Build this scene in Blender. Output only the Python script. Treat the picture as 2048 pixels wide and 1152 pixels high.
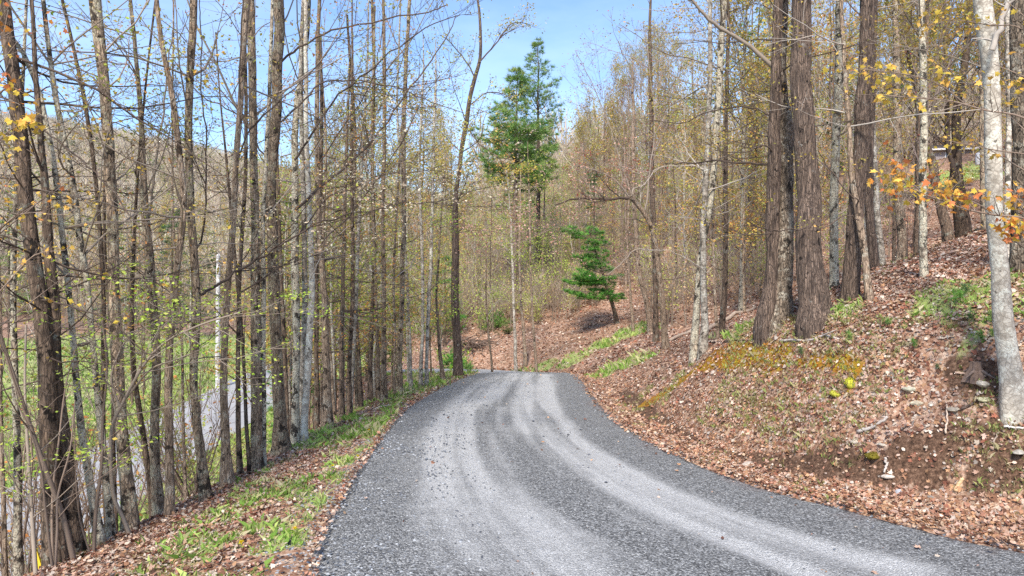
import bpy, math, random
import numpy as np

# ------------------------------------------------------------------ camera, sky, sun, exposure
scene = bpy.context.scene
for o in list(bpy.data.objects):
    bpy.data.objects.remove(o)
COL = scene.collection
CZ = 2.5                                  # eye height above the driveway
PITCH = math.radians(1.09)
FOC = 1365.3
cam_d = bpy.data.cameras.new("camera")
cam_d.sensor_width = 36.0
cam_d.lens = 24.0
cam_d.clip_end = 4000
cam_d.clip_start = 0.05
cam = bpy.data.objects.new("camera", cam_d)
cam.location = (0, 0, CZ)
cam.rotation_euler = (math.radians(90) - PITCH, 0, 0)
COL.objects.link(cam)
scene.camera = cam

SUN_EL = math.radians(48)
SUN_AZ = math.radians(193)                # clockwise from +Y: behind the camera
world = bpy.data.worlds.new("World")
scene.world = world
world.use_nodes = True
wn, wl = world.node_tree.nodes, world.node_tree.links
wn.clear()
w_out = wn.new('ShaderNodeOutputWorld')
w_bg = wn.new('ShaderNodeBackground')
w_bg.inputs['Strength'].default_value = 0.13
sky = wn.new('ShaderNodeTexSky')
sky.sky_type = 'NISHITA'
sky.sun_disc = False
sky.sun_elevation = SUN_EL
sky.sun_rotation = SUN_AZ
sky.air_density = 1.0
sky.dust_density = 0.7
sky.ozone_density = 3.0
w_tc = wn.new('ShaderNodeTexCoord')
w_map = wn.new('ShaderNodeMapping')
w_map.inputs['Scale'].default_value = (1.0, 1.0, 3.2)
w_no = wn.new('ShaderNodeTexNoise')
w_no.inputs['Scale'].default_value = 2.4
w_no.inputs['Detail'].default_value = 7
w_no.inputs['Roughness'].default_value = 0.55
w_ra = wn.new('ShaderNodeValToRGB')
w_ra.color_ramp.elements[0].position = 0.42
w_ra.color_ramp.elements[0].color = (0.0, 0.0, 0.0, 1)
w_ra.color_ramp.elements[1].position = 0.72
w_ra.color_ramp.elements[1].color = (0.22, 0.22, 0.22, 1)
w_mx = wn.new('ShaderNodeMixRGB')
w_mx.inputs['Color2'].default_value = (5.6, 6.4, 8.0, 1)
wl.new(w_tc.outputs['Generated'], w_map.inputs['Vector'])
wl.new(w_map.outputs['Vector'], w_no.inputs['Vector'])
wl.new(w_no.outputs['Fac'], w_ra.inputs['Fac'])
wl.new(w_ra.outputs['Color'], w_mx.inputs['Fac'])
w_hs = wn.new('ShaderNodeMixRGB'); w_hs.blend_type = 'MULTIPLY'; w_hs.inputs['Fac'].default_value = 1.0
w_hs.inputs['Color2'].default_value = (0.86, 0.92, 1.0, 1)
wl.new(sky.outputs['Color'], w_hs.inputs['Color1'])
wl.new(w_hs.outputs['Color'], w_mx.inputs['Color1'])
wl.new(w_mx.outputs['Color'], w_bg.inputs['Color'])
wl.new(w_bg.outputs['Background'], w_out.inputs['Surface'])

sun_d = bpy.data.lights.new("sun", 'SUN')
sun_d.energy = 3.1
sun_d.angle = math.radians(9)
sun_d.color = (1.0, 0.93, 0.83)
sun = bpy.data.objects.new("sun", sun_d)
sdir = (math.sin(SUN_AZ) * math.cos(SUN_EL), math.cos(SUN_AZ) * math.cos(SUN_EL), math.sin(SUN_EL))
from mathutils import Vector
sun.rotation_euler = Vector(sdir).to_track_quat('Z', 'Y').to_euler()
sun.location = (0, -10, 40)
COL.objects.link(sun)

scene.view_settings.view_transform = 'Standard'
scene.view_settings.look = 'None'
scene.view_settings.exposure = 1.12
scene.view_settings.gamma = 1.0
scene.cycles.max_bounces = 5
scene.cycles.diffuse_bounces = 3
scene.cycles.glossy_bounces = 2
scene.cycles.transmission_bounces = 3
scene.cycles.use_denoising = False
scene.cycles.sample_clamp_indirect = 6

# ------------------------------------------------------------------ helpers
def pray(x, y):
    """direction (unit forward) of the ray through a photo point (2048 x 1152)"""
    a = (np.asarray(x, float) - 1024) / FOC
    b = -(np.asarray(y, float) - 576) / FOC
    c, s = math.cos(PITCH), math.sin(PITCH)
    return a, c + b * s, -s + b * c

def at_depth(x, y, D):
    a, f, u = pray(x, y)
    t = D / f
    return np.stack([a * t, f * t, CZ + u * t], -1)

def hashn(ix, iy, iz, seed):
    h = (ix * 374761393 + iy * 668265263 + iz * 2147483647 + seed * 974634777) & 0xFFFFFFFF
    h = ((h ^ (h >> 13)) * 1274126177) & 0xFFFFFFFF
    return ((h ^ (h >> 16)) & 0xFFFFFF) / float(0xFFFFFF)

def noise2(x, y, seed=0):
    x = np.asarray(x, float); y = np.asarray(y, float)
    ix = np.floor(x).astype(np.int64); iy = np.floor(y).astype(np.int64)
    fx = x - ix; fy = y - iy
    fx = fx * fx * (3 - 2 * fx); fy = fy * fy * (3 - 2 * fy)
    z = np.zeros_like(ix)
    a = hashn(ix, iy, z, seed); b = hashn(ix + 1, iy, z, seed)
    c = hashn(ix, iy + 1, z, seed); d = hashn(ix + 1, iy + 1, z, seed)
    return (a * (1 - fx) + b * fx) * (1 - fy) + (c * (1 - fx) + d * fx) * fy

def fbm(x, y, seed=0, octv=4):
    s = 0; amp = 1; tot = 0
    for i in range(octv):
        s = s + amp * noise2(x * 2 ** i, y * 2 ** i, seed + i * 7)
        tot += amp; amp *= 0.5
    return s / tot

def sstep(a, b, x):
    t = np.clip((np.asarray(x, float) - a) / (b - a), 0, 1)
    return t * t * (3 - 2 * t)

def tag(o, label=None, cat=None, group=None, kind=None):
    if label: o['label'] = label
    if cat: o['category'] = cat
    if group: o['group'] = group
    if kind: o['kind'] = kind
    return o

def empty(name, loc, label=None, cat=None, group=None, rz=0.0):
    o = bpy.data.objects.new(name, None)
    o.empty_display_size = 0.3
    o.location = [float(v) for v in loc]
    o.rotation_euler = (0, 0, rz)
    COL.objects.link(o)
    return tag(o, label, cat, group)

class Buf:
    """collects vertices and faces (quads / triangles), a colour per vertex, a material per face"""
    def __init__(s):
        s.v = []; s.q = []; s.t = []; s.c = []; s.n = 0
    def add(s, V, Q=None, T=None, col=(0.5, 0.5, 0.5), mat=0, smooth=True):
        V = np.asarray(V, float).reshape(-1, 3)
        c = np.asarray(col, float)
        if c.ndim == 1: c = np.tile(c[None, :3], (len(V), 1))
        s.v.append(V); s.c.append(c)
        if Q is not None and len(Q):
            Q = np.asarray(Q, np.int64).reshape(-1, 4) + s.n
            s.q.append((Q, np.full(len(Q), mat), np.full(len(Q), smooth)))
        if T is not None and len(T):
            T = np.asarray(T, np.int64).reshape(-1, 3) + s.n
            s.t.append((T, np.full(len(T), mat), np.full(len(T), smooth)))
        s.n += len(V)
    def tube(s, P, R, k=6, col=(0.5, 0.5, 0.5), mat=0, cap=False, flute=None):
        P = np.asarray(P, float); R = np.asarray(R, float); n = len(P)
        T = np.gradient(P, axis=0)
        T /= np.linalg.norm(T, axis=1)[:, None] + 1e-9
        m = T.mean(0)
        ref = np.array([1.0, 0, 0]) if abs(m[2]) > 0.75 * np.linalg.norm(m) else np.array([0, 0, 1.0])
        U = np.cross(T, ref); U /= np.linalg.norm(U, axis=1)[:, None] + 1e-9
        W = np.cross(T, U)
        a = np.arange(k) * (2 * math.pi / k)
        rr = R[:, None] * np.ones(k)[None, :]
        if flute is not None: rr = rr * flute
        V = P[:, None, :] + rr[:, :, None] * (np.cos(a)[None, :, None] * U[:, None, :] + np.sin(a)[None, :, None] * W[:, None, :])
        i = np.arange(n - 1)[:, None] * k; j = np.arange(k)[None, :]; j2 = (j + 1) % k
        Q = np.stack([i + j, i + j2, i + k + j2, i + k + j], -1).reshape(-1, 4)
        V = V.reshape(-1, 3)
        T3 = None
        if cap:
            V = np.vstack([V, P[0], P[-1]]); b = n * k
            T3 = [(b, (q + 1) % k, q) for q in range(k)] + [(b + 1, (n - 1) * k + q, (n - 1) * k + (q + 1) % k) for q in range(k)]
        s.add(V, Q, T3, col, mat)
    def box(s, lo, hi, col=(0.5, 0.5, 0.5), mat=0):
        x0, y0, z0 = lo; x1, y1, z1 = hi
        V = [(x0, y0, z0), (x1, y0, z0), (x1, y1, z0), (x0, y1, z0), (x0, y0, z1), (x1, y0, z1), (x1, y1, z1), (x0, y1, z1)]
        Q = [(0, 3, 2, 1), (4, 5, 6, 7), (0, 1, 5, 4), (1, 2, 6, 5), (2, 3, 7, 6), (3, 0, 4, 7)]
        s.add(V, Q, None, col, mat, smooth=False)
    def mesh(s, name, mats):
        me = bpy.data.meshes.new(name)
        V = np.concatenate(s.v); C = np.concatenate(s.c)
        loops = []; tot = []; mi = []; sm = []
        for arr, k in ((s.q, 4), (s.t, 3)):
            for F, m, f in arr:
                loops.append(F.reshape(-1)); tot.append(np.full(len(F), k)); mi.append(m); sm.append(f)
        L = np.concatenate(loops); tot = np.concatenate(tot)
        me.vertices.add(len(V)); me.vertices.foreach_set('co', V.astype(np.float32).ravel())
        me.loops.add(len(L)); me.loops.foreach_set('vertex_index', L.astype(np.int32))
        me.polygons.add(len(tot))
        st = np.concatenate([[0], np.cumsum(tot)[:-1]])
        me.polygons.foreach_set('loop_start', st.astype(np.int32))
        me.polygons.foreach_set('material_index', np.concatenate(mi).astype(np.int32))
        me.polygons.foreach_set('use_smooth', np.concatenate(sm).astype(bool))
        for m in mats: me.materials.append(m)
        at = me.color_attributes.new('Col', 'FLOAT_COLOR', 'POINT')
        at.data.foreach_set('color', np.hstack([C, np.ones((len(C), 1))]).astype(np.float32).ravel())
        me.update(calc_edges=True)
        return me
    def build(s, name, mats, parent=None, loc=None):
        if s.n == 0: return None
        if not isinstance(mats, (list, tuple)): mats = [mats]
        o = bpy.data.objects.new(name, s.mesh(name, mats))
        if loc is not None: o.location = [float(v) for v in loc]
        COL.objects.link(o)
        if parent is not None: o.parent = parent
        return o

def copy_thing(root, loc, rz, sc, label, group):
    """a copy of a thing and of its parts (shared mesh data)"""
    r = root.copy(); COL.objects.link(r)
    r.location = [float(v) for v in loc]; r.rotation_euler = (0, 0, rz); r.scale = (sc, sc, sc)
    r['label'] = label; r['group'] = group
    for ch in list(root.children):
        c = ch.copy(); COL.objects.link(c); c.parent = r
    return r

# ------------------------------------------------------------------ materials
def newmat(name, rough=0.85):
    m = bpy.data.materials.new(name); m.use_nodes = True
    n, l = m.node_tree.nodes, m.node_tree.links
    b = n['Principled BSDF']; b.inputs['Roughness'].default_value = rough
    b.inputs['Specular IOR Level'].default_value = 0.25
    return m, n, l, b

def N(n, kind, **kw):
    nd = n.new('ShaderNode' + kind)
    for k, v in kw.items():
        if k in nd.inputs: nd.inputs[k].default_value = v
        else: setattr(nd, k, v)
    return nd

def ramp(n, stops):
    r = n.new('ShaderNodeValToRGB'); e = r.color_ramp.elements
    while len(e) < len(stops): e.new(0.5)
    for i, (p, c) in enumerate(stops):
        e[i].position = p; e[i].color = (c[0], c[1], c[2], 1) if hasattr(c, '__len__') else (c, c, c, 1)
    return r

def mix(n, l, f, a, b, blend='MIX'):
    m = n.new('ShaderNodeMixRGB'); m.blend_type = blend
    for s, v in (('Fac', f), ('Color1', a), ('Color2', b)):
        if hasattr(v, 'links') or hasattr(v, 'is_linked'): l.new(v, m.inputs[s])
        elif hasattr(v, '__len__'): m.inputs[s].default_value = (v[0], v[1], v[2], 1)
        else: m.inputs[s].default_value = v if s == 'Fac' else (v, v, v, 1)
    return m.outputs[0]

def bark(name, dark, light, lichen=(0.30, 0.32, 0.26), lich=0.3, stretch=0.22, scale=16, patch=0.3, bump=0.6, band=0.0):
    """bark: dark furrows, lighter ridges, lichen blotches and dark patches"""
    m, n, l, b = newmat(name, 0.9)
    tc = N(n, 'TexCoord'); oi = N(n, 'ObjectInfo')
    add = N(n, 'VectorMath', operation='ADD'); l.new(tc.outputs['Object'], add.inputs[0])
    mul = N(n, 'VectorMath', operation='SCALE'); mul.inputs[0].default_value = (37, 17, 23)
    l.new(oi.outputs['Random'], mul.inputs['Scale']); l.new(mul.outputs[0], add.inputs[1])
    mp = N(n, 'Mapping'); mp.inputs['Scale'].default_value = (1, 1, stretch); l.new(add.outputs[0], mp.inputs['Vector'])
    n1 = N(n, 'TexNoise', Scale=scale, Detail=6, Roughness=0.65); l.new(mp.outputs[0], n1.inputs['Vector'])
    vo = N(n, 'TexVoronoi', Scale=scale * 1.3, feature='DISTANCE_TO_EDGE'); l.new(mp.outputs[0], vo.inputs['Vector'])
    r1 = ramp(n, [(0.32, 0.0), (0.68, 1.0)]); l.new(n1.outputs['Fac'], r1.inputs['Fac'])
    rv = ramp(n, [(0.0, 0.25), (0.12, 1.0)]); l.new(vo.outputs['Distance'], rv.inputs['Fac'])
    fac = mix(n, l, 1.0, r1.outputs[0], rv.outputs[0], 'MULTIPLY')
    c = mix(n, l, fac, dark, light)
    n2 = N(n, 'TexNoise', Scale=5.0, Detail=5, Roughness=0.7); l.new(add.outputs[0], n2.inputs['Vector'])
    r2 = ramp(n, [(0.62 - 0.25 * lich, 0.0), (0.66 - 0.2 * lich, 0.75)]); l.new(n2.outputs['Fac'], r2.inputs['Fac'])
    n2b = N(n, 'TexNoise', Scale=42.0, Detail=4, Roughness=0.7); l.new(add.outputs[0], n2b.inputs['Vector'])
    r2b = ramp(n, [(0.42, 0.1), (0.55, 1.0)]); l.new(n2b.outputs['Fac'], r2b.inputs['Fac'])
    lf = mix(n, l, 1.0, r2.outputs[0], r2b.outputs[0], 'MULTIPLY')
    c = mix(n, l, lf, c, lichen)
    n3 = N(n, 'TexNoise', Scale=5.0, Detail=7, Roughness=0.68)
    mp3 = N(n, 'Mapping'); mp3.inputs['Location'].default_value = (7, 3, 1); mp3.inputs['Scale'].default_value = (1.3, 1.3, 1.0)
    l.new(add.outputs[0], mp3.inputs['Vector']); l.new(mp3.outputs[0], n3.inputs['Vector'])
    r3 = ramp(n, [(0.64 - 0.15 * patch, 0.0), (0.665 - 0.14 * patch, 0.92)]); l.new(n3.outputs['Fac'], r3.inputs['Fac'])
    c = mix(n, l, r3.outputs[0], c, [v * 0.45 for v in dark])
    if band > 0:
        mb = N(n, 'Mapping'); mb.inputs['Scale'].default_value = (2.0, 2.0, 26.0); l.new(add.outputs[0], mb.inputs['Vector'])
        nb = N(n, 'TexNoise', Scale=1.6, Detail=3); l.new(mb.outputs[0], nb.inputs['Vector'])
        rb = ramp(n, [(0.60, 0.0), (0.66, band)]); l.new(nb.outputs['Fac'], rb.inputs['Fac'])
        c = mix(n, l, rb.outputs[0], c, dark)
    hs = N(n, 'HueSaturation'); l.new(c, hs.inputs['Color'])
    mr = N(n, 'MapRange'); mr.inputs['To Min'].default_value = 0.8; mr.inputs['To Max'].default_value = 1.25
    l.new(oi.outputs['Random'], mr.inputs['Value']); l.new(mr.outputs[0], hs.inputs['Value'])
    l.new(hs.outputs[0], b.inputs['Base Color'])
    bp = N(n, 'Bump', Strength=bump, Distance=0.03); l.new(fac, bp.inputs['Height'])
    l.new(bp.outputs[0], b.inputs['Normal'])
    return m

def colmat(name, rough=0.8, trans=0.0, jitter=0.25, nscale=0.0):
    """colour from the per-vertex attribute, a little variation per object; thin leaves let light through"""
    m, n, l, b = newmat(name, rough)
    at = N(n, 'VertexColor'); at.layer_name = 'Col'
    hs = N(n, 'HueSaturation'); l.new(at.outputs['Color'], hs.inputs['Color'])
    oi = N(n, 'ObjectInfo'); mr = N(n, 'MapRange')
    mr.inputs['To Min'].default_value = 1 - jitter; mr.inputs['To Max'].default_value = 1 + jitter
    l.new(oi.outputs['Random'], mr.inputs['Value']); l.new(mr.outputs[0], hs.inputs['Value'])
    out = hs.outputs[0]
    if nscale:
        tc = N(n, 'TexCoord'); no = N(n, 'TexNoise', Scale=nscale, Detail=5, Roughness=0.7); l.new(tc.outputs['Object'], no.inputs['Vector'])
        rr = ramp(n, [(0.3, 0.55), (0.7, 1.3)]); l.new(no.outputs['Fac'], rr.inputs['Fac'])
        out = mix(n, l, 1.0, out, rr.outputs[0], 'MULTIPLY')
    l.new(out, b.inputs['Base Color'])
    if trans:
        tr = N(n, 'BsdfTranslucent'); l.new(out, tr.inputs['Color'])
        ms = N(n, 'MixShader'); ms.inputs[0].default_value = trans
        l.new(b.outputs[0], ms.inputs[1]); l.new(tr.outputs[0], ms.inputs[2])
        l.new(ms.outputs[0], n['Material Output'].inputs['Surface'])
    return m

M = {}
M['dark'] = bark('bark_dark', (0.03, 0.021, 0.016), (0.28, 0.195, 0.135), lich=0.15, patch=0.5, scale=22)
M['pine'] = bark('bark_pine', (0.03, 0.021, 0.018), (0.36, 0.255, 0.19), lichen=(0.40, 0.38, 0.33), lich=0.0, stretch=0.12, scale=26, patch=0.15, bump=1.0)
M['shag'] = bark('bark_shaggy', (0.026, 0.019, 0.014), (0.42, 0.32, 0.23), lichen=(0.52, 0.47, 0.37), lich=0.35, stretch=0.3, scale=20, patch=0.5, bump=1.0)
M['maple'] = bark('bark_maple', (0.06, 0.043, 0.031), (0.56, 0.41, 0.28), lichen=(0.48, 0.44, 0.31), lich=0.45, stretch=0.3, scale=18, patch=0.5, bump=0.9)
M['lichen'] = bark('bark_lichen', (0.06, 0.048, 0.038), (0.54, 0.43, 0.31), lichen=(0.58, 0.54, 0.41), lich=0.9, stretch=0.5, scale=14, patch=0.7, bump=0.6)
M['brown'] = bark('bark_brown', (0.08, 0.054, 0.037), (0.52, 0.38, 0.265), lichen=(0.46, 0.42, 0.33), lich=0.25, stretch=0.2, scale=22, patch=0.45, bump=0.8)
M['pale'] = bark('bark_pale', (0.10, 0.08, 0.06), (0.54, 0.47, 0.385), lichen=(0.60, 0.58, 0.49), lich=0.4, stretch=0.8, scale=10, patch=0.45, bump=0.35, band=0.7)
M['beech'] = bark('bark_beech', (0.22, 0.185, 0.145), (0.56, 0.50, 0.41), lichen=(0.64, 0.62, 0.52), lich=0.5, stretch=0.9, scale=13, patch=0.25, bump=0.25)
M['birch'] = bark('bark_birch', (0.16, 0.14, 0.13), (0.72, 0.70, 0.68), lichen=(0.75, 0.74, 0.72), lich=0.4, stretch=3.0, scale=7, patch=0.0, bump=0.3, band=0.7)
M['twig'] = colmat('twig_bark', 0.85, 0, 0.2)
M['leaf'] = colmat('leaf', 0.6, 0.35, 0.12)
M['needle'] = colmat('needles', 0.55, 0.2, 0.12)
# ------------------------------------------------------------------ the lie of the land (heights relative to the eye)
def zroad(Y):
    return -2.5 - 0.057 * (Y - 5.66)
L3 = [(16, -4.6, -1.3), (9, -3.6, -1.75), (4.5, -2.0, -2.05), (1.5, 0.2, -2.2), (-0.5, 2.6, -2.33), (-1.75, 5.66, -2.5), (-2.1, 8.0, zroad(8)), (-2.32, 11, zroad(11)),
      (-2.5, 15.4, zroad(15.4)), (-2.3, 19, zroad(19)), (-1.9, 22, zroad(22)), (-1.5, 24.1, zroad(24.1)), (-1.4, 26, -3.76), (-2.0, 29, -4.2),
      (-3.9, 32.2, -4.6), (-7, 35.0, -5.02), (-10, 36.3, -5.6), (-12, 37.2, -6.45)]
R3 = [(16, 2.2, -1.5), (12, 3.0, -1.9), (8.4, 4.1, -2.2), (6.3, 5.2, -2.4), (4.76, 6.35, -2.54), (4.05, 7.3, zroad(7.3)), (3.1, 8.9, zroad(8.9)), (2.45, 11.8, zroad(11.8)), (2.2, 15.4, zroad(15.4)),
      (2.3, 20, zroad(20)), (2.35, 23, zroad(23)), (2.35, 26, -3.76), (1.9, 29.5, -4.25), (0.6, 33.5, -4.75), (-2.2, 37.0, -5.1), (-6.0, 39.6, -5.5), (-9, 40.8, -5.95), (-12, 41.6, -6.45)]
L3 = np.array(L3, float); R3 = np.array(R3, float)

def smooth_poly(P, n=4):
    """Catmull-Rom through the points"""
    P = np.vstack([2 * P[0] - P[1], P, 2 * P[-1] - P[-2]])
    out = []
    for i in range(1, len(P) - 2):
        for t in np.arange(n) / n:
            a, b, c, d = P[i - 1], P[i], P[i + 1], P[i + 2]
            out.append(0.5 * ((2 * b) + (-a + c) * t + (2 * a - 5 * b + 4 * c - d) * t * t + (-a + 3 * b - 3 * c + d) * t ** 3))
    out.append(P[-2])
    return np.array(out)
LS = smooth_poly(L3, 3); RS = smooth_poly(R3, 3)
POLY = np.vstack([LS[:, :2], RS[::-1, :2]])

def near_poly(X, Y, P):
    """distance to a polyline, and the polyline's height and y at the nearest point"""
    best = np.full(X.shape, 1e9); bz = np.zeros(X.shape); by = np.zeros(X.shape)
    for i in range(len(P) - 1):
        ax, ay, az = P[i]; bx, by_, bz_ = P[i + 1]
        dx, dy = bx - ax, by_ - ay
        t = np.clip(((X - ax) * dx + (Y - ay) * dy) / (dx * dx + dy * dy + 1e-12), 0, 1)
        d = np.hypot(X - ax - t * dx, Y - ay - t * dy)
        m = d < best
        best = np.where(m, d, best); bz = np.where(m, az + t * (bz_ - az), bz); by = np.where(m, ay + t * dy, by)
    return best, bz, by

def inside(X, Y):
    c = np.zeros(X.shape, bool)
    n = len(POLY)
    for i in range(n):
        x0, y0 = POLY[i]; x1, y1 = POLY[(i + 1) % n]
        if y0 == y1: continue
        cond = ((y0 > Y) != (y1 > Y)) & (X < (x1 - x0) * (Y - y0) / (y1 - y0) + x0)
        c ^= cond
    return c

def zlow(Y):
    return -8.25 + 0.047 * np.clip(Y, -60, 42) + 0.012 * np.clip(Y - 42, 0, 60)
ROAD2 = (-16.9, -12.0)
EA = [-3, -1.2, -0.75, -0.68, -0.55, -0.45, -0.34, -0.24, -0.1, 0.0, 0.2, 0.45, 0.7, 3]
EE = [0.17, 0.20, 0.200, 0.196, 0.176, 0.158, 0.130, 0.108, 0.09, 0.085, 0.10, 0.18, 0.25, 0.25]

def height(X, Y, full=False):
    X = np.asarray(X, float); Y = np.asarray(Y, float)
    dL, zL, yL = near_poly(X, Y, LS)
    dR, zR, yR = near_poly(X, Y, RS)
    ins = inside(X, Y)
    zin = (zL * dR + zR * dL) / (dL + dR + 1e-6)
    bump = (fbm(X * 0.35, Y * 0.35, 3) - 0.5)
    fine = (fbm(X * 1.7, Y * 1.7, 9) - 0.5)
    # left: verge, then a steep wooded slope down to the lower road
    vw = np.interp(yL, [4, 7, 9, 12, 20], [3.1, 2.75, 2.1, 1.75, 1.6])
    zl = zL - 0.115 * dL - 0.62 * 0.25 * np.logaddexp(0, (dL - vw - 0.1) / 0.25) + 0.05 * fine * sstep(0.1, 0.8, dL) + 0.35 * bump * sstep(3.2, 6, dL)
    low = zlow(Y) + 0.03 * np.clip(ROAD2[0] - X, 0, 400) * sstep(0, 20, ROAD2[0] - X)
    off2 = np.clip(np.maximum(ROAD2[0] - X, X - ROAD2[1]), 0, 99)
    low = low + 0.25 * bump * sstep(0.3, 5, off2)
    k = 0.5
    zl = np.where(X < ROAD2[1] - 0.05, low, low + k * np.logaddexp(0, (zl - low) / k) * sstep(ROAD2[1] - 0.05, ROAD2[1] + 1.5, X))
    # right: leaf ditch, cut bank, then the hillside
    B = 1.45 * (1 - sstep(11.5, 19, yR)) + 0.35
    slope = 0.29 * sstep(-15, -3, X)
    zr = zR - 0.05 * sstep(0, 0.5, dR) * (1 - sstep(0.5, 1.2, dR)) + B * (0.24 * sstep(0.75, 1.2, dR) + 0.56 * sstep(1.0, 2.2, dR) + 0.20 * sstep(1.6, 3.4, dR)) * sstep(-15, -6, X) + slope * np.clip(dR - 0.5, 0, 62) \
        + 0.06 * slope * np.clip(dR - 15, 0, 50) \
        + (0.13 * fine + 0.16 * (fbm(X * 0.9 + 5, Y * 0.9, 13) - 0.5)) * sstep(0.6, 1.5, dR) + 0.7 * bump * sstep(2.0, 8, dR)
    z = np.where(ins, zin, np.where(dL < dR, zl, zr))
    z = np.where((X < ROAD2[1]) & (Y < 70), low, z)
    m = sstep(-13, -9, X)
    z = np.where((~ins) & (X >= ROAD2[1]) & (dL >= dR), low * (1 - m) + zr * m, z)
    # distant hills
    rr = np.hypot(X, Y)
    e = np.interp(X / np.maximum(Y, 1.0), EA, EE)
    e = np.where(Y < 1, np.where(X < 0, 0.2, 0.2), e)
    ridge = e * np.minimum(rr, 420) * np.clip(Y / np.maximum(rr, 1), 0.55, 1) * (1 + 0.05 * (fbm(X * 0.01, Y * 0.01, 5) - 0.5))
    w = sstep(75, 400, rr)
    zf = z + (ridge - z) * w
    z = np.where(rr > 75, np.maximum(zf, np.where(X > 0, z, zf)) if False else zf, z)
    if full:
        return z + CZ, dL, dR, ins, yL, yR
    return z + CZ

def hit(x, y, tmax=500.0):
    a, f, u = pray(x, y)
    t = np.exp(np.linspace(math.log(2.5), math.log(tmax), 1400))
    P = np.stack([a * t, f * t, CZ + u * t], -1)
    h = height(P[:, 0], P[:, 1])
    g = P[:, 2] - h
    i = np.argmax(g < 0)
    if g[i] >= 0: i = len(t) - 1
    if i == 0: return P[0]
    s = g[i - 1] / (g[i - 1] - g[i] + 1e-9)
    p = P[i - 1] + (P[i] - P[i - 1]) * s
    return p
# ------------------------------------------------------------------ where grass, moss, bare soil and pine needles lie
def spot_field(X, Y, spots):
    f = np.zeros(X.shape)
    for (px, py, rx, ry) in spots:
        c = hit(px, py)
        # long axis rx along x, ry along y (metres)
        d = np.hypot((X - c[0]) / rx, (Y - c[1]) / ry)
        f = np.maximum(f, 1 - sstep(0.45, 1.15, d))
    return f
GRASS_SPOTS = [(1265, 722, 0.7, 1.6), (1288, 716, 0.5, 1.2), (1225, 738, 0.75, 1.8), (1190, 752, 0.45, 1.2), (1030, 742, 0.7, 0.7), (1090, 735, 0.9, 1.0), (1150, 715, 1.0, 1.6),
               (1210, 690, 0.9, 1.6), (1260, 665, 1.0, 2.0), (1290, 655, 1.0, 2.0), (950, 745, 1.0, 0.6), (1900, 600, 0.5, 0.7), (1970, 588, 0.6, 0.7), (1860, 615, 0.3, 0.3), (2040, 590, 0.5, 0.5),
               (1960, 640, 0.22, 0.2), (1940, 680, 0.2, 0.15), (1440, 670, 0.4, 0.5), (1480, 660, 0.3, 0.6), (1960, 352, 6, 3), (1880, 356, 6, 3), (1690, 620, 0.3, 0.5)]
MOSS_SPOTS = [(1700, 770, 0.08, 0.05)]
MOSS_LINES = [([(1285, 810), (1330, 785), (1370, 757), (1400, 733), (1428, 713)], 0.12), ([(1420, 716), (1470, 709), (1530, 713), (1570, 718)], 0.17), ([(1395, 735), (1440, 724), (1480, 722)], 0.10), ([(1600, 722), (1660, 725), (1720, 730)], 0.07)]
SOIL_LINES = [([(1245, 785), (1290, 822), (1360, 872), (1440, 910), (1540, 930), (1650, 942), (1760, 945), (1870, 942)], 0.16), ([(1780, 905), (1850, 885), (1920, 868), (2010, 862)], 0.09), ([(1900, 750), (1950, 745), (2000, 760)], 0.14), ([(1960, 950), (2048, 940)], 0.12)]
SOIL_SPOTS = [(1915, 882, 0.2, 0.1), (1990, 885, 0.2, 0.08)]
def line_field(X, Y, lines):
    f = np.zeros(X.shape)
    for pts, w in lines:
        P = smooth_poly(np.array([hit(*p) for p in pts]), 3); d, _, _ = near_poly(X, Y, P)
        wv = w * (0.5 + fbm(X * 1.9, Y * 1.9, 17)); f = np.maximum(f, 1 - sstep(0.55, 1.25, d / wv))
    return f
def moss_field(X, Y):
    return np.maximum(spot_field(X, Y, MOSS_SPOTS), line_field(X, Y, MOSS_LINES))

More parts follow.
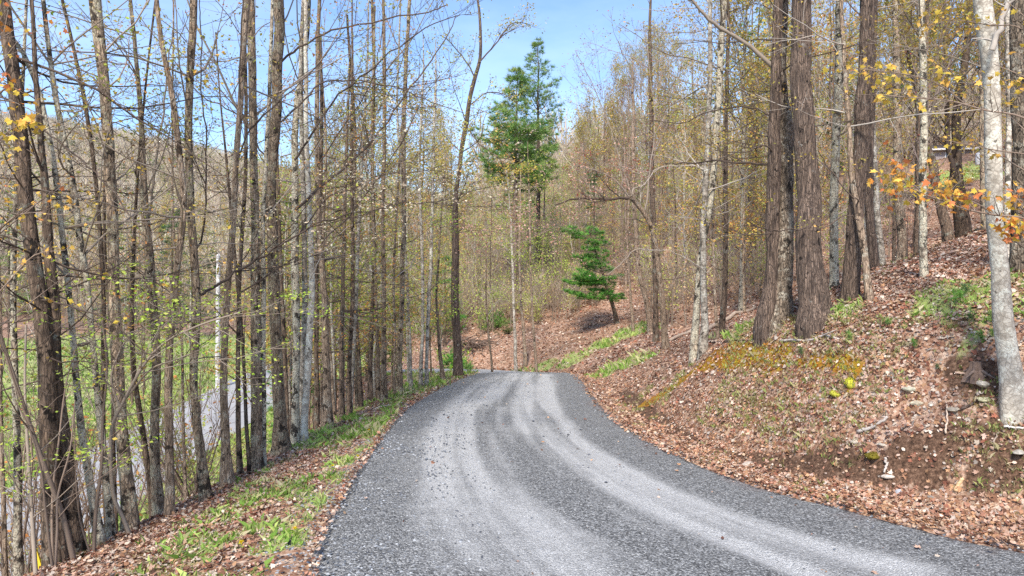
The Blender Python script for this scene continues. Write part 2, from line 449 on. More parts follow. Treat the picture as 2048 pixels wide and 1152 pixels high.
def zones(X, Y, dL, dR, ins):
    n1 = fbm(X * 0.9, Y * 0.9, 21); n2 = fbm(X * 3.1, Y * 3.1, 33)
    g = spot_field(X, Y, GRASS_SPOTS) * (0.35 + 0.65 * sstep(0.34, 0.56, n2 * 0.6 + n1 * 0.4))
    side_l = (~ins) & (dL < dR)
    verge = np.exp(-((dL - 0.7) / 0.95) ** 2) * sstep(0.42, 0.60, n2 * 0.65 + n1 * 0.35) * 0.95
    verge = np.where(Y > 13, np.maximum(verge, 0.75 * np.exp(-((dL - 0.45) / 0.45) ** 2) * sstep(0.35, 0.6, n2)), verge)
    g = np.where(side_l, np.maximum(g, verge), g)
    off = np.maximum(ROAD2[0] - X, X - ROAD2[1])
    lawn = (sstep(-0.1, 0.4, off) * sstep(4.6, 2.2, X - ROAD2[1]) if False else np.where(off > 0, 1.0, 0.0)) * np.where(X > ROAD2[1], 1 - sstep(1.6, 3.6, X - ROAD2[1]), 1.0) * (X < ROAD2[1] + 4)
    lawn = lawn * np.where(X < ROAD2[0], 1 - sstep(58, 82, np.hypot(X, Y) + 20 * (n1 - 0.5)), 1.0) * (Y < 90)
    g = np.maximum(g, lawn * sstep(0.15, 0.4, n1 + 0.1))
    m = moss_field(X, Y)
    face = np.exp(-((dR - 1.45) / 0.8) ** 2) * (~ins) * (dR < dL) * (1 - sstep(12, 18, Y)) * (Y > 3)
    m = np.maximum(m, 0.3 * face * sstep(0.58, 0.72, fbm(X * 1.3, Y * 1.3, 44)))
    s = np.maximum(np.maximum(spot_field(X, Y, SOIL_SPOTS), line_field(X, Y, SOIL_LINES)), 0.4 * np.exp(-((dR - 1.25) / 0.35) ** 2) * (~ins) * (dR < dL) * (1 - sstep(11, 14, Y)) * (Y > 3) * sstep(0.35, 0.6, n1))
    return np.clip(g, 0, 1), np.clip(m, 0, 1), np.clip(s, 0, 1)

def graded(a, b, core0, core1, step, grow=1.07, biggest=14):
    c = list(np.arange(core0, core1 + step / 2, step))
    s = step; v = c[0]; lo = []
    while v > a:
        s = min(s * grow, biggest); v -= s; lo.append(v)
    s = step; v = c[-1]; hi = []
    while v < b:
        s = min(s * grow, biggest); v += s; hi.append(v)
    return np.array(lo[::-1] + c + hi)

gx = graded(-760, 760, -5.5, 7.5, 0.11, 1.045)
gy = graded(-60, 900, 4.5, 20.0, 0.13, 1.028)
GX, GY = np.meshgrid(gx, gy, indexing='ij')
GZ, gdl, gdr, gin, _, _ = height(GX.ravel(), GY.ravel(), True)
# micro relief of the litter
GZ = GZ + 0.035 * (fbm(GX.ravel() * 6, GY.ravel() * 6, 77) - 0.5) * (~gin) * (np.minimum(gdl, gdr) > 0.15)
GZ = np.where(gin, GZ - 0.06, GZ)
lowroad = (GX.ravel() > ROAD2[0] - 0.1) & (GX.ravel() < ROAD2[1] + 0.1) & (GY.ravel() < 75)
GZ = np.where(lowroad, GZ - 0.05, GZ)
zg, zm, zs = zones(GX.ravel(), GY.ravel(), gdl, gdr, gin)
gb = Buf()
nx, ny = GX.shape
ii = (np.arange(nx - 1)[:, None] * ny + np.arange(ny - 1)[None, :]).ravel()
gb.add(np.stack([GX.ravel(), GY.ravel(), GZ], -1), np.stack([ii, ii + ny, ii + ny + 1, ii + 1], -1), None, np.stack([zg, zm, zs], -1))

def litter_tex(n, l, vec, scale, stops):
    v = N(n, 'TexVoronoi', Scale=scale, Randomness=1.0); l.new(vec, v.inputs['Vector'])
    sep = N(n, 'SeparateColor'); l.new(v.outputs['Color'], sep.inputs[0])
    r = ramp(n, stops); l.new(sep.outputs[0], r.inputs['Fac'])
    return r.outputs[0], v.outputs['Distance'], sep.outputs[1]

def mat_ground():
    m, n, l, b = newmat('ground_litter', 0.95)
    tc = N(n, 'TexCoord'); vec = tc.outputs['Object']
    w = N(n, 'TexNoise', Scale=5.0, Detail=3); l.new(vec, w.inputs['Vector'])
    wv = N(n, 'VectorMath', operation='MULTIPLY_ADD'); wv.inputs[1].default_value = (0.12, 0.12, 0.12)
    l.new(w.outputs['Color'], wv.inputs[0]); l.new(vec, wv.inputs[2])
    stops = [(0.0, (0.07, 0.038, 0.025)), (0.25, (0.20, 0.105, 0.065)), (0.5, (0.33, 0.19, 0.125)), (0.72, (0.43, 0.29, 0.20)), (0.9, (0.52, 0.41, 0.32)), (1.0, (0.62, 0.53, 0.44))]
    c1, d1, e1 = litter_tex(n, l, wv.outputs[0], 24.0, stops)
    c2, d2, e2 = litter_tex(n, l, wv.outputs[0], 9.0, stops)
    c = mix(n, l, 0.35, c1, c2)
    big = N(n, 'TexNoise', Scale=0.35, Detail=5, Roughness=0.6); l.new(vec, big.inputs['Vector'])
    rb = ramp(n, [(0.35, (0.80, 0.74, 0.68)), (0.65, (1.18, 1.08, 1.03))]); l.new(big.outputs['Fac'], rb.inputs['Fac'])
    c = mix(n, l, 1.0, c, rb.outputs[0], 'MULTIPLY')
    # soil, crumbly
    ns = N(n, 'TexNoise', Scale=22.0, Detail=8, Roughness=0.75); l.new(vec, ns.inputs['Vector'])
    rs = ramp(n, [(0.36, (0.03, 0.017, 0.01)), (0.52, (0.12, 0.066, 0.04)), (0.68, (0.30, 0.185, 0.12))]); l.new(ns.outputs['Fac'], rs.inputs['Fac'])
    # grass
    ng = N(n, 'TexNoise', Scale=9.0, Detail=8, Roughness=0.8); l.new(vec, ng.inputs['Vector'])
    rg = ramp(n, [(0.28, (0.14, 0.17, 0.045)), (0.5, (0.32, 0.37, 0.12)), (0.72, (0.46, 0.48, 0.20)), (0.85, (0.52, 0.46, 0.28))]); l.new(ng.outputs['Fac'], rg.inputs['Fac'])
    # moss
    nm = N(n, 'TexNoise', Scale=7.0, Detail=8, Roughness=0.7); l.new(vec, nm.inputs['Vector'])
    rm = ramp(n, [(0.3, (0.10, 0.035, 0.008)), (0.45, (0.30, 0.12, 0.015)), (0.58, (0.36, 0.24, 0.02)), (0.72, (0.30, 0.30, 0.03))]); l.new(nm.outputs['Fac'], rm.inputs['Fac'])
    at = N(n, 'VertexColor'); at.layer_name = 'Col'
    sp = N(n, 'SeparateColor'); l.new(at.outputs['Color'], sp.inputs[0])
    def edge(o, lo=0.25, hi=0.6, amt=0.55):
        no = N(n, 'TexNoise', Scale=14.0, Detail=6, Roughness=0.8); l.new(vec, no.inputs['Vector'])
        ma = N(n, 'Math', operation='MULTIPLY_ADD'); l.new(no.outputs['Fac'], ma.inputs[0]); ma.inputs[1].default_value = amt; l.new(o, ma.inputs[2])
        mr = N(n, 'MapRange'); mr.inputs['From Min'].default_value = lo + amt * 0.5; mr.inputs['From Max'].default_value = hi + amt * 0.5
        l.new(ma.outputs[0], mr.inputs['Value']); return mr.outputs[0]
    c = mix(n, l, edge(sp.outputs[2]), c, rs.outputs[0])
    c = mix(n, l, edge(sp.outputs[1]), c, rm.outputs[0])
    c = mix(n, l, edge(sp.outputs[0]), c, rg.outputs[0])
    l.new(c, b.inputs['Base Color'])
    bp = N(n, 'Bump', Strength=0.9, Distance=0.05); l.new(e1, bp.inputs['Height'])
    bp2 = N(n, 'Bump', Strength=0.6, Distance=0.04); l.new(ns.outputs['Fac'], bp2.inputs['Height']); l.new(bp.outputs[0], bp2.inputs['Normal'])
    l.new(bp2.outputs[0], b.inputs['Normal'])
    return m
M['ground'] = mat_ground()
tag(gb.build('ground', M['ground']), kind='structure')

# ------------------------------------------------------------------ gravel drive
def densify(P, step):
    out = [P[0]]
    for i in range(len(P) - 1):
        k = max(1, int(np.hypot(*(P[i + 1][:2] - P[i][:2])) / step))
        for j in range(1, k + 1): out.append(P[i] + (P[i + 1] - P[i]) * j / k)
    return np.array(out)
def resample(P, n):
    d = np.concatenate([[0], np.cumsum(np.hypot(np.diff(P[:, 0]), np.diff(P[:, 1])))])
    t = np.linspace(0, d[-1], n)
    return np.stack([np.interp(t, d, P[:, k]) for k in range(3)], -1)
def eq(P, n):
    return np.array([[np.interp(t, np.arange(len(P)), P[:, k]) for k in range(3)] for t in np.linspace(0, len(P) - 1, n)])
LD = eq(smooth_poly(L3, 10), 680); RD = eq(smooth_poly(R3, 10), 680)   # cross-sections pair up along the two edges
def resample_pairs(L, R, sub):
    return L, R
NW = 104
# tyre tracks traced on the drive's surface: polylines of (photo x, y) with half width in metres and strength
TR = [([(1022, 748), (985, 765), (940, 800), (905, 840), (888, 890), (895, 950), (935, 1010), (1000, 1070), (1090, 1150)], 0.30, 1.0),
      ([(1035, 748), (1000, 775), (960, 815), (925, 860), (930, 920), (985, 990), (1080, 1065), (1210, 1150)], 0.30, 0.9),
      ([(1062, 748), (1050, 775), (1045, 810), (1060, 850), (1105, 900), (1180, 955), (1290, 1020), (1440, 1090), (1600, 1152)], 0.24, 0.95),
      ([(1088, 750), (1088, 780), (1092, 815), (1115, 860), (1165, 905), (1250, 960), (1370, 1020), (1540, 1080), (1800, 1145)], 0.30, 1.0),
      ([(1070, 748), (1065, 790), (1070, 830), (1090, 870), (1140, 925), (1220, 985), (1340, 1050), (1500, 1130)], 0.2, 0.6),
      ([(1000, 820), (985, 860), (1000, 910), (1040, 960)], 0.2, 0.35),
      ([(870, 900), (850, 960), (880, 1040), (960, 1130)], 0.35, 0.4)]
def road_xy(px, py):
    a, f, u = pray(px, py)
    # intersection with the drive's plane z = -2.5 - 0.057 (Y - 5.66)
    t = (-2.5 + 0.057 * 5.66) / (u + 0.057 * f)
    return a * t, f * t
TRW = []
for pts, w, s in TR:
    P = np.array([road_xy(*p) for p in pts]); P3 = np.hstack([P, np.zeros((len(P), 1))])
    TRW.append((smooth_poly(P3, 6), w, s))
us = np.linspace(0, 1, NW)
RV = LD[:, None, :] * (1 - us)[None, :, None] + RD[:, None, :] * us[None, :, None]
rx, ry, rz = RV[..., 0].ravel(), RV[..., 1].ravel(), RV[..., 2].ravel()
uu = np.tile(us, len(LD))
dust = np.zeros(rx.shape)
for P, w, s in TRW:
    d, _, _ = near_poly(rx, ry, P)
    wv = w * (0.75 + 0.5 * fbm(rx * 0.7, ry * 0.7, 61))
    dust = np.maximum(dust, s * np.exp(-(d / wv) ** 2 * 0.9))
far_d = sstep(24.5, 27, ry)
dust = dust * (0.22 + 1.35 * sstep(0.22, 0.78, fbm(uu * 24, ry * 0.22, 14, 3)) * 0.75) + 0.42 * np.exp(-((uu - 0.48) / 0.33) ** 4) * sstep(0.35, 0.7, fbm(uu * 14, ry * 0.22, 15, 3))
dust = np.maximum(dust * (1 - far_d), far_d * 0.8)
dust = np.where(ry < 5.0, np.maximum(dust, 0.5 + 0.4 * np.sin(uu * 12)), dust)
rut = -0.02 * dust + 0.03 * (fbm(rx * 1.3, ry * 1.3, 5) - 0.5) + 0.012 * (fbm(rx * 8, ry * 8, 6) - 0.5)
crown_ = 0.05 * (1 - (2 * uu - 1) ** 2)
edge_drop = -0.09 * (sstep(0.05, 0.0, uu) + sstep(0.95, 1.0, uu))
rb_ = Buf()
n0 = len(LD)
ii = (np.arange(n0 - 1)[:, None] * NW + np.arange(NW - 1)[None, :]).ravel()
leafmix = np.exp(-((1 - uu) * 4.6 / 0.55) ** 2) * (0.4 + 0.6 * sstep(0.4, 0.6, fbm(rx * 2, ry * 2, 8)))
# widen the sheet a little with a ragged edge
rag = 0.10 * (fbm(ry * 2.2, rx * 2.2, 12) - 0.35)
sx = RV[:, -1, 0] - RV[:, 0, 0]; sy = RV[:, -1, 1] - RV[:, 0, 1]
sl = np.hypot(sx, sy); sx /= sl; sy /= sl
sgn = (sstep(0.1, 0.0, uu) * -1 + sstep(0.9, 1.0, uu))
rx2 = rx + np.repeat(sx, NW) * sgn * rag; ry2 = ry + np.repeat(sy, NW) * sgn * rag
rb_.add(np.stack([rx2, ry2, rz + CZ + crown_ + rut + edge_drop + 0.012], -1), np.stack([ii, ii + 1, ii + NW + 1, ii + NW], -1)[:, ::-1], None, np.stack([dust, leafmix, uu], -1))

def mat_gravel():
    m, n, l, b = newmat('gravel', 0.9)
    tc = N(n, 'TexCoord'); vec = tc.outputs['Object']
    v1 = N(n, 'TexVoronoi', Scale=66.0); l.new(vec, v1.inputs['Vector'])
    v2 = N(n, 'TexVoronoi', Scale=120.0); l.new(vec, v2.inputs['Vector'])
    s1 = N(n, 'SeparateColor'); l.new(v1.outputs['Color'], s1.inputs[0])
    s2 = N(n, 'SeparateColor'); l.new(v2.outputs['Color'], s2.inputs[0])
    r1 = ramp(n, [(0.0, (0.055, 0.055, 0.055)), (0.45, (0.155, 0.155, 0.152)), (0.8, (0.28, 0.28, 0.275)), (1.0, (0.48, 0.48, 0.465))]); l.new(s1.outputs[0], r1.inputs['Fac'])
    r2 = ramp(n, [(0.0, (0.26, 0.258, 0.25)), (0.5, (0.44, 0.436, 0.422)), (1.0, (0.62, 0.612, 0.59))]); l.new(s2.outputs[0], r2.inputs['Fac'])
    at = N(n, 'VertexColor'); at.layer_name = 'Col'
    sp = N(n, 'SeparateColor'); l.new(at.outputs['Color'], sp.inputs[0])
    no = N(n, 'TexNoise', Scale=3.0, Detail=9, Roughness=0.75); l.new(vec, no.inputs['Vector'])
    nf = N(n, 'TexNoise', Scale=30.0, Detail=5, Roughness=0.75); l.new(vec, nf.inputs['Vector'])
    a1 = N(n, 'Math', operation='MULTIPLY_ADD'); l.new(no.outputs['Fac'], a1.inputs[0]); a1.inputs[1].default_value = 0.7; l.new(sp.outputs[0], a1.inputs[2])
    a2 = N(n, 'Math', operation='MULTIPLY_ADD'); l.new(nf.outputs['Fac'], a2.inputs[0]); a2.inputs[1].default_value = 0.6; l.new(a1.outputs[0], a2.inputs[2])
    mr = N(n, 'MapRange'); mr.inputs['From Min'].default_value = 0.78; mr.inputs['From Max'].default_value = 1.52; l.new(a2.outputs[0], mr.inputs['Value'])
    c = mix(n, l, mr.outputs[0], r1.outputs[0], r2.outputs[0])
    # rusty leaf dust near the ditch
    a3 = N(n, 'Math', operation='MULTIPLY'); l.new(sp.outputs[1], a3.inputs[0]); l.new(nf.outputs['Fac'], a3.inputs[1])
    mr3 = N(n, 'MapRange'); mr3.inputs['From Min'].default_value = 0.2; mr3.inputs['From Max'].default_value = 0.9; mr3.inputs['To Max'].default_value = 0.6; l.new(a3.outputs[0], mr3.inputs['Value'])
    c = mix(n, l, mr3.outputs[0], c, (0.20, 0.10, 0.075))
    l.new(c, b.inputs['Base Color'])
    bp = N(n, 'Bump', Strength=0.9, Distance=0.02); l.new(v1.outputs['Distance'], bp.inputs['Height']); bp.invert = True
    bp2 = N(n, 'Bump', Strength=0.5, Distance=0.02); l.new(nf.outputs['Fac'], bp2.inputs['Height']); l.new(bp.outputs[0], bp2.inputs['Normal'])
    l.new(bp2.outputs[0], b.inputs['Normal'])
    return m
M['gravel'] = mat_gravel()
tag(rb_.build('driveway', M['gravel']), kind='structure')

# lower road, pale old asphalt
def mat_asphalt():
    m, n, l, b = newmat('asphalt', 0.85)
    tc = N(n, 'TexCoord'); vec = tc.outputs['Object']
    no = N(n, 'TexNoise', Scale=0.8, Detail=10, Roughness=0.7); l.new(vec, no.inputs['Vector'])
    r = ramp(n, [(0.3, (0.26, 0.257, 0.26)), (0.7, (0.37, 0.362, 0.36))]); l.new(no.outputs['Fac'], r.inputs['Fac'])
    nf = N(n, 'TexNoise', Scale=60, Detail=4, Roughness=0.8); l.new(vec, nf.inputs['Vector'])
    r2 = ramp(n, [(0.35, 0.8), (0.65, 1.15)]); l.new(nf.outputs['Fac'], r2.inputs['Fac'])
    c = mix(n, l, 1.0, r.outputs[0], r2.outputs[0], 'MULTIPLY')
    v = N(n, 'TexVoronoi', Scale=0.55, feature='DISTANCE_TO_EDGE')
    wv = N(n, 'VectorMath', operation='MULTIPLY_ADD'); wv.inputs[1].default_value = (0.8, 0.8, 0.8)
    l.new(no.outputs['Color'], wv.inputs[0]); l.new(vec, wv.inputs[2]); l.new(wv.outputs[0], v.inputs['Vector'])
    rc = ramp(n, [(0.0, 0.6), (0.012, 1.0)]); l.new(v.outputs['Distance'], rc.inputs['Fac'])
    c = mix(n, l, 0.7, c, mix(n, l, 1.0, c, rc.outputs[0], 'MULTIPLY'))
    l.new(c, b.inputs['Base Color'])
    return m
M['asphalt'] = mat_asphalt()
lb = Buf()
ys = np.arange(-40, 70.1, 0.8); xs = np.linspace(ROAD2[0], ROAD2[1], 9)
YY, XX = np.meshgrid(ys, xs, indexing='ij')
XX = XX + 0.12 * (fbm(YY * 0.7, XX * 0 + 2, 4) - 0.5) * np.sign(XX - XX.mean()) * (np.abs(XX - XX.mean()) > 2)
ZZ = zlow(YY) + CZ + 0.02 + 0.04 * (1 - ((XX - XX.mean()) / 2.45) ** 2)
k = len(xs); ii = (np.arange(len(ys) - 1)[:, None] * k + np.arange(k - 1)[None, :]).ravel()
lb.add(np.stack([XX.ravel(), YY.ravel(), ZZ.ravel()], -1), np.stack([ii, ii + 1, ii + k + 1, ii + k], -1), None)
tag(lb.build('lower_road', M['asphalt']), kind='structure')
# ------------------------------------------------------------------ branches, twigs and leaves
def unit(v):
    v = np.asarray(v, float); return v / (np.linalg.norm(v) + 1e-9)

def path(rng, p, d, L, n, up=0.0, jit=0.12):
    P = [np.asarray(p, float)]; d = unit(d); st = L / n
    for i in range(n):
        d = unit(d + rng.normal(0, jit, 3) + np.array([0, 0, up / n]))
        P.append(P[-1] + d * st)
    return np.array(P)

def interp_path(P, f):
    x = f * (len(P) - 1); i = min(int(x), len(P) - 2); t = x - i
    return P[i] * (1 - t) + P[i + 1] * t, unit(P[i + 1] - P[i])

def side_dir(rng, t, ang, az=None):
    """a direction at angle ang (from the parent's direction t)"""
    a = rng.uniform(0, 2 * math.pi) if az is None else az
    ref = np.array([1.0, 0, 0]) if abs(t[2]) > 0.8 else np.array([0, 0, 1.0])
    u = unit(np.cross(t, ref)); w = np.cross(t, u)
    return unit(math.cos(ang) * t + math.sin(ang) * (math.cos(a) * u + math.sin(a) * w))

TD = 1.3
def ramify(buf, rng, P, r0, lev, o, tips, col, mat=0):
    """children of the branch path P: lev levels down"""
    L = np.linalg.norm(np.diff(P, axis=0), axis=1).sum()
    n = max(1, int(o['dens'] * TD * L ** 0.75 * rng.uniform(0.7, 1.3)))
    for j in range(n):
        f = rng.uniform(o.get('f0', 0.15), 1.0)
        p, t = interp_path(P, f)
        d = side_dir(rng, t, math.radians(rng.uniform(*o['ang'])))
        d = unit(d * np.array([1, 1, o.get('flat', 1.0)]) + np.array([0, 0, o.get('lift', 0.0)]))
        l = L * (1 - 0.55 * f) * rng.uniform(0.3, 0.65) * o.get('shrink', 1.0)
        if l < o.get('lmin', 0.1): continue
        r = max(r0 * (1 - 0.7 * f) * 0.55, o['rmin'])
        Q = path(rng, p, d, l, 3 if lev > 1 else 2, o.get('up', 0.3), o.get('jit', 0.14))
        buf.tube(Q, np.linspace(r, max(r * 0.35, o['rmin'] * 0.6), len(Q)), 3, col * rng.uniform(0.8, 1.25), mat)
        if lev > 1: ramify(buf, rng, Q, r, lev - 1, o, tips, col, mat)
        tips.append(Q[-1])
        if lev <= 1 and o.get('midtips'): tips.append(Q[1])

def leaves(buf, rng, C, size, cols, n=3, spread=0.08, mat=1, flat=0.4, droop=0.0, aspect=0.6):
    """n rhombic leaves round each point of C"""
    C = np.asarray(C, float)
    if len(C) == 0: return
    C = np.repeat(C, n, axis=0) + rng.normal(0, spread, (len(C) * n, 3)) * np.array([1, 1, max(0.25, 1 - flat)])
    m = len(C); s = size * rng.uniform(0.6, 1.3, m)
    a = rng.normal(0, 1, (m, 3)) * np.array([1, 1, 1 - flat]); a[:, 2] -= droop
    a /= np.linalg.norm(a, axis=1)[:, None] + 1e-9
    b = rng.normal(0, 1, (m, 3)) * np.array([1, 1, 1 - flat])
    b -= (a * b).sum(1)[:, None] * a
    b /= np.linalg.norm(b, axis=1)[:, None] + 1e-9
    nn = np.cross(a, b)
    s = s[:, None]
    V = np.stack([C, C + a * s * 0.5 + b * s * aspect * 0.5 + nn * s * 0.10, C + a * s, C + a * s * 0.5 - b * s * aspect * 0.5 + nn * s * 0.10], 1).reshape(-1, 3)
    i = np.arange(m)[:, None] * 4
    cols = np.asarray(cols, float)
    cc = cols[rng.integers(0, len(cols), m)] * rng.uniform(0.75, 1.25, (m, 1))
    buf.add(V, None, np.concatenate([i + np.array([[0, 1, 2]]), i + np.array([[0, 2, 3]])]), np.repeat(cc, 4, axis=0), mat, smooth=False)

LOBES = np.array([(0, 0), (0.16, 0.12), (0.5, 0.05), (0.34, 0.3), (0.55, 0.55), (0.24, 0.55), (0.14, 0.72), (0, 1.0), (-0.14, 0.72), (-0.24, 0.55), (-0.55, 0.55), (-0.34, 0.3), (-0.5, 0.05), (-0.16, 0.12)])
def lobed(buf, rng, C, size, cols, n=2, spread=0.05, mat=1, flat=0.3, droop=0.5, curl=0.2):
    """lobed maple leaves hanging round each point"""
    C = np.repeat(np.asarray(C, float), n, axis=0)
    C = C + rng.normal(0, spread, C.shape)
    m = len(C); s = (size * rng.uniform(0.55, 1.25, m))[:, None, None]
    a = rng.normal(0, 1, (m, 3)); a[:, 2] = a[:, 2] * (1 - flat) - droop
    a /= np.linalg.norm(a, axis=1)[:, None]
    b = rng.normal(0, 1, (m, 3)); b[:, 2] *= (1 - flat); b -= (a * b).sum(1)[:, None] * a
    b /= np.linalg.norm(b, axis=1)[:, None]; nn = np.cross(a, b)
    h = curl * (LOBES[:, 0] ** 2 * 1.6 - LOBES[:, 1] * 0.3)
    V = C[:, None, :] + s * (a[:, None, :] * LOBES[None, :, 1, None] + b[:, None, :] * LOBES[None, :, 0, None] + nn[:, None, :] * h[None, :, None])
    k = len(LOBES)
    T = np.array([(0, i, i + 1) for i in range(1, k - 1)])
    F = (np.arange(m)[:, None, None] * k + T[None]).reshape(-1, 3)
    cols = np.asarray(cols, float); cc = cols[rng.integers(0, len(cols), m)] * rng.uniform(0.7, 1.25, (m, 1))
    buf.add(V.reshape(-1, 3), None, F, np.repeat(cc, k, axis=0), mat, smooth=False)

LIME = [(0.36, 0.52, 0.05), (0.28, 0.44, 0.04), (0.46, 0.58, 0.10)]
OLIVE = [(0.40, 0.38, 0.08), (0.50, 0.44, 0.11), (0.34, 0.37, 0.08), (0.50, 0.35, 0.11)]
GOLD = [(0.50, 0.37, 0.07), (0.44, 0.36, 0.08), (0.40, 0.38, 0.08), (0.55, 0.33, 0.10)]
RUST = [(0.52, 0.22, 0.07), (0.58, 0.31, 0.10), (0.44, 0.20, 0.07), (0.48, 0.38, 0.12)]
RED = [(0.35, 0.07, 0.05), (0.42, 0.12, 0.08), (0.45, 0.20, 0.12)]
ORANGE = [(0.72, 0.30, 0.06), (0.78, 0.42, 0.08), (0.66, 0.22, 0.08), (0.75, 0.48, 0.10)]
AMBER = [(0.66, 0.48, 0.07), (0.60, 0.42, 0.07), (0.72, 0.42, 0.09)]
CREAM = [(0.68, 0.58, 0.42), (0.60, 0.48, 0.36), (0.72, 0.66, 0.50), (0.5, 0.33, 0.2)]
DRY = [(0.52, 0.32, 0.24), (0.58, 0.38, 0.30), (0.42, 0.20, 0.14)]
YG = [(0.36, 0.42, 0.07), (0.42, 0.44, 0.10), (0.28, 0.38, 0.06)]
PINEG = [(0.16, 0.31, 0.07), (0.24, 0.38, 0.09), (0.10, 0.22, 0.055), (0.32, 0.42, 0.12)]
PINEY = [(0.19, 0.31, 0.08), (0.26, 0.36, 0.09), (0.32, 0.37, 0.12), (0.11, 0.22, 0.06)]
VIVID = [(0.08, 0.24, 0.035), (0.12, 0.33, 0.05), (0.05, 0.16, 0.03), (0.19, 0.38, 0.07)]
DARKG = [(0.08, 0.15, 0.055), (0.11, 0.19, 0.06), (0.06, 0.12, 0.045)]
TWC = {'dark': (0.085, 0.06, 0.046), 'grey': (0.25, 0.20, 0.155), 'brown': (0.22, 0.16, 0.12), 'pale': (0.38, 0.33, 0.28), 'red': (0.24, 0.175, 0.145)}

def needles(buf, rng, C, size, cols, n=14, mat=1, up=0.25, flat=0.5, width=0.10, outward=None):
    """tufts: n narrow blades fanning out from each point"""
    C = np.asarray(C, float)
    if len(C) == 0: return
    m = len(C) * n
    B = np.repeat(C, n, axis=0)
    a = rng.normal(0, 1, (m, 3)) * np.array([1, 1, flat]); a[:, 2] += up
    if outward is not None: a += np.repeat(np.asarray(outward), n, axis=0) * 0.9
    a /= np.linalg.norm(a, axis=1)[:, None]
    s = (size * rng.uniform(0.6, 1.2, m))[:, None]
    b = np.cross(a, rng.normal(0, 1, (m, 3))); b /= np.linalg.norm(b, axis=1)[:, None]
    V = np.stack([B - b * s * width * 0.5, B + b * s * width * 0.5, B + a * s], 1).reshape(-1, 3)
    cols = np.asarray(cols, float)
    cc = np.repeat(cols[rng.integers(0, len(cols), len(C))] * rng.uniform(0.75, 1.3, (len(C), 1)), n, axis=0) * rng.uniform(0.85, 1.15, (m, 1))
    buf.add(V, None, np.arange(m * 3).reshape(-1, 3), np.repeat(cc, 3, axis=0), mat, smooth=False)

def trunk_mesh(rng, P, R, k=14, flare=1.0, rough=0.06, sink=0.3):
    """trunk tube resampled finely, with root flare and an uneven outline"""
    P = np.asarray(P, float); R = np.asarray(R, float)
    d = np.concatenate([[0], np.cumsum(np.linalg.norm(np.diff(P, axis=0), axis=1))])
    n = max(6, int(d[-1] / 0.22))
    s = d[-1] * np.linspace(0, 1, n) ** 1.25
    Q = np.stack([np.interp(s, d, P[:, i]) for i in range(3)], -1)
    # round the corners
    for _ in range(3): Q[1:-1] = 0.25 * Q[:-2] + 0.5 * Q[1:-1] + 0.25 * Q[2:]
    r = np.interp(s, d, R)
    wob = R[0] * 0.7
    Q[2:, 0] += (fbm(s[2:] * 0.9, s[2:] * 0 + rng.uniform(0, 99), 1) - 0.5) * wob
    Q[2:, 1] += (fbm(s[2:] * 0.9, s[2:] * 0 + rng.uniform(0, 99), 2) - 0.5) * wob
    a = np.arange(k) / k * 2 * math.pi
    ph = rng.uniform(0, 6.28, 3)
    h = s[:, None]
    fl = 1 + flare * 0.55 * np.exp(-np.clip(h - sink, 0, None) / (2.0 * R[0] + 0.02)) * (1 + 0.5 * np.sin(a * 4 + ph[0]) + 0.35 * np.sin(a * 3 + ph[1]))
    rg = 1 + rough * (noise2(a[None, :] * 2.2 + 50, h * 3.5 + ph[2] * 9, 5) - 0.5) * 2 + rough * (noise2(a[None, :] * 6 + 50, h * 9, 6) - 0.5)
    b = Buf(); b.tube(Q, r, k, (0.5, 0.5, 0.5), 0, cap=False, flute=fl * rg)
    return b, Q, r

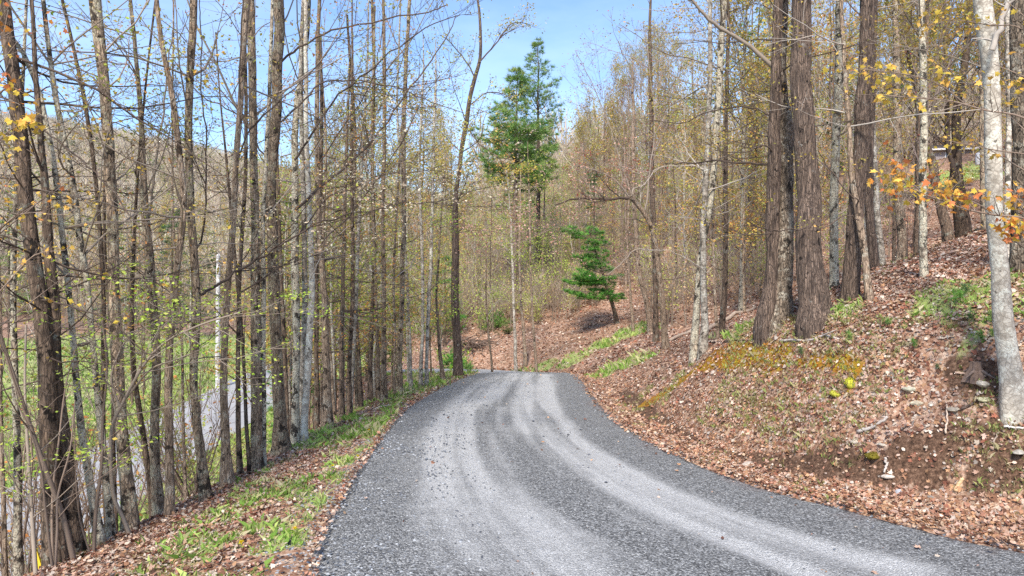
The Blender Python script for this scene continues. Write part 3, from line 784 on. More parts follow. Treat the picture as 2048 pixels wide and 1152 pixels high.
def make_tree(name, cat, label, base, P, R, bk, seed, tw='grey', low=None, top=None, limbs=(), leaf=None, k=14, flare=0.35, group=None, extra=None, H=None, rough=0.06):
    """a thing with trunk and crown: P trunk points (world), R radii"""
    rng = np.random.default_rng(seed)
    base = np.asarray(base, float)
    P = np.asarray(P, float); R = np.asarray(R, float)
    P = np.vstack([P[0] - np.array([0, 0, 0.3 + 3.0 * R[0]]), P]); R = np.concatenate([[R[0] * 1.05], R])
    root = empty(name, base, label, cat, group)
    b, Q, r = trunk_mesh(rng, P - base, R, k, flare, rough, float(base[2] - P[0][2]))
    b.build('trunk', M[bk], root)
    cb = Buf(); tips = []
    col = np.array(TWC[tw])
    zz = Q[:, 2]
    for spec in (low, top):
        if not spec: continue
        o = dict(dens=3.0, ang=(30, 75), rmin=0.004, up=0.3, jit=0.14); o.update(spec)
        for j in range(o['n']):
            z = rng.uniform(o['z0'], o['z1'])
            if z > zz[-1]: z = rng.uniform(0.6, 1.0) * zz[-1]
            i = min(len(zz) - 2, max(0, int(np.searchsorted(zz, z)) - 1))
            p = Q[i]; t = unit(Q[i + 1] - Q[i])
            el = math.radians(rng.uniform(*o['el'])); az = rng.uniform(0, 6.28)
            d = np.array([math.cos(az) * math.cos(el), math.sin(az) * math.cos(el), math.sin(el)])
            L = rng.uniform(*o['len'])
            rr = max(min(r[i] * 0.5, L * o.get('rk', 0.0065)), o['rmin'])
            B = path(rng, p, d, L, 6, o['up'], o['jit'])
            cb.tube(B, np.linspace(rr, max(0.3 * rr, o['rmin'] * 0.7), len(B)), 5, col * rng.uniform(0.85, 1.2))
            ramify(cb, rng, B, rr, o.get('lev', 2), o, tips, col)
            tips.append(B[-1])
    ltips = []
    for lm in limbs:
        o = dict(dens=3.2, ang=(25, 70), rmin=0.003, up=0.35, jit=0.15, lev=3, flat=0.8, lift=0.15); o.update(lm.get('o', {}))
        B = smooth_poly(np.asarray(lm['P'], float) - base, 4)
        n = len(B)
        B[1:-1] += rng.normal(0, 0.012, (n - 2, 3))
        rr = np.linspace(lm['r'][0], lm['r'][1], n)
        cb.tube(B, rr, 6, np.array(TWC[lm.get('tw', tw)]) * rng.uniform(0.9, 1.15))
        tt = []
        ramify(cb, rng, B, lm['r'][0], o['lev'], o, tt, np.array(TWC[lm.get('tw', tw)]))
        tt.append(B[-1])
        lf = lm.get('leaf', None)
        if lf: place_leaves(cb, rng, tt, lf)
        else: ltips += tt
    tips += ltips
    if leaf: place_leaves(cb, rng, tips, leaf)
    if extra: extra(cb, rng, Q, r)
    cb.build('crown', [M['twig'], M['leaf'], M['needle']], root)
    return root

def place_leaves(buf, rng, tips, lf):
    C = np.asarray(tips, float)
    keep = rng.uniform(0, 1, len(C)) < lf.get('p', 1.0)
    C = C[keep]
    if len(C) == 0: return
    if lf.get('kind') == 'lobed':
        lobed(buf, rng, C, lf['s'], lf['c'], lf.get('n', 2), lf.get('sp', 0.05), 1, lf.get('flat', 0.3), lf.get('droop', 0.5))
    else:
        leaves(buf, rng, C, lf['s'], lf['c'], lf.get('n', 3), lf.get('sp', 0.06), 1, lf.get('flat', 0.4), lf.get('droop', 0.0))

def conifer_crown(rng, cb, H, z0, z1, r_low, r_top, nwh, cols, tuft, n=12, el=(-5, 25), seedless=0, step=0.35, gap=0.25, side=None, tc=None, rk=0.012, flat=0.45):
    """whorls of boughs, each with side twigs carrying needle tufts"""
    col = np.array(TWC['dark'])
    C = []; O = []
    for w in range(nwh):
        f = w / max(1, nwh - 1); z = z0 + (z1 - z0) * f
        rad = r_low + (r_top - r_low) * f
        rad *= rng.uniform(0.65, 1.25)
        for j in range(rng.integers(4, 7)):
            if rng.uniform() < gap: continue
            az = rng.uniform(0, 6.28); L = rad * rng.uniform(0.6, 1.15)
            if side is not None:
                L *= 0.42 + 0.75 * max(0.0, math.cos(az - side)) ** 0.8
            e = math.radians(rng.uniform(*el))
            d = np.array([math.cos(az) * math.cos(e), math.sin(az) * math.cos(e), math.sin(e)])
            zz_ = z + rng.uniform(-0.6, 0.6) * (0.3 if side is not None else 1) * (z1 - z0) / max(1, nwh - 1)
            p = tc(min(max(zz_, z0), z1))
            B = path(rng, p, d, L, 6, 0.35, 0.08)
            rr = max(0.012, L * rk); cb.tube(B, np.linspace(rr, 0.006, len(B)), 4, col)
            m = max(2, int(L / step))
            for q in range(m):
                ff = 0.28 + 0.72 * (q + 0.5) / m
                b, t = interp_path(B, ff)
                for sgn in (-1, 1):
                    l2 = L * 0.42 * (1.15 - ff) * rng.uniform(0.6, 1.2) + 0.1
                    sd = unit(t * 0.7 + sgn * unit(np.cross(t, [0, 0, 1])) * 0.9 + rng.normal(0, 0.12, 3) + np.array([0, 0, 0.1]))
                    E = b + sd * l2
                    cb.tube(np.array([b, (b + E) / 2 + [0, 0, 0.03], E]), [0.008, 0.006, 0.004], 3, col)
                    kk = max(1, int(l2 / (tuft * 0.9)))
                    for u_ in range(kk):
                        C.append(b + (E - b) * (u_ + 1) / kk + rng.normal(0, tuft * 0.18, 3) * [1, 1, 0.5]); O.append(sd)
            C.append(B[-1]); O.append(unit(B[-1] - B[-2]))
    needles(cb, rng, C, tuft, cols, int(n * 1.7), 2, 0.3, flat, 0.07, O)
    return len(C)
# ------------------------------------------------------------------ trees along the drive, each with its own trunk line
def traced(name, cat, label, bk, pts, D=None, seed=1, H=13.0, limbs=(), **kw):
    """pts: (x, y, width) up the trunk as seen in the photo; limbs: dicts with pts, widths and a depth offset"""
    x0, y0 = pts[0][0], pts[0][1]
    g = hit(x0, y0 - (0.30 * pts[0][2] if x0 > 1024 else 0))
    if D is None: D = float(g[1])
    xy = np.array([(p[0], p[1]) for p in pts], float); w = np.array([p[2] for p in pts], float)
    rng = np.random.default_rng(seed + 1000)
    dd = np.linspace(0, 1, len(pts)) * rng.uniform(-0.05, 0.05) * D
    P = np.array([at_depth(a[0], a[1], D + e) for a, e in zip(xy, dd)])
    base = P[0].copy(); base[2] = float(height(np.array([base[0]]), np.array([base[1]]))[0])
    if abs(base[2] - P[0][2]) > 0.02: P[0] = base
    R = w / 2 / FOC * D * kw.pop('fat', 0.94 if x0 > 1480 else 0.82)
    # carry the trunk on above the frame
    d = unit(P[-1] - P[-2]); r = R[-1]; z = P[-1][2] - base[2]; q = P[-1]
    if H > z + 0.5:
        nseg = max(2, int((H - z) / 1.5)); st = (H - z) / nseg
        ext = []; er = []
        for i in range(nseg):
            d = unit(d * 0.9 + np.array([0, 0, 0.1]) + rng.normal(0, 0.03, 3)); q = q + d * st
            ext.append(q); er.append(max(0.012, r * (1 - 0.8 * (i + 1) / nseg)))
        P = np.vstack([P, ext]); R = np.concatenate([R, er])
    lms = []
    for lm in limbs:
        l2 = dict(lm); e = lm.get('dz', (0, 0.3))
        n = len(lm['pts'])
        l2['P'] = np.array([at_depth(a[0], a[1], D + e[0] + (e[1] - e[0]) * i / (n - 1)) for i, a in enumerate(lm['pts'])])
        f_ = 0.58 if x0 < 1024 else 0.72
        l2['r'] = (f_ * lm['w'][0] / 2 / FOC * D, f_ * lm['w'][1] / 2 / FOC * D)
        lms.append(l2)
    return make_tree(name, cat, label, base, P, R, bk, seed, limbs=lms, **kw)

def LOW(n=9, z0=1.2, z1=6, ln=(0.7, 2.0), el=(-10, 50), **k):
    d = dict(n=int(n * 1.25), z0=max(z0, 1.9), z1=z1, len=(ln[0], ln[1] * 1.15), el=el, dens=3.0, lev=3, rmin=0.0025, up=0.15, flat=0.6, jit=0.13); d.update(k); return d
def TOP(n=8, z0=5, z1=12, ln=(1.5, 3.6), el=(25, 60), **k):
    d = dict(n=max(3, n // 2), z0=z0, z1=z1, len=ln, el=el, dens=1.5, lev=2, rmin=0.006, up=0.8, jit=0.12); d.update(k); return d
LV = lambda c, p=0.5, s=0.045, n=3, sp=0.07, **k: dict(c=c, p=min(1, p * 1.5), s=s * 1.1, n=n + 2, sp=sp * 1.2, **k)

T = traced
# --- left bank, from the left edge inwards
T('oak_tree', 'tree', 'thick black-barked trunk at the left edge, left stem of the dark pair', 'dark', [(112, 1128, 52), (102, 1010, 44), (96, 860, 40), (90, 700, 36), (62, 500, 34), (40, 300, 33), (22, 130, 30), (6, 0, 28)], 6.95, 1,
  low=LOW(22, 1.0, 6.0, (0.8, 2.2), (-20, 30), dens=3.5), top=TOP(6), leaf=LV(AMBER, 0.10, 0.05), tw='dark', k=18, flare=0.22,
  limbs=[dict(pts=[(40, 240), (90, 262), (140, 300), (190, 345), (240, 400), (285, 470)], w=(7, 3), dz=(0, -0.5)), dict(pts=[(60, 480), (0, 430), (-40, 360)], w=(6, 3), dz=(0, -0.4)),
         dict(pts=[(75, 600), (150, 615), (220, 640), (290, 705), (340, 690)], w=(7, 3), dz=(0, -0.3))])
T('oak_tree', 'tree', 'thick black-barked trunk at the left edge, right stem of the dark pair', 'dark', [(150, 1100, 56), (138, 1000, 44), (126, 880, 38), (112, 740, 32), (104, 600, 26), (98, 480, 22), (88, 340, 16), (78, 200, 12)], 7.15, 2, H=7.5,
  low=LOW(12, 0.8, 5.0, (0.6, 1.6)), tw='dark', k=18, flare=0.22)
T('maple_tree', 'tree', 'crooked lichen-grey trunk leaning left beside the dark pair', 'lichen', [(203, 1086, 26), (184, 1000, 19), (168, 900, 17), (155, 780, 15), (150, 700, 14), (139, 600, 13), (128, 500, 13), (118, 400, 13), (105, 310, 12), (90, 220, 11), (70, 125, 11), (30, 65, 9), (-20, 20, 8)], 7.4, 3, H=6.2,
  low=LOW(9, 1.2, 5.5), top=None, leaf=LV(GOLD, 0.45, 0.04))
T('maple_tree', 'tree', 'slim black-and-grey patched trunk leaning left, second from the dark pair', 'lichen', [(222, 1062, 22), (212, 960, 16), (200, 850, 14), (190, 740, 14), (180, 610, 14), (172, 560, 14), (160, 480, 14), (145, 370, 14), (130, 290, 13), (118, 235, 12), (105, 150, 11), (97, 90, 10), (85, 0, 9)], 7.6, 4,
  low=LOW(9, 1.2, 5.5), top=TOP(5), leaf=LV(GOLD, 0.35, 0.04))
T('maple_tree', 'tree', 'grey-barked straight tree with green-grey lichen, thickest of the left row', 'maple', [(264, 1060, 40), (250, 950, 30), (240, 800, 27), (235, 700, 27), (228, 570, 25), (226, 500, 24), (220, 400, 24), (213, 280, 23), (206, 180, 23), (196, 90, 25), (190, 0, 26)], 7.85, 5,
  low=LOW(10, 1.4, 6.0), top=TOP(8), leaf=LV(RUST, 0.35, 0.04), k=18,
  limbs=[dict(pts=[(222, 440), (250, 425), (290, 430), (340, 415)], w=(4, 1.5), dz=(0, -0.3), leaf=LV(RUST, 0.7, 0.035)), dict(pts=[(208, 190), (180, 150), (140, 120), (95, 85), (60, 40)], w=(5, 2), dz=(0, 0.4))])
T('maple_tree', 'tree', 'thin dark leaning stem rising behind the thickest grey tree of the left row', 'dark', [(218, 1068, 16), (208, 960, 11), (205, 800, 11), (210, 600, 10), (200, 480, 10), (195, 370, 9), (185, 290, 9), (175, 230, 9), (165, 170, 8), (155, 130, 8), (140, 70, 7), (125, 0, 7)], 8.6, 6, low=LOW(6), top=None, tw='dark', H=9)
T('maple_tree', 'tree', 'brown trunk of the close left row forking into bare stems at top', 'maple', [(318, 1022, 30), (312, 930, 22), (306, 800, 20), (312, 690, 20), (303, 600, 22), (298, 520, 22), (293, 440, 18), (288, 340, 14), (282, 230, 11), (272, 110, 9), (262, 0, 8)], 8.5, 7,
  low=LOW(10, 2.0, 6, (0.6, 1.6)), top=TOP(5), leaf=LV(YG, 0.35, 0.04),
  limbs=[dict(pts=[(296, 470), (300, 400), (310, 330), (322, 250), (335, 150), (345, 60)], w=(10, 4), dz=(0, 0.3)), dict(pts=[(298, 460), (285, 400), (270, 330), (262, 280)], w=(6, 3), dz=(0, -0.3)),
         dict(pts=[(296, 380), (330, 300), (342, 230), (355, 180)], w=(5, 2), dz=(0, -0.3))])
T('maple_tree', 'tree', 'straight grey-brown trunk right beside the forking trunk in left row', 'brown', [(341, 1036, 24), (338, 930, 20), (336, 800, 19), (338, 720, 18), (342, 640, 17), (352, 540, 15), (372, 430, 14), (365, 360, 14), (355, 290, 14), (350, 200, 13), (335, 150, 12), (322, 90, 11), (312, 0, 10)], 8.2, 8,
  low=LOW(7, 1.6, 6), top=TOP(5), tw='grey')
T('maple_tree', 'tree', 'slanting thin dark stem crossing in front of the pale lower road', 'dark', [(308, 1030, 18), (300, 960, 14), (285, 860, 13), (272, 790, 12), (262, 700, 11), (262, 600, 9), (268, 480, 8), (275, 340, 6)], 8.7, 9, H=6.5, low=LOW(7, 1.0, 5, (0.4, 1.1)), tw='dark')
T('maple_tree', 'tree', 'nearly straight black-blotched trunk standing apart at the bank edge', 'maple', [(413, 1003, 30), (403, 920, 22), (392, 830, 19), (388, 760, 19), (392, 640, 20), (389, 560, 19), (385, 480, 18), (380, 400, 17), (378, 300, 17), (379, 200, 17), (383, 100, 17), (386, 0, 16)], 8.8, 10,
  low=LOW(7, 1.8, 6), top=TOP(7), leaf=LV(OLIVE, 0.35, 0.04), k=16,
  limbs=[dict(pts=[(392, 592), (440, 566), (500, 528), (565, 490), (630, 450), (711, 425), (812, 408), (892, 400), (960, 372)], w=(11, 3), dz=(0, 2.2), tw='dark', leaf=LV(CREAM, 0.6, 0.04, 3, 0.05), o=dict(dens=4.0, flat=0.45, lift=0.1)),
         dict(pts=[(392, 500), (408, 460), (412, 380), (410, 280), (405, 180), (402, 60), (400, -10)], w=(7, 3), dz=(0, -0.4), tw='dark'),
         dict(pts=[(391, 700), (440, 660), (480, 620), (520, 604)], w=(4, 1.5), dz=(0, -0.6))])
T('maple_tree', 'tree', 'smooth grey-brown trunk with dark stain, right of the isolated blotched one', 'brown', [(455, 975, 34), (452, 900, 22), (451, 800, 18), (450, 690, 16), (453, 600, 15), (460, 500, 15), (467, 400, 14), (473, 280, 14), (482, 160, 14), (488, 60, 15), (493, 0, 16)], 9.6, 11,
  low=LOW(6, 2.5, 6), top=TOP(7), leaf=LV(OLIVE, 0.35, 0.04),
  limbs=[dict(pts=[(470, 330), (500, 260), (560, 200), (620, 150), (690, 60)], w=(6, 2.5), dz=(0, 0.5), tw='dark'), dict(pts=[(476, 240), (450, 260), (420, 262), (392, 268)], w=(3, 1.5), dz=(0, -0.3))])
T('young_maple', 'tree', 'thin dark trunk just right of the stained grey-brown trunk', 'dark', [(479, 948, 15), (477, 860, 12), (475, 760, 11), (476, 600, 10), (482, 480, 9), (492, 360, 9), (494, 200, 8), (488, 0, 7)], 10.2, 12, low=LOW(6, 1.5, 6), top=None, tw='dark', H=8)
T('young_maple', 'tree', 'pencil-thin black stem leaning left before the pinkish trunk', 'dark', [(500, 940, 10), (492, 840, 9), (488, 740, 8), (482, 640, 8), (474, 560, 8), (466, 470, 7), (455, 340, 6)], 10.3, 13, low=LOW(6, 1.5, 5), top=None, tw='dark', H=6.8)
T('maple_tree', 'tree', 'pinkish-grey double trunk beside the woodpecker-pitted tree', 'maple', [(514, 940, 30), (514, 860, 26), (513, 760, 25), (512, 650, 24), (511, 550, 22), (510, 430, 19), (509, 300, 19), (507, 150, 19), (504, 0, 18)], 10.4, 14,
  low=LOW(5, 3, 7), top=TOP(7), leaf=LV(RUST, 0.35, 0.04), extra=None)
T('birch_tree', 'tree', 'thin dark-banded stem pressed against the right of the pinkish trunk', 'lichen', [(527, 936, 14), (528, 830, 12), (526, 700, 12), (527, 600, 12), (524, 500, 11), (528, 380, 10), (538, 200, 9), (545, 0, 8)], 10.5, 15, low=LOW(4), top=None, H=9)
T('maple_tree', 'tree', 'big pitted trunk with a dark burl ring halfway up, left of drive', 'maple', [(562, 908, 44), (556, 850, 31), (552, 780, 28), (551, 700, 27), (551, 620, 27), (550, 590, 30), (546, 560, 26), (542, 460, 26), (542, 380, 25), (546, 280, 25), (550, 170, 24), (555, 80, 24), (557, 0, 24)], 11.6, 16,
  low=LOW(5, 3, 7), top=TOP(9), leaf=LV(OLIVE, 0.45, 0.045), k=18,
  limbs=[dict(pts=[(548, 250), (600, 210), (640, 168), (701, 161), (782, 171), (822, 186), (877, 211), (928, 226)], w=(7, 2.5), dz=(0, 0.8), tw='dark', leaf=LV(RUST, 0.4, 0.04)),
         dict(pts=[(552, 130), (600, 95), (666, 60), (741, 45), (852, 25), (893, 10)], w=(8, 3), dz=(0, -0.8), tw='dark', leaf=LV(RUST, 0.4, 0.04)),
         dict(pts=[(546, 330), (520, 300), (495, 250), (450, 215), (400, 190), (340, 110), (270, 20)], w=(6, 2.5), dz=(0, -1.0), tw='dark')])
T('maple_tree', 'tree', 'blotched dark-and-pale trunk, left of the pale smooth pair', 'lichen', [(591, 885, 24), (592, 800, 18), (593, 700, 17), (594, 600, 18), (592, 520, 19), (590, 400, 17), (588, 290, 16), (594, 200, 15), (612, 90, 14), (618, 0, 13)], 12.3, 17,
  low=LOW(5, 3, 7), top=TOP(7), leaf=LV(OLIVE, 0.5, 0.045),
  limbs=[dict(pts=[(590, 420), (636, 377), (701, 322), (762, 262), (812, 186), (852, 136), (892, 75), (912, 30)], w=(10, 3), dz=(0, 1.5), tw='dark', leaf=LV(OLIVE, 0.5, 0.04, 3)),
         dict(pts=[(589, 320), (621, 272), (666, 201), (721, 156), (782, 106), (852, 55), (920, 30)], w=(8, 2.5), dz=(0, -1.0), tw='dark', leaf=LV(OLIVE, 0.5, 0.04, 3)),
         dict(pts=[(592, 480), (650, 400), (700, 380), (760, 350), (830, 345), (890, 330)], w=(6, 2), dz=(0, 0.5), tw='dark', leaf=LV(GOLD, 0.6, 0.045, 3))])
T('beech_tree', 'tree', 'pale smooth slender trunk, right one of the pair left of the drive', 'beech', [(607, 888, 22), (612, 800, 17), (617, 700, 16), (622, 600, 15), (622, 500, 13), (618, 400, 12), (612, 250, 11), (612, 0, 9)], 12.4, 18,
  low=LOW(6, 3, 7), top=TOP(6), leaf=LV(GOLD, 0.55, 0.045), limbs=[dict(pts=[(620, 560), (640, 520), (668, 480), (700, 450)], w=(5, 2), dz=(0, -0.5), tw='pale')])
T('beech_tree', 'tree', 'pale brownish slender trunk, left one of the pair left of the drive', 'pale', [(598, 890, 18), (603, 800, 14), (607, 700, 13), (611, 600, 13), (609, 500, 12), (605, 350, 11), (600, 200, 10), (605, 0, 9)], 12.9, 19, low=LOW(5, 3, 7), top=TOP(4), leaf=LV(RUST, 0.55, 0.045))
T('maple_tree', 'tree', 'brown trunk standing alone in front of the dead-branched spruce', 'brown', [(655, 858, 28), (652, 780, 20), (650, 700, 18), (648, 620, 16), (644, 520, 14), (636, 400, 13), (632, 280, 12), (634, 120, 10), (640, 0, 9)], 14.0, 20,
  low=LOW(8, 2, 7), top=TOP(8), leaf=LV(RUST, 0.5, 0.05),
  limbs=[dict(pts=[(646, 480), (700, 430), (760, 350), (800, 290), (840, 210), (880, 150)], w=(6, 2), dz=(0, 0.6), tw='dark', leaf=LV(OLIVE, 0.6, 0.05)),
         dict(pts=[(634, 330), (690, 250), (740, 170), (760, 90), (770, 20)], w=(5, 2), dz=(0, -0.6), tw='dark', leaf=LV(OLIVE, 0.6, 0.05))])
T('spruce_tree', 'tree', 'thin black trunk bristling with dead horizontal branches', 'dark', [(684, 842, 18), (683, 780, 13), (683, 700, 11), (684, 620, 10), (686, 500, 9), (690, 400, 8), (694, 250, 6), (700, 90, 4)], 15.0, 21, H=8.6,
  low=dict(n=46, z0=0.9, z1=7.5, len=(0.7, 2.3), el=(-22, 8), dens=2.6, lev=2, rmin=0.004, up=0.25, flat=0.35, jit=0.08, rk=0.008), top=None, tw='dark', leaf=LV(RUST, 0.06, 0.05))
T('young_maple', 'tree', 'thin dark stem standing immediately right of the dead-branched spruce', 'dark', [(700, 835, 14), (699, 740, 11), (704, 640, 10), (706, 500, 9), (702, 350, 8), (705, 150, 6)], 15.6, 22, low=LOW(9, 1.5, 7), tw='grey', leaf=LV(RUST, 0.5, 0.05), H=10)
T('birch_tree', 'tree', 'whitish slim stem between the spruce and the drive bend', 'pale', [(702, 838, 10), (704, 780, 8), (708, 700, 8), (712, 600, 8), (716, 480, 8), (725, 300, 7)], 16.2, 23, low=LOW(7, 1.5, 7), tw='pale', leaf=LV(RUST, 0.5, 0.05), H=11)
T('maple_tree', 'tree', 'grey trunk with brown base near the brushy edge of the drive', 'brown', [(769, 808, 18), (768, 740, 13), (766, 660, 12), (768, 560, 11), (765, 400, 10), (770, 250, 9), (768, 60, 8)], 17.6, 24, low=LOW(10, 1.5, 9), top=TOP(8), leaf=LV(OLIVE, 0.5, 0.055))
T('maple_tree', 'tree', 'dark stem rising from the leaf hollow left of the yellowish sapling', 'dark', [(742, 815, 14), (740, 740, 11), (744, 640, 10), (750, 500, 10), (745, 350, 9), (748, 150, 8), (745, 0, 7)], 18.2, 25, low=LOW(10, 1.5, 9), top=TOP(6), leaf=LV(RUST, 0.45, 0.055), tw='dark')
T('young_maple', 'tree', 'yellowish thin sapling touching the straight grey trunk by the bend', 'brown', [(788, 795, 8), (788, 740, 6), (790, 660, 6), (786, 560, 6), (792, 450, 5), (800, 300, 4)], 18.6, 26, low=LOW(10, 1.5, 7), tw='pale', leaf=LV(YG, 0.6, 0.055), H=8)
T('ash_tree', 'tree', 'straight grey trunk of middling girth nearest the grassy verge bend', 'maple', [(799, 792, 20), (799, 740, 15), (800, 660, 13), (803, 560, 12), (808, 450, 11), (806, 300, 10), (812, 120, 9), (820, 0, 8)], 19.2, 27, low=LOW(10, 2.5, 9), top=TOP(8), leaf=LV(OLIVE, 0.55, 0.055))
T('birch_tree', 'tree', 'pale slender trunk, left of the two near the drive crest', 'pale', [(841, 776, 11), (843, 720, 9), (846, 650, 8), (846, 560, 8), (842, 460, 7), (838, 330, 6), (845, 180, 5)], 20.8, 28, low=LOW(10, 2, 9), leaf=LV(YG, 0.5, 0.055), H=11)
T('birch_tree', 'tree', 'pale slender trunk, right of the two near the drive crest', 'pale', [(853, 772, 11), (854, 720, 9), (856, 650, 9), (860, 560, 9), (862, 480, 8), (866, 380, 7), (870, 200, 6)], 21.2, 29, low=LOW(10, 2, 9), leaf=LV(GOLD, 0.5, 0.055), H=11)
T('young_maple', 'tree', 'brown sapling leaning left between pale pair and lone dark trunk', 'brown', [(886, 763, 13), (880, 720, 9), (876, 660, 7), (872, 600, 6), (876, 520, 5), (884, 400, 4)], 22.6, 30, low=LOW(9, 1.5, 6), leaf=LV(LIME, 0.5, 0.06), H=7)
T('cherry_tree', 'tree', 'lone reddish-black trunk beside drive crest with a crooked open top', 'pine', [(915, 753, 25), (914, 700, 21), (912, 620, 20), (911, 540, 19), (910, 450, 17), (912, 400, 13), (918, 350, 10), (924, 300, 11), (934, 230, 11), (944, 180, 10), (955, 140, 9), (962, 110, 8), (962, 60, 7), (956, 10, 6), (950, -30, 4)], 24.3, 31, H=13.2, tw='dark',
  low=LOW(12, 5.0, 9.5, (1.2, 3.0), (5, 45), dens=2.2), leaf=LV(OLIVE, 0.7, 0.075, 4, 0.12),
  limbs=[dict(pts=[(958, 125), (990, 90), (1010, 60), (1030, 45), (1060, 50)], w=(6, 2), dz=(0, 0.5), leaf=LV(OLIVE, 0.8, 0.07, 4, 0.12)), dict(pts=[(940, 210), (975, 185), (1010, 190), (1045, 215)], w=(5, 2), dz=(0, 0.5), leaf=LV(OLIVE, 0.5, 0.07)),
         dict(pts=[(950, 155), (930, 120), (905, 90), (880, 70)], w=(5, 2), dz=(0, -0.5), leaf=LV(OLIVE, 0.8, 0.07, 4, 0.12)), dict(pts=[(930, 245), (960, 290), (990, 310), (1010, 335)], w=(4, 2), dz=(0, -0.5), leaf=LV(RUST, 0.6, 0.07, 3, 0.12)),
         dict(pts=[(914, 400), (950, 380), (1000, 370), (1060, 345)], w=(4, 1.5), dz=(0, 0.3), leaf=LV(GOLD, 0.8, 0.08, 4, 0.12))])
# thin stems in the gaps of the left row
gaps = [((12, 1150), 10, 'brown', 'slim brown stem lowest in the left corner of the bank'), ((36, 1150), 18, 'lichen', 'patchy grey trunk in the left corner left of the dark pair'),
        ((232, 1052), 9, 'dark', 'very thin dark stem just left of the thickest grey tree'), ((372, 1000), 7, 'brown', 'very thin brown stem left of the isolated blotched tree'),
        ((575, 880), 10, 'dark', 'thin dark stem behind the burl-ringed trunk'), ((632, 868), 11, 'dark', 'thin mossy dark stem right of the pale smooth pair'),
        ((668, 848), 8, 'brown', 'thin brown stem right of the trunk standing alone'), ((722, 830), 9, 'dark', 'thin dark stem with bare base right of the spruce'),
        ((756, 812), 8, 'brown', 'thin stem between two grey trunks at the brushy edge'), ((822, 782), 7, 'pale', 'thin pale stem left of the crest birches')]
for i, ((x, y), w, bk, lb) in enumerate(gaps):
    r_ = np.random.default_rng(400 + i); D_ = np.interp(y, [760, 790, 840, 900, 1000, 1150], [22, 19.5, 15.5, 12.4, 9.2, 7.0]) + 0.6
    l_ = r_.uniform(-30, 12)
    T('young_maple', 'tree', lb, bk, [(x, y, w * 1.4), (x + l_ * 0.2, y - 120, w), (x + l_ * 0.6 + r_.uniform(-8, 8), y - 320, w * 0.9), (x + l_ + r_.uniform(-12, 12), y - 560, w * 0.75), (x + l_ * 1.2, y - 800, w * 0.6)], float(D_), 410 + i,
      low=LOW(11, 0.8, 6, (0.5, 1.5), (0, 50)), leaf=LV([OLIVE, RUST, YG][i % 3], 0.3, 0.045), H=float(r_.uniform(6, 9)), tw=['dark', 'grey', 'brown'][i % 3])

# --- right side
T('oak_tree', 'tree', 'rough dark two-toned trunk, left of the two biggest trees', 'shag', [(1552, 670, 60), (1556, 620, 50), (1560, 560, 46), (1566, 480, 43), (1568, 400, 41), (1566, 300, 38), (1563, 200, 32), (1560, 100, 29), (1560, 0, 27)], None, 51, 
  low=LOW(6, 3.2, 6, (0.7, 1.8)), top=TOP(8, 6, 13), tw='dark', k=24, flare=0.22, rough=0.09, leaf=LV(GOLD, 0.45, 0.045),
  limbs=[dict(pts=[(1560, 330), (1500, 327), (1440, 322), (1380, 327), (1330, 327)], w=(8, 3), dz=(0, 0.6), tw='dark', o=dict(dens=4.5)),
         dict(pts=[(1562, 150), (1500, 92), (1440, 55), (1400, 20), (1370, -20)], w=(13, 6), dz=(0, -0.3), tw='grey', leaf=LV(GOLD, 0.5, 0.04, 3)),
         dict(pts=[(1562, 330), (1530, 290), (1490, 305), (1430, 300)], w=(6, 2), dz=(0, -0.5), tw='dark'),
         dict(pts=[(1562, 240), (1500, 215), (1430, 220), (1360, 245), (1300, 240)], w=(5, 2), dz=(0, 0.8), tw='dark', leaf=LV(GOLD, 0.5, 0.045, 3)),
         dict(pts=[(1560, 465), (1500, 470), (1450, 455), (1400, 440)], w=(4, 1.5), dz=(0, -0.5), tw='dark')])
T('pine_tree', 'tree', 'dark purplish trunk half hidden behind the rough two-toned one', 'pine', [(1536, 668, 50), (1540, 600, 36), (1546, 520, 31), (1550, 400, 28), (1551, 300, 26), (1554, 200, 22), (1556, 0, 18)], 11.9, 52, low=LOW(5, 3.2, 6), top=TOP(6, 6, 12), tw='dark', k=20)
T('pine_tree', 'tree', 'biggest trunk, deeply furrowed bark and flared mossy foot on the bank', 'pine', [(1628, 667, 74), (1626, 610, 58), (1624, 540, 53), (1618, 450, 49), (1613, 350, 46), (1607, 240, 44), (1600, 120, 42), (1592, 0, 39)], None, 53,
  low=LOW(7, 3.0, 6, (0.6, 1.5)), top=TOP(8, 6, 13), tw='dark', k=28, flare=0.22, rough=0.08,
  limbs=[dict(pts=[(1612, 455), (1560, 462), (1520, 455), (1480, 440)], w=(4, 1.5), dz=(-0.1, -0.8), tw='dark')])
T('pine_tree', 'tree', 'second dark furrowed trunk, right of the biggest one', 'pine', [(1699, 642, 46), (1701, 590, 36), (1704, 520, 33), (1711, 440, 31), (1718, 340, 29), (1726, 240, 28), (1732, 120, 27), (1737, 0, 26)], 11.0, 54,
  low=LOW(7, 2.8, 6, (0.6, 1.6)), top=TOP(8, 6, 13), tw='dark', k=22, flare=0.22,
  limbs=[dict(pts=[(1700, 590), (1740, 605), (1790, 600), (1830, 590)], w=(3, 1.2), dz=(-0.1, -0.9), tw='dark')])
T('maple_tree', 'tree', 'patchy dark trunk between the biggest tree and the second pine', 'lichen', [(1670, 642, 24), (1670, 580, 18), (1669, 500, 18), (1670, 400, 17), (1672, 290, 17), (1677, 170, 16), (1681, 0, 15)], 12.0, 55, low=LOW(9, 2.5, 6), top=TOP(7, 6, 12), leaf=LV(GOLD, 0.55, 0.045))
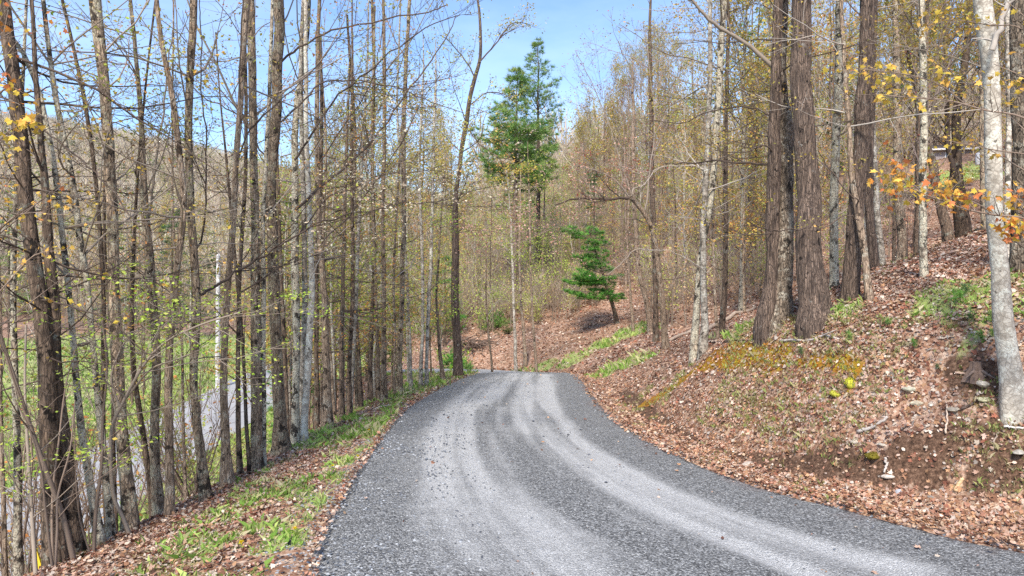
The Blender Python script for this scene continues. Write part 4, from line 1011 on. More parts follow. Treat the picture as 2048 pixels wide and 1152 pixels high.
T('ironwood_tree', 'tree', 'yellowish curving sapling trunk crossing the second dark pine', 'brown', [(1742, 637, 18), (1737, 580, 15), (1730, 520, 14), (1722, 450, 14), (1714, 420, 13), (1704, 360, 12), (1700, 290, 11), (1692, 180, 10), (1686, 100, 9), (1680, 0, 8)], 10.4, 56, low=LOW(8, 2.0, 6), tw='pale', leaf=LV(GOLD, 0.55, 0.04),
  limbs=[dict(pts=[(1713, 428), (1716, 400), (1700, 390), (1660, 340), (1636, 300)], w=(5, 2.5), dz=(0, -0.3), tw='dark'), dict(pts=[(1718, 440), (1690, 432), (1650, 455), (1632, 450)], w=(4, 2), dz=(0, -0.4), tw='dark')])
T('pine_tree', 'tree', 'grey-brown leaning trunk directly behind the yellowish sapling', 'pine', [(1754, 600, 26), (1748, 540, 20), (1742, 470, 18), (1738, 360, 16), (1742, 200, 14), (1750, 0, 12)], 14.0, 57, low=LOW(7, 3, 8), top=TOP(6, 7, 12), tw='dark')
T('birch_tree', 'tree', 'pale lichen trunk leaning left, right of the leaning grey-brown one', 'pale', [(1769, 592, 15), (1764, 540, 13), (1758, 470, 12), (1752, 400, 12), (1748, 330, 12), (1744, 240, 11), (1738, 100, 10), (1735, 0, 9)], 14.6, 58, low=LOW(8, 3, 8), tw='pale', leaf=LV(GOLD, 0.55, 0.05))
T('maple_tree', 'tree', 'black-spotted lichen trunk standing alone at the grass patch', 'lichen', [(1849, 616, 20), (1848, 560, 16), (1847, 480, 15), (1847, 400, 15), (1848, 310, 15), (1850, 220, 14), (1846, 100, 13), (1842, 0, 12)], 10.4, 59, low=LOW(8, 2.4, 6), top=TOP(6, 6, 12), tw='grey', leaf=LV(GOLD, 0.45, 0.045))
T('oak_tree', 'tree', 'dark trunk leaning left on the slope before the house', 'dark', [(1904, 484, 30), (1893, 452, 21), (1880, 405, 19), (1870, 365, 18), (1856, 300, 17), (1838, 200, 16), (1818, 95, 15), (1800, 0, 14)], 22.0, 60, low=LOW(9, 5, 11, (1, 3)), top=TOP(8, 10, 15, (2, 4)), tw='dark', H=17)
T('oak_tree', 'tree', 'dark V-forked trunk with swollen base before the house', 'dark', [(1934, 460, 34), (1922, 410, 28), (1913, 360, 26), (1911, 310, 18), (1909, 230, 16), (1922, 160, 15), (1936, 60, 13), (1942, 0, 12)], 22.5, 61, low=LOW(9, 5, 11, (1, 3)), top=TOP(8, 10, 15, (2, 4)), tw='dark', H=17,
  limbs=[dict(pts=[(1912, 350), (1898, 300), (1894, 240), (1892, 120), (1888, 0)], w=(14, 9), dz=(0, 0.3), tw='dark'), dict(pts=[(1896, 90), (1920, 50), (1950, 20), (1990, 0)], w=(8, 5), dz=(0, 0.3), tw='dark')])
T('maple_tree', 'tree', 'dark slender trunk half hidden left of the white trunk', 'maple', [(1974, 560, 20), (1971, 500, 15), (1969, 400, 14), (1967, 280, 13), (1964, 130, 12), (1960, 0, 11)], 13.0, 62, low=LOW(7, 3, 8), top=TOP(6, 7, 12), tw='grey', leaf=LV(GOLD, 0.55, 0.045))
T('beech_tree', 'tree', 'whitish smooth trunk with a scarred foot at the right edge', 'beech', [(2036, 825, 62), (2024, 790, 56), (2016, 730, 50), (2008, 660, 47), (2001, 580, 44), (1996, 490, 40), (1994, 400, 39), (1990, 300, 40), (1987, 200, 38), (1982, 120, 40), (1976, 60, 46), (1968, 0, 44)], None, 63,
  low=LOW(3, 3.4, 5, (0.5, 1.4)), top=TOP(9, 5, 12), tw='grey', k=28, flare=0.22, rough=0.05, fat=0.77,
  limbs=[dict(pts=[(1984, 100), (1998, 60), (2012, 20), (2022, -20)], w=(16, 12), dz=(0, -0.1), tw='pale')])
T('oak_tree', 'tree', 'black lichen-flecked trunk behind the whitish one at right edge', 'shag', [(2036, 582, 40), (2036, 500, 34), (2040, 400, 33), (2042, 280, 32), (2040, 140, 31), (2038, 0, 30)], 9.2, 64, low=LOW(5, 3, 6, (0.5, 1.4)), top=TOP(7, 6, 12), tw='dark', k=20)
T('birch_tree', 'tree', 'thin pale stem between the whitish and the black edge trunks', 'pale', [(2012, 570, 14), (2014, 480, 12), (2017, 360, 11), (2020, 200, 10), (2014, 0, 9)], 9.8, 65, low=LOW(5, 3, 6, (0.4, 1.0)), tw='pale', H=9)
T('hemlock_tree', 'tree', 'patchy grey trunk on the slope above the lone spotted tree', 'maple', [(1803, 512, 22), (1800, 450, 17), (1797, 380, 16), (1795, 280, 15), (1793, 150, 13), (1790, 0, 12)], 19.0, 66, low=LOW(10, 3, 9, (1, 2.4)), top=TOP(7, 8, 13), tw='grey', leaf=LV(GOLD, 0.55, 0.06))
# middle of the picture, foot of the hillside
T('birch_tree', 'tree', 'pale trunk of the touching pair at the mossy bank end', 'pale', [(1405, 690, 22), (1408, 640, 17), (1408, 560, 15), (1406, 500, 14), (1408, 420, 13), (1413, 330, 13), (1417, 220, 12), (1420, 100, 11), (1421, 0, 10)], 14.5, 67, low=LOW(16, 3, 9, (0.8, 2.4), (-10, 30)), top=TOP(5, 7, 12), tw='pale', leaf=LV(GOLD, 0.45, 0.05),
  limbs=[dict(pts=[(1408, 540), (1370, 515), (1330, 500), (1285, 500)], w=(2.5, 1.2), dz=(0, -0.6), tw='pale'), dict(pts=[(1411, 335), (1360, 333), (1320, 335), (1280, 376)], w=(2.5, 1.2), dz=(0, -0.6), tw='pale')])
T('maple_tree', 'tree', 'black-blotched lichen trunk of the touching pair at the mossy bank end', 'lichen', [(1388, 691, 22), (1392, 640, 17), (1396, 580, 15), (1402, 510, 15), (1412, 450, 15), (1422, 400, 15), (1430, 300, 16), (1437, 200, 16), (1441, 100, 15), (1447, 0, 14)], 14.8, 68, low=LOW(14, 4, 9, (0.8, 2.4)), top=TOP(6, 7, 12), tw='grey', leaf=LV(GOLD, 0.55, 0.05))
T('young_maple', 'tree', 'thin grey stem right of the touching pair', 'brown', [(1436, 682, 10), (1432, 620, 7), (1428, 560, 7), (1426, 480, 6), (1424, 380, 6), (1420, 250, 5)], 15.2, 69, low=LOW(14, 1.5, 6, (0.5, 1.8)), tw='pale', H=8, leaf=LV(GOLD, 0.45, 0.05))
T('maple_tree', 'tree', 'black crooked trunk with stub branch, before the fallen logs', 'dark', [(1443, 633, 18), (1448, 590, 13), (1452, 540, 12), (1453, 470, 11), (1450, 380, 10), (1452, 250, 9), (1456, 80, 8)], 18.0, 70, low=LOW(14, 3, 9, (0.8, 2.2)), top=TOP(6, 7, 12), tw='dark', leaf=LV(GOLD, 0.55, 0.055),
  limbs=[dict(pts=[(1450, 540), (1438, 539), (1428, 537)], w=(4, 3), dz=(0, 0), tw='dark', o=dict(dens=0.2))])
T('oak_tree', 'tree', 'pale brown trunk arching into a dark limb with red new leaves', 'brown', [(1332, 703, 20), (1328, 650, 14), (1322, 590, 13), (1316, 530, 12), (1311, 480, 12), (1302, 450, 11), (1291, 422, 11), (1280, 408, 11), (1262, 395, 10)], None, 71, H=2, tw='dark',
  low=LOW(8, 2.0, 5, (0.8, 2.0)), leaf=LV(DRY, 0.2, 0.06),
  limbs=[dict(pts=[(1262, 395), (1230, 397), (1190, 398), (1150, 398), (1110, 410)], w=(9, 4), dz=(0, -0.6), tw='dark', leaf=LV(RED, 0.3, 0.06, 3, 0.1)),
         dict(pts=[(1262, 395), (1268, 378), (1290, 370), (1300, 352), (1330, 330)], w=(6, 3), dz=(0, 0.6), tw='grey', leaf=LV(RED, 0.5, 0.06, 3, 0.1)),
         dict(pts=[(1260, 396), (1230, 360), (1190, 340), (1150, 330)], w=(5, 2), dz=(0, -0.4), tw='grey', leaf=LV(RED, 0.8, 0.06, 3, 0.1)),
         dict(pts=[(1266, 398), (1240, 320), (1215, 240), (1180, 160), (1150, 100)], w=(4, 1.5), dz=(0, 0.5), tw='grey', leaf=LV(RED, 0.3, 0.05, 2, 0.1)),
         dict(pts=[(1302, 450), (1262, 438), (1200, 440), (1120, 452), (1030, 490), (960, 510)], w=(3, 1.2), dz=(0, -0.8), tw='brown', leaf=LV(DRY, 0.55, 0.07, 3, 0.1)),
         dict(pts=[(1312, 500), (1270, 500), (1240, 530), (1215, 550)], w=(5, 2), dz=(0, -0.8), tw='grey'),
         dict(pts=[(1290, 420), (1300, 340), (1310, 250), (1300, 150), (1290, 60)], w=(5, 2), dz=(0, 0.8), tw='grey', leaf=LV(RED, 0.3, 0.05, 2, 0.1))])
T('maple_tree', 'tree', 'brown trunk leaning left, first of three beyond the grass patch', 'brown', [(1304, 668, 18), (1298, 630, 13), (1290, 590, 12), (1280, 550, 12), (1274, 500, 11), (1268, 400, 10), (1266, 250, 9)], None, 72, low=LOW(16, 3, 10, (1, 2.6), (20, 55)), top=TOP(7, 8, 13), tw='red', leaf=LV(RED, 0.08, 0.06))
T('maple_tree', 'tree', 'dark upright trunk, second of three beyond the grass patch', 'dark', [(1312, 655, 16), (1310, 600, 12), (1309, 520, 12), (1305, 400, 12), (1303, 280, 11), (1300, 120, 9)], 27.5, 73, low=LOW(16, 4, 12, (1, 3), (20, 60)), top=TOP(8, 8, 15), tw='red', H=16)
T('young_maple', 'tree', 'slim brown stem left of the leaning brown trunk beyond grass', 'brown', [(1267, 666, 8), (1262, 610, 6), (1258, 540, 6), (1252, 450, 6), (1250, 330, 5)], None, 74, low=LOW(14, 2, 8, (0.8, 2), (20, 60)), tw='red', H=12)
T('young_maple', 'tree', 'dark sapling stem rising from the verge at the crest', 'brown', [(1073, 724, 8), (1068, 670, 6), (1064, 620, 6), (1062, 560, 5), (1060, 480, 5), (1058, 380, 4)], 27.5, 75, low=LOW(14, 2.5, 9, (0.6, 1.6), (10, 50)), tw='brown', leaf=LV(YG, 0.6, 0.08, 3, 0.12), H=9.5)
T('young_maple', 'tree', 'thin forked grey sapling in front of the green juniper bush', 'brown', [(985, 735, 6), (980, 700, 5), (976, 650, 5), (972, 600, 4), (972, 520, 3)], 30.0, 76, low=LOW(10, 1.5, 6, (0.5, 1.4), (10, 60)), tw='pale', leaf=LV(YG, 0.4, 0.07), H=6)
T('maple_tree', 'tree', 'pale grey thin trunk on the leafy slope right of the bush', 'pale', [(1032, 706, 9), (1029, 650, 7), (1027, 590, 6), (1025, 530, 6), (1022, 440, 5)], 33.0, 77, low=LOW(12, 3, 9, (0.8, 2), (10, 50)), tw='pale', leaf=LV(YG, 0.5, 0.09, 3, 0.12), H=10)
T('maple_tree', 'tree', 'grey thin trunk with reddish foot on the leafy slope', 'brown', [(1051, 684, 10), (1046, 640, 7), (1041, 590, 6), (1038, 530, 6), (1040, 430, 5)], 35.0, 78, low=LOW(12, 3, 9, (0.8, 2), (10, 50)), tw='grey', leaf=LV(YG, 0.5, 0.09, 3, 0.12), H=11)
T('young_maple', 'tree', 'stub-like brown sapling trunk high on the central leaf slope', 'brown', [(1091, 628, 9), (1087, 590, 6), (1085, 540, 6), (1088, 440, 5)], 45.0, 79, low=LOW(12, 3, 10, (0.8, 2), (10, 50)), tw='grey', leaf=LV(YG, 0.7, 0.11, 3, 0.15), H=10)

# ------------------------------------------------------------------ conifers of the middle distance
def conifer(name, label, px, py, D, H, bk, seed, **kw):
    if name != 'never' and px in (1236,): D = float(hit(px, py)[1])
    base = at_depth(px, py, D); base[2] = float(height(np.array([base[0]]), np.array([base[1]]))[0])
    rng = np.random.default_rng(seed)
    root = empty(name, base, label, 'tree')
    lean = kw.pop('lean', (0.0, 0.0)); r0 = kw.pop('r0', 0.2)
    zs_ = np.linspace(-0.3, H, 9)
    C = np.stack([lean[0] * (zs_ / H) ** 1.3 * np.sign(1) if False else lean[0] * np.clip(zs_, 0, None) / H, lean[1] * np.clip(zs_, 0, None) / H, zs_], -1)
    b, Q, r = trunk_mesh(rng, C, np.linspace(r0, 0.02, len(zs_)), 10, 0.5)
    b.build('trunk', M[bk], root)
    cb = Buf()
    tc = lambda z: np.array([lean[0] * max(z, 0) / H, lean[1] * max(z, 0) / H, z])
    for args in kw['crowns']: conifer_crown(rng, cb, H, tc=tc, **args)
    if kw.get('dead'):
        n, z0, z1, ln = kw['dead']; tt = []
        o = dict(dens=1.8, ang=(30, 60), rmin=0.006, up=0.1, jit=0.08, flat=0.3)
        for j in range(n):
            az = rng.uniform(0, 6.28); B = path(rng, tc(rng.uniform(z0, z1)), (math.cos(az), math.sin(az), rng.uniform(-0.15, 0.15)), rng.uniform(*ln), 5, 0.1, 0.08)
            cb.tube(B, np.linspace(0.016, 0.006, 6), 4, TWC['dark']); ramify(cb, rng, B, 0.012, 2, o, tt, np.array(TWC['grey']))
    cb.build('crown', [M['twig'], M['leaf'], M['needle']], root)
    return root
conifer('pine_tree', 'tall white pine with drooping green boughs, left and nearer of two beyond bend', 1028, 640, 46, 16.2, 'pine', 201, r0=0.24, lean=(0.2, 0),
        crowns=[dict(z0=6.2, z1=7.6, r_low=1.5, r_top=1.3, nwh=4, cols=PINEG, tuft=0.34, gap=0.6, el=(-15, 5), n=16),
                dict(z0=8.2, z1=11.6, r_low=2.7, r_top=2.6, nwh=12, cols=PINEG, tuft=0.40, gap=0.2, el=(-18, 22), n=18, step=0.36, flat=0.7), dict(z0=11.0, z1=16.1, r_low=2.4, r_top=0.35, nwh=19, cols=PINEY + PINEG, tuft=0.36, gap=0.28, el=(-5, 40), n=16, step=0.36, flat=0.8)], dead=(22, 3.0, 9, (1.0, 2.6)))
conifer('pine_tree', 'taller dark-topped pine right behind the white pine with drooping boughs', 1076, 632, 50, 18.6, 'pine', 202, r0=0.24,
        crowns=[dict(z0=8.0, z1=12.5, r_low=1.7, r_top=1.9, nwh=12, cols=PINEY, tuft=0.34, gap=0.35, el=(-5, 30), n=15, step=0.4, flat=0.8), dict(z0=12.8, z1=18.5, r_low=2.2, r_top=0.3, nwh=18, cols=PINEY + PINEG, tuft=0.32, gap=0.42, el=(0, 45), n=15, step=0.4, flat=0.8)], dead=(10, 4, 9, (1, 2)))
conifer('pine_tree', 'small leaning pine with layered vivid green boughs on its left side', 1236, 645, 38, 5.1, 'dark', 203, r0=0.13, lean=(-1.6, 0.2),
        crowns=[dict(z0=1.3, z1=4.9, r_low=2.0, r_top=1.4, nwh=11, cols=VIVID, tuft=0.2, gap=0.05, el=(-6, 8), n=26, step=0.15, side=math.pi, flat=0.5)], dead=(18, 0.6, 3.4, (0.8, 2.0)))
conifer('pine_tree', 'grey-green thin pine standing behind the leaning vivid pine', 1188, 630, 46, 10.0, 'dark', 204, r0=0.13,
        crowns=[dict(z0=3.4, z1=8.0, r_low=1.3, r_top=0.5, nwh=8, cols=DARKG, tuft=0.28, gap=0.35, el=(-10, 10), n=12, step=0.35)], dead=(10, 2, 5, (0.8, 1.6)))
conifer('hemlock_tree', 'feathery bright green conifer half hidden behind the burl-ringed trunk', 578, 800, 24, 9.5, 'dark', 205, r0=0.12,
        crowns=[dict(z0=1.0, z1=9.3, r_low=1.3, r_top=0.4, nwh=16, cols=VIVID + YG[:1], tuft=0.24, gap=0.15, el=(-15, 10), n=12, step=0.3)])
conifer('hemlock_tree', 'dark green hemlock in the hollow left of the lone crest trunk', 890, 730, 42, 5.5, 'dark', 206, r0=0.1,
        crowns=[dict(z0=0.5, z1=5.4, r_low=1.7, r_top=0.4, nwh=10, cols=VIVID[:3], tuft=0.26, gap=0.2, el=(-15, 10), n=12, step=0.35)])
conifer('hemlock_tree', 'low bright green hemlock among the thin stems left of the drive', 735, 760, 33, 6.5, 'dark', 207, r0=0.1,
        crowns=[dict(z0=0.6, z1=6.4, r_low=2.0, r_top=0.4, nwh=12, cols=PINEG, tuft=0.26, gap=0.25, el=(-15, 10), n=12, step=0.38)])
conifer('pine_tree', 'dark conifer across the lower road behind the forking left trunk', 345, 660, 62, 11.5, 'dark', 208, r0=0.2,
        crowns=[dict(z0=1.5, z1=11.3, r_low=3.2, r_top=0.5, nwh=13, cols=DARKG, tuft=0.45, gap=0.25, el=(-15, 10), n=12, step=0.6)])
conifer('pine_tree', 'dark conifer across the lower road behind the thickest grey left tree', 260, 655, 70, 10.5, 'dark', 209, r0=0.2,
        crowns=[dict(z0=1.5, z1=10.3, r_low=3.6, r_top=0.5, nwh=12, cols=DARKG, tuft=0.5, gap=0.3, el=(-15, 10), n=12, step=0.65)])
conifer('pine_tree', 'dull green conifer at the far left beyond the dark pair of trunks', 20, 660, 62, 13.0, 'dark', 210, r0=0.2,
        crowns=[dict(z0=1.5, z1=12.8, r_low=3.0, r_top=0.5, nwh=14, cols=PINEY, tuft=0.5, gap=0.4, el=(-15, 10), n=9, step=0.65)])
conifer('pine_tree', 'olive-green bushy pine crown high behind the forking limb at right', 1500, 560, 42, 17.0, 'pine', 211, r0=0.2,
        crowns=[dict(z0=9.0, z1=16.8, r_low=3.0, r_top=0.6, nwh=12, cols=PINEY, tuft=0.42, gap=0.35, el=(-10, 20), n=10, step=0.6)], dead=(20, 3, 9, (1, 2.5)))
conifer('pine_tree', 'green-topped pine high on the slope between house and second dark pine', 1835, 470, 33, 17.0, 'pine', 212, r0=0.18,
        crowns=[dict(z0=7.0, z1=16.8, r_low=2.2, r_top=0.6, nwh=12, cols=PINEG, tuft=0.36, gap=0.45, el=(-10, 20), n=10, step=0.6)], dead=(16, 2, 9, (1, 2)))
# ------------------------------------------------------------------ saplings and shrubs of the near edge, traced
def stems(name, cat, label, seed, D, base, lines, tw='brown', leaf=None, o=None, group=None):
    """a many-stemmed shrub: lines = list of (pts, w0, w1, leafspec or None, dz)"""
    b = at_depth(base[0], base[1], D); b[2] = float(height(np.array([b[0]]), np.array([b[1]]))[0])
    rng = np.random.default_rng(seed)
    root = empty(name, b, label, cat, group)
    st = Buf(); cb = Buf()
    oo = dict(dens=3.4, ang=(25, 65), rmin=0.0025, up=0.4, jit=0.15, lev=2, f0=0.3); oo.update(o or {})
    for pts, w0, w1, lf, dz in lines:
        n = len(pts)
        P = np.array([at_depth(p[0], p[1], D + dz * i / max(1, n - 1)) for i, p in enumerate(pts)]) - b
        P[0] = P[0] * [1, 1, 0] + [0, 0, -0.1] if pts[0] == base else P[0]
        B = smooth_poly(P, 4)
        r0, r1 = w0 / 2 / FOC * D, w1 / 2 / FOC * D
        st.tube(B, np.linspace(r0, r1, len(B)), 6, np.array(TWC[tw]) * rng.uniform(0.85, 1.2))
        tt = []
        ramify(cb, rng, B, r0, oo['lev'], oo, tt, np.array(TWC[tw])); tt.append(B[-1])
        lf = lf or leaf
        if lf: place_leaves(cb, rng, tt, lf)
    st.build('stem', M['twig'], root)
    cb.build('crown', [M['twig'], M['leaf']], root)
    return root
LM = LV(LIME + YG, 0.6, 0.038, 6, 0.06, flat=0.75)
stems('sapling', 'sapling', 'curved bare sapling fanning sprays of bright lime leaves to the right', 501, 7.5, (266, 1088), [
    ([(266, 1088), (247, 1038), (226, 986), (222, 868), (245, 807), (288, 730), (330, 685), (400, 650), (480, 625)], 9, 3, LM, -0.4),
    ([(250, 800), (300, 740), (350, 720), (400, 700)], 4, 2, LM, -0.5), ([(240, 815), (222, 760), (236, 710), (262, 670), (300, 655)], 5, 2, LM, 0.4),
    ([(300, 720), (320, 660), (370, 620), (420, 600)], 4, 1.5, LM, 0.3)], tw='grey', o=dict(flat=0.4, dens=5.0))
stems('shrub', 'shrub', 'brown shrub of three close upright stems at the bottom left', 502, 6.7, (108, 1146), [
    ([(108, 1146), (98, 1080), (90, 1010), (82, 940), (60, 860), (30, 800)], 6, 2, LM, -0.3), ([(108, 1146), (104, 1060), (106, 980), (118, 880), (130, 780), (150, 700)], 6, 2, LM, 0.3),
    ([(108, 1146), (114, 1070), (116, 990), (140, 900), (150, 800)], 6, 2, LM, 0.0), ([(90, 1010), (60, 980), (30, 960), (-10, 950)], 3, 1.5, LM, -0.3)], o=dict(flat=0.5))
stems('sapling', 'sapling', 'leaning brown sapling crossing before the dark pair of trunks', 503, 6.85, (152, 1116), [
    ([(152, 1116), (128, 1040), (105, 975), (70, 880), (40, 790), (10, 700), (-20, 600)], 11, 6, LV(AMBER, 0.3, 0.05), -0.4)], o=dict(dens=2.5))
stems('sapling', 'sapling', 'straight brown sapling rising close to the right of the dark pair', 504, 7.05, (186, 1108), [
    ([(186, 1108), (192, 1020), (203, 930), (206, 830), (214, 740), (205, 640)], 8, 3, LM, 0.3), ([(186, 1108), (160, 1040), (152, 960), (150, 880)], 4, 2, None, -0.2)], o=dict(dens=2.5, flat=0.5))
stems('sapling', 'sapling', 'mauve-grey straight sapling left of the yellow strip', 505, 6.6, (72, 1152), [
    ([(72, 1156), (67, 1080), (62, 1000), (56, 900), (50, 780), (52, 650)], 9, 4, LV(GOLD, 0.3, 0.045), 0.2)], tw='grey', o=dict(dens=2.5))
# maple twigs with young orange leaves reaching in at the right edge: the stem stands just outside the picture
OR = lambda p=0.9, s=0.085, n=3: dict(kind='lobed', c=ORANGE + AMBER[:1], p=p, s=s * 0.8, n=n, sp=0.045, droop=0.55, flat=0.3)
AM = lambda p=0.9, s=0.085, n=3: dict(kind='lobed', c=AMBER + ORANGE[3:], p=p, s=s * 0.85, n=n, sp=0.045, droop=0.55, flat=0.3)
stems('young_maple', 'sapling', 'young maple reaching in at the right edge with orange and amber leaves', 506, 6.4, (2190, 830), [
    ([(2190, 830), (2185, 700), (2170, 560), (2150, 400), (2140, 250), (2120, 100), (2110, 0)], 16, 7, AM(0.4), 0),
    ([(2160, 490), (2060, 440), (1990, 430), (1930, 418), (1880, 400), (1830, 380), (1790, 350)], 5, 1.5, OR(1, 0.07, 4), -0.5),
    ([(1990, 432), (1960, 410), (1920, 395), (1880, 385)], 2.5, 1, OR(1, 0.07, 4), -0.3), ([(2150, 300), (2048, 236), (1973, 221), (1897, 201), (1820, 195), (1750, 188)], 4, 1.5, AM(0.9, 0.06), -0.4),
    ([(1930, 208), (1880, 170), (1820, 150), (1740, 140), (1680, 130)], 2.5, 1, AM(0.9, 0.06), -0.3), ([(2145, 330), (2060, 310), (1990, 300), (1940, 290), (1890, 280)], 3, 1, AM(0.8, 0.05), 0.2),
    ([(2160, 520), (2100, 470), (2050, 470), (2020, 450)], 3.5, 1.5, OR(1, 0.08, 4), -0.2), ([(2130, 150), (2048, 60), (1980, 50), (1900, 40), (1850, 60)], 3, 1, AM(0.8, 0.055), 0.2),
    ([(2150, 420), (2080, 400), (2040, 390), (2030, 420)], 3, 1, OR(1, 0.07), 0), ([(2140, 260), (2090, 200), (2040, 180), (2030, 170)], 3, 1, AM(0.9, 0.06), 0)], tw='brown', o=dict(dens=15.0, lev=1, rmin=0.0018, flat=0.5, ang=(25, 60), shrink=0.4, lmin=0.05))
stems('young_maple', 'sapling', 'sapling with orange and amber young leaves at the top left edge', 507, 5.9, (-60, 1152), [
    ([(-60, 1152), (-55, 900), (-50, 600), (-40, 350), (-30, 150), (-20, 20)], 10, 5, OR(0.5, 0.06), 0), ([(-40, 350), (0, 280), (30, 255), (60, 245)], 3, 1, AM(1, 0.07), -0.1),
    ([(-35, 230), (0, 185), (20, 175), (40, 180)], 3, 1, OR(1, 0.06), -0.1), ([(-30, 100), (0, 40), (20, 10)], 3, 1, OR(1, 0.06), -0.1), ([(-50, 520), (20, 440), (70, 425), (120, 430), (170, 410)], 3, 1, AM(0.6, 0.05), 0),
    ([(-50, 640), (20, 560), (70, 510), (130, 500)], 3, 1, AM(0.6, 0.05), 0)], tw='brown', o=dict(dens=14, lev=1, rmin=0.0018, shrink=0.4, lmin=0.05))

# ------------------------------------------------------------------ the trees further off: a few of each kind, copied
def variant(name, cat, bk, H, r0, seed, low, top, leaf, tw, k=7, lean=0.3):
    rng = np.random.default_rng(seed)
    n = 8; z = np.linspace(0, H, n)
    off = np.cumsum(rng.normal(0, lean * 0.3, (n, 2)), axis=0) * (z / H)[:, None]
    P = np.hstack([off - off[0], z[:, None]]); R = r0 * (1 - 0.85 * (z / H) ** 1.1)
    return make_tree(name, cat, 'bare tree in the woods', (0, 0, 0), P, R, bk, seed, tw=tw, low=low, top=top, leaf=leaf, k=k, flare=0.5, group='trees of the woods')
def CR(n, z0, z1, ln, el, dens, lev=3, rmin=0.009, **k):
    d = dict(n=n, z0=z0, z1=z1, len=ln, el=el, dens=dens, lev=lev, rmin=rmin, up=0.9, jit=0.13, ang=(20, 50), rk=0.014, shrink=1.1); d.update(k); return d
V = {}
V['tall_a'] = variant('maple_tree', 'tree', 'maple', 17, 0.16, 601, CR(9, 3, 8, (0.8, 2.4), (0, 40), 1.6, 2), CR(20, 7, 16.5, (2.2, 5.0), (40, 70), 1.9), LV(OLIVE, 0.5, 0.10, 3, 0.15), 'grey')
V['tall_b'] = variant('ash_tree', 'tree', 'brown', 18, 0.17, 602, CR(7, 4, 9, (0.8, 2.4), (0, 40), 1.6, 2), CR(22, 7, 17.5, (2.0, 4.6), (45, 75), 1.8), LV(RED, 0.16, 0.09, 2, 0.15), 'red')
V['tall_c'] = variant('oak_tree', 'tree', 'dark', 16, 0.18, 603, CR(9, 3, 8, (1, 3), (-5, 40), 1.6, 2), CR(18, 6, 15.5, (2.6, 5.2), (30, 65), 1.9), LV(GOLD, 0.8, 0.12, 4, 0.18), 'grey')
V['tall_d'] = variant('maple_tree', 'tree', 'lichen', 15, 0.13, 604, CR(9, 3, 8, (0.8, 2.4), (0, 40), 1.6, 2), CR(20, 5, 14.5, (1.8, 4.2), (40, 70), 1.9), LV(GOLD, 0.85, 0.12, 4, 0.18), 'grey')
V['pole_a'] = variant('young_maple', 'tree', 'pale', 11, 0.075, 605, CR(9, 2, 6, (0.6, 1.6), (5, 50), 1.8, 2, 0.006), CR(16, 4, 10.8, (1.0, 2.6), (40, 70), 2.0, 2, 0.006), LV(YG, 0.5, 0.09, 3, 0.15), 'pale')
V['pole_b'] = variant('young_maple', 'tree', 'brown', 12, 0.08, 606, CR(10, 2, 6, (0.6, 1.8), (5, 50), 1.8, 2, 0.006), CR(18, 4, 11.8, (1.0, 2.8), (45, 75), 2.0, 2, 0.006), LV(RED, 0.08, 0.08, 2, 0.12), 'red')
V['pole_c'] = variant('young_maple', 'tree', 'dark', 10, 0.07, 607, CR(12, 1.5, 6, (0.6, 1.8), (-10, 40), 1.8, 2, 0.006), CR(14, 4, 9.8, (1.0, 2.4), (35, 65), 2.0, 2, 0.006), LV(RUST, 0.35, 0.09, 3, 0.15), 'grey')
V['leafy'] = variant('young_beech', 'tree', 'beech', 6.5, 0.045, 608, CR(14, 0.8, 4, (0.8, 2.0), (5, 40), 2.4, 2, 0.005, flat=0.5), CR(14, 2, 6.3, (0.8, 1.8), (20, 55), 2.4, 2, 0.005), LV(YG + GOLD[:1], 0.9, 0.075, 5, 0.16, flat=0.6), 'brown')
V['green'] = variant('young_maple', 'tree', 'brown', 7.5, 0.05, 609, CR(12, 1.5, 4, (0.8, 2.2), (5, 40), 2.2, 2, 0.005, flat=0.5), CR(12, 3, 7.3, (0.8, 2.0), (20, 55), 2.2, 2, 0.005), LV(LIME, 0.8, 0.09, 4, 0.16, flat=0.6), 'brown')
V['gold'] = variant('young_maple', 'tree', 'maple', 9, 0.06, 610, CR(12, 2, 5, (0.8, 2.2), (5, 40), 2.2, 2, 0.006, flat=0.5), CR(14, 3, 8.8, (0.9, 2.4), (25, 60), 2.2, 2, 0.006), LV(GOLD + RUST[:2], 0.8, 0.10, 4, 0.16, flat=0.5), 'brown')
def shrub_variant(name, seed, H, n, tw, leaf, spread=0.6):
    rng = np.random.default_rng(seed)
    root = empty(name, (0, 0, 0), 'shrub', 'shrub', 'undergrowth')
    st = Buf(); cb = Buf(); o = dict(dens=3.6, ang=(20, 60), rmin=0.004, up=0.5, jit=0.16)
    for i in range(n):
        az = rng.uniform(0, 6.28); P = path(rng, (0, 0, -0.1), (math.cos(az) * spread, math.sin(az) * spread, 1), H * rng.uniform(0.6, 1.1), 6, 0.3, 0.12)
        st.tube(P, np.linspace(0.016, 0.006, 7), 4, np.array(TWC[tw]) * rng.uniform(0.8, 1.2)); tt = []
        ramify(cb, rng, P, 0.012, 2, o, tt, np.array(TWC[tw]))
        if leaf: place_leaves(cb, rng, tt, leaf)
    st.build('stem', M['twig'], root); cb.build('crown', [M['twig'], M['leaf']], root)
    return root
V['sh_bare'] = shrub_variant('shrub', 621, 2.6, 9, 'brown', LV(RUST, 0.1, 0.05))
V['sh_grey'] = shrub_variant('shrub', 622, 3.2, 8, 'grey', LV(CREAM, 0.35, 0.06))
V['sh_yg'] = shrub_variant('shrub', 623, 2.4, 8, 'brown', LV(YG, 0.7, 0.07, 3, 0.1))
used = {}
TOPX = [-400, 0, 300, 600, 640, 700, 900, 935, 1105, 1150, 1200, 1300, 1420, 1500, 2600]
TOPY = [330, 330, 350, 330, 260, 140, 190, 350, 345, 260, 130, 50, 20, -200, -300]
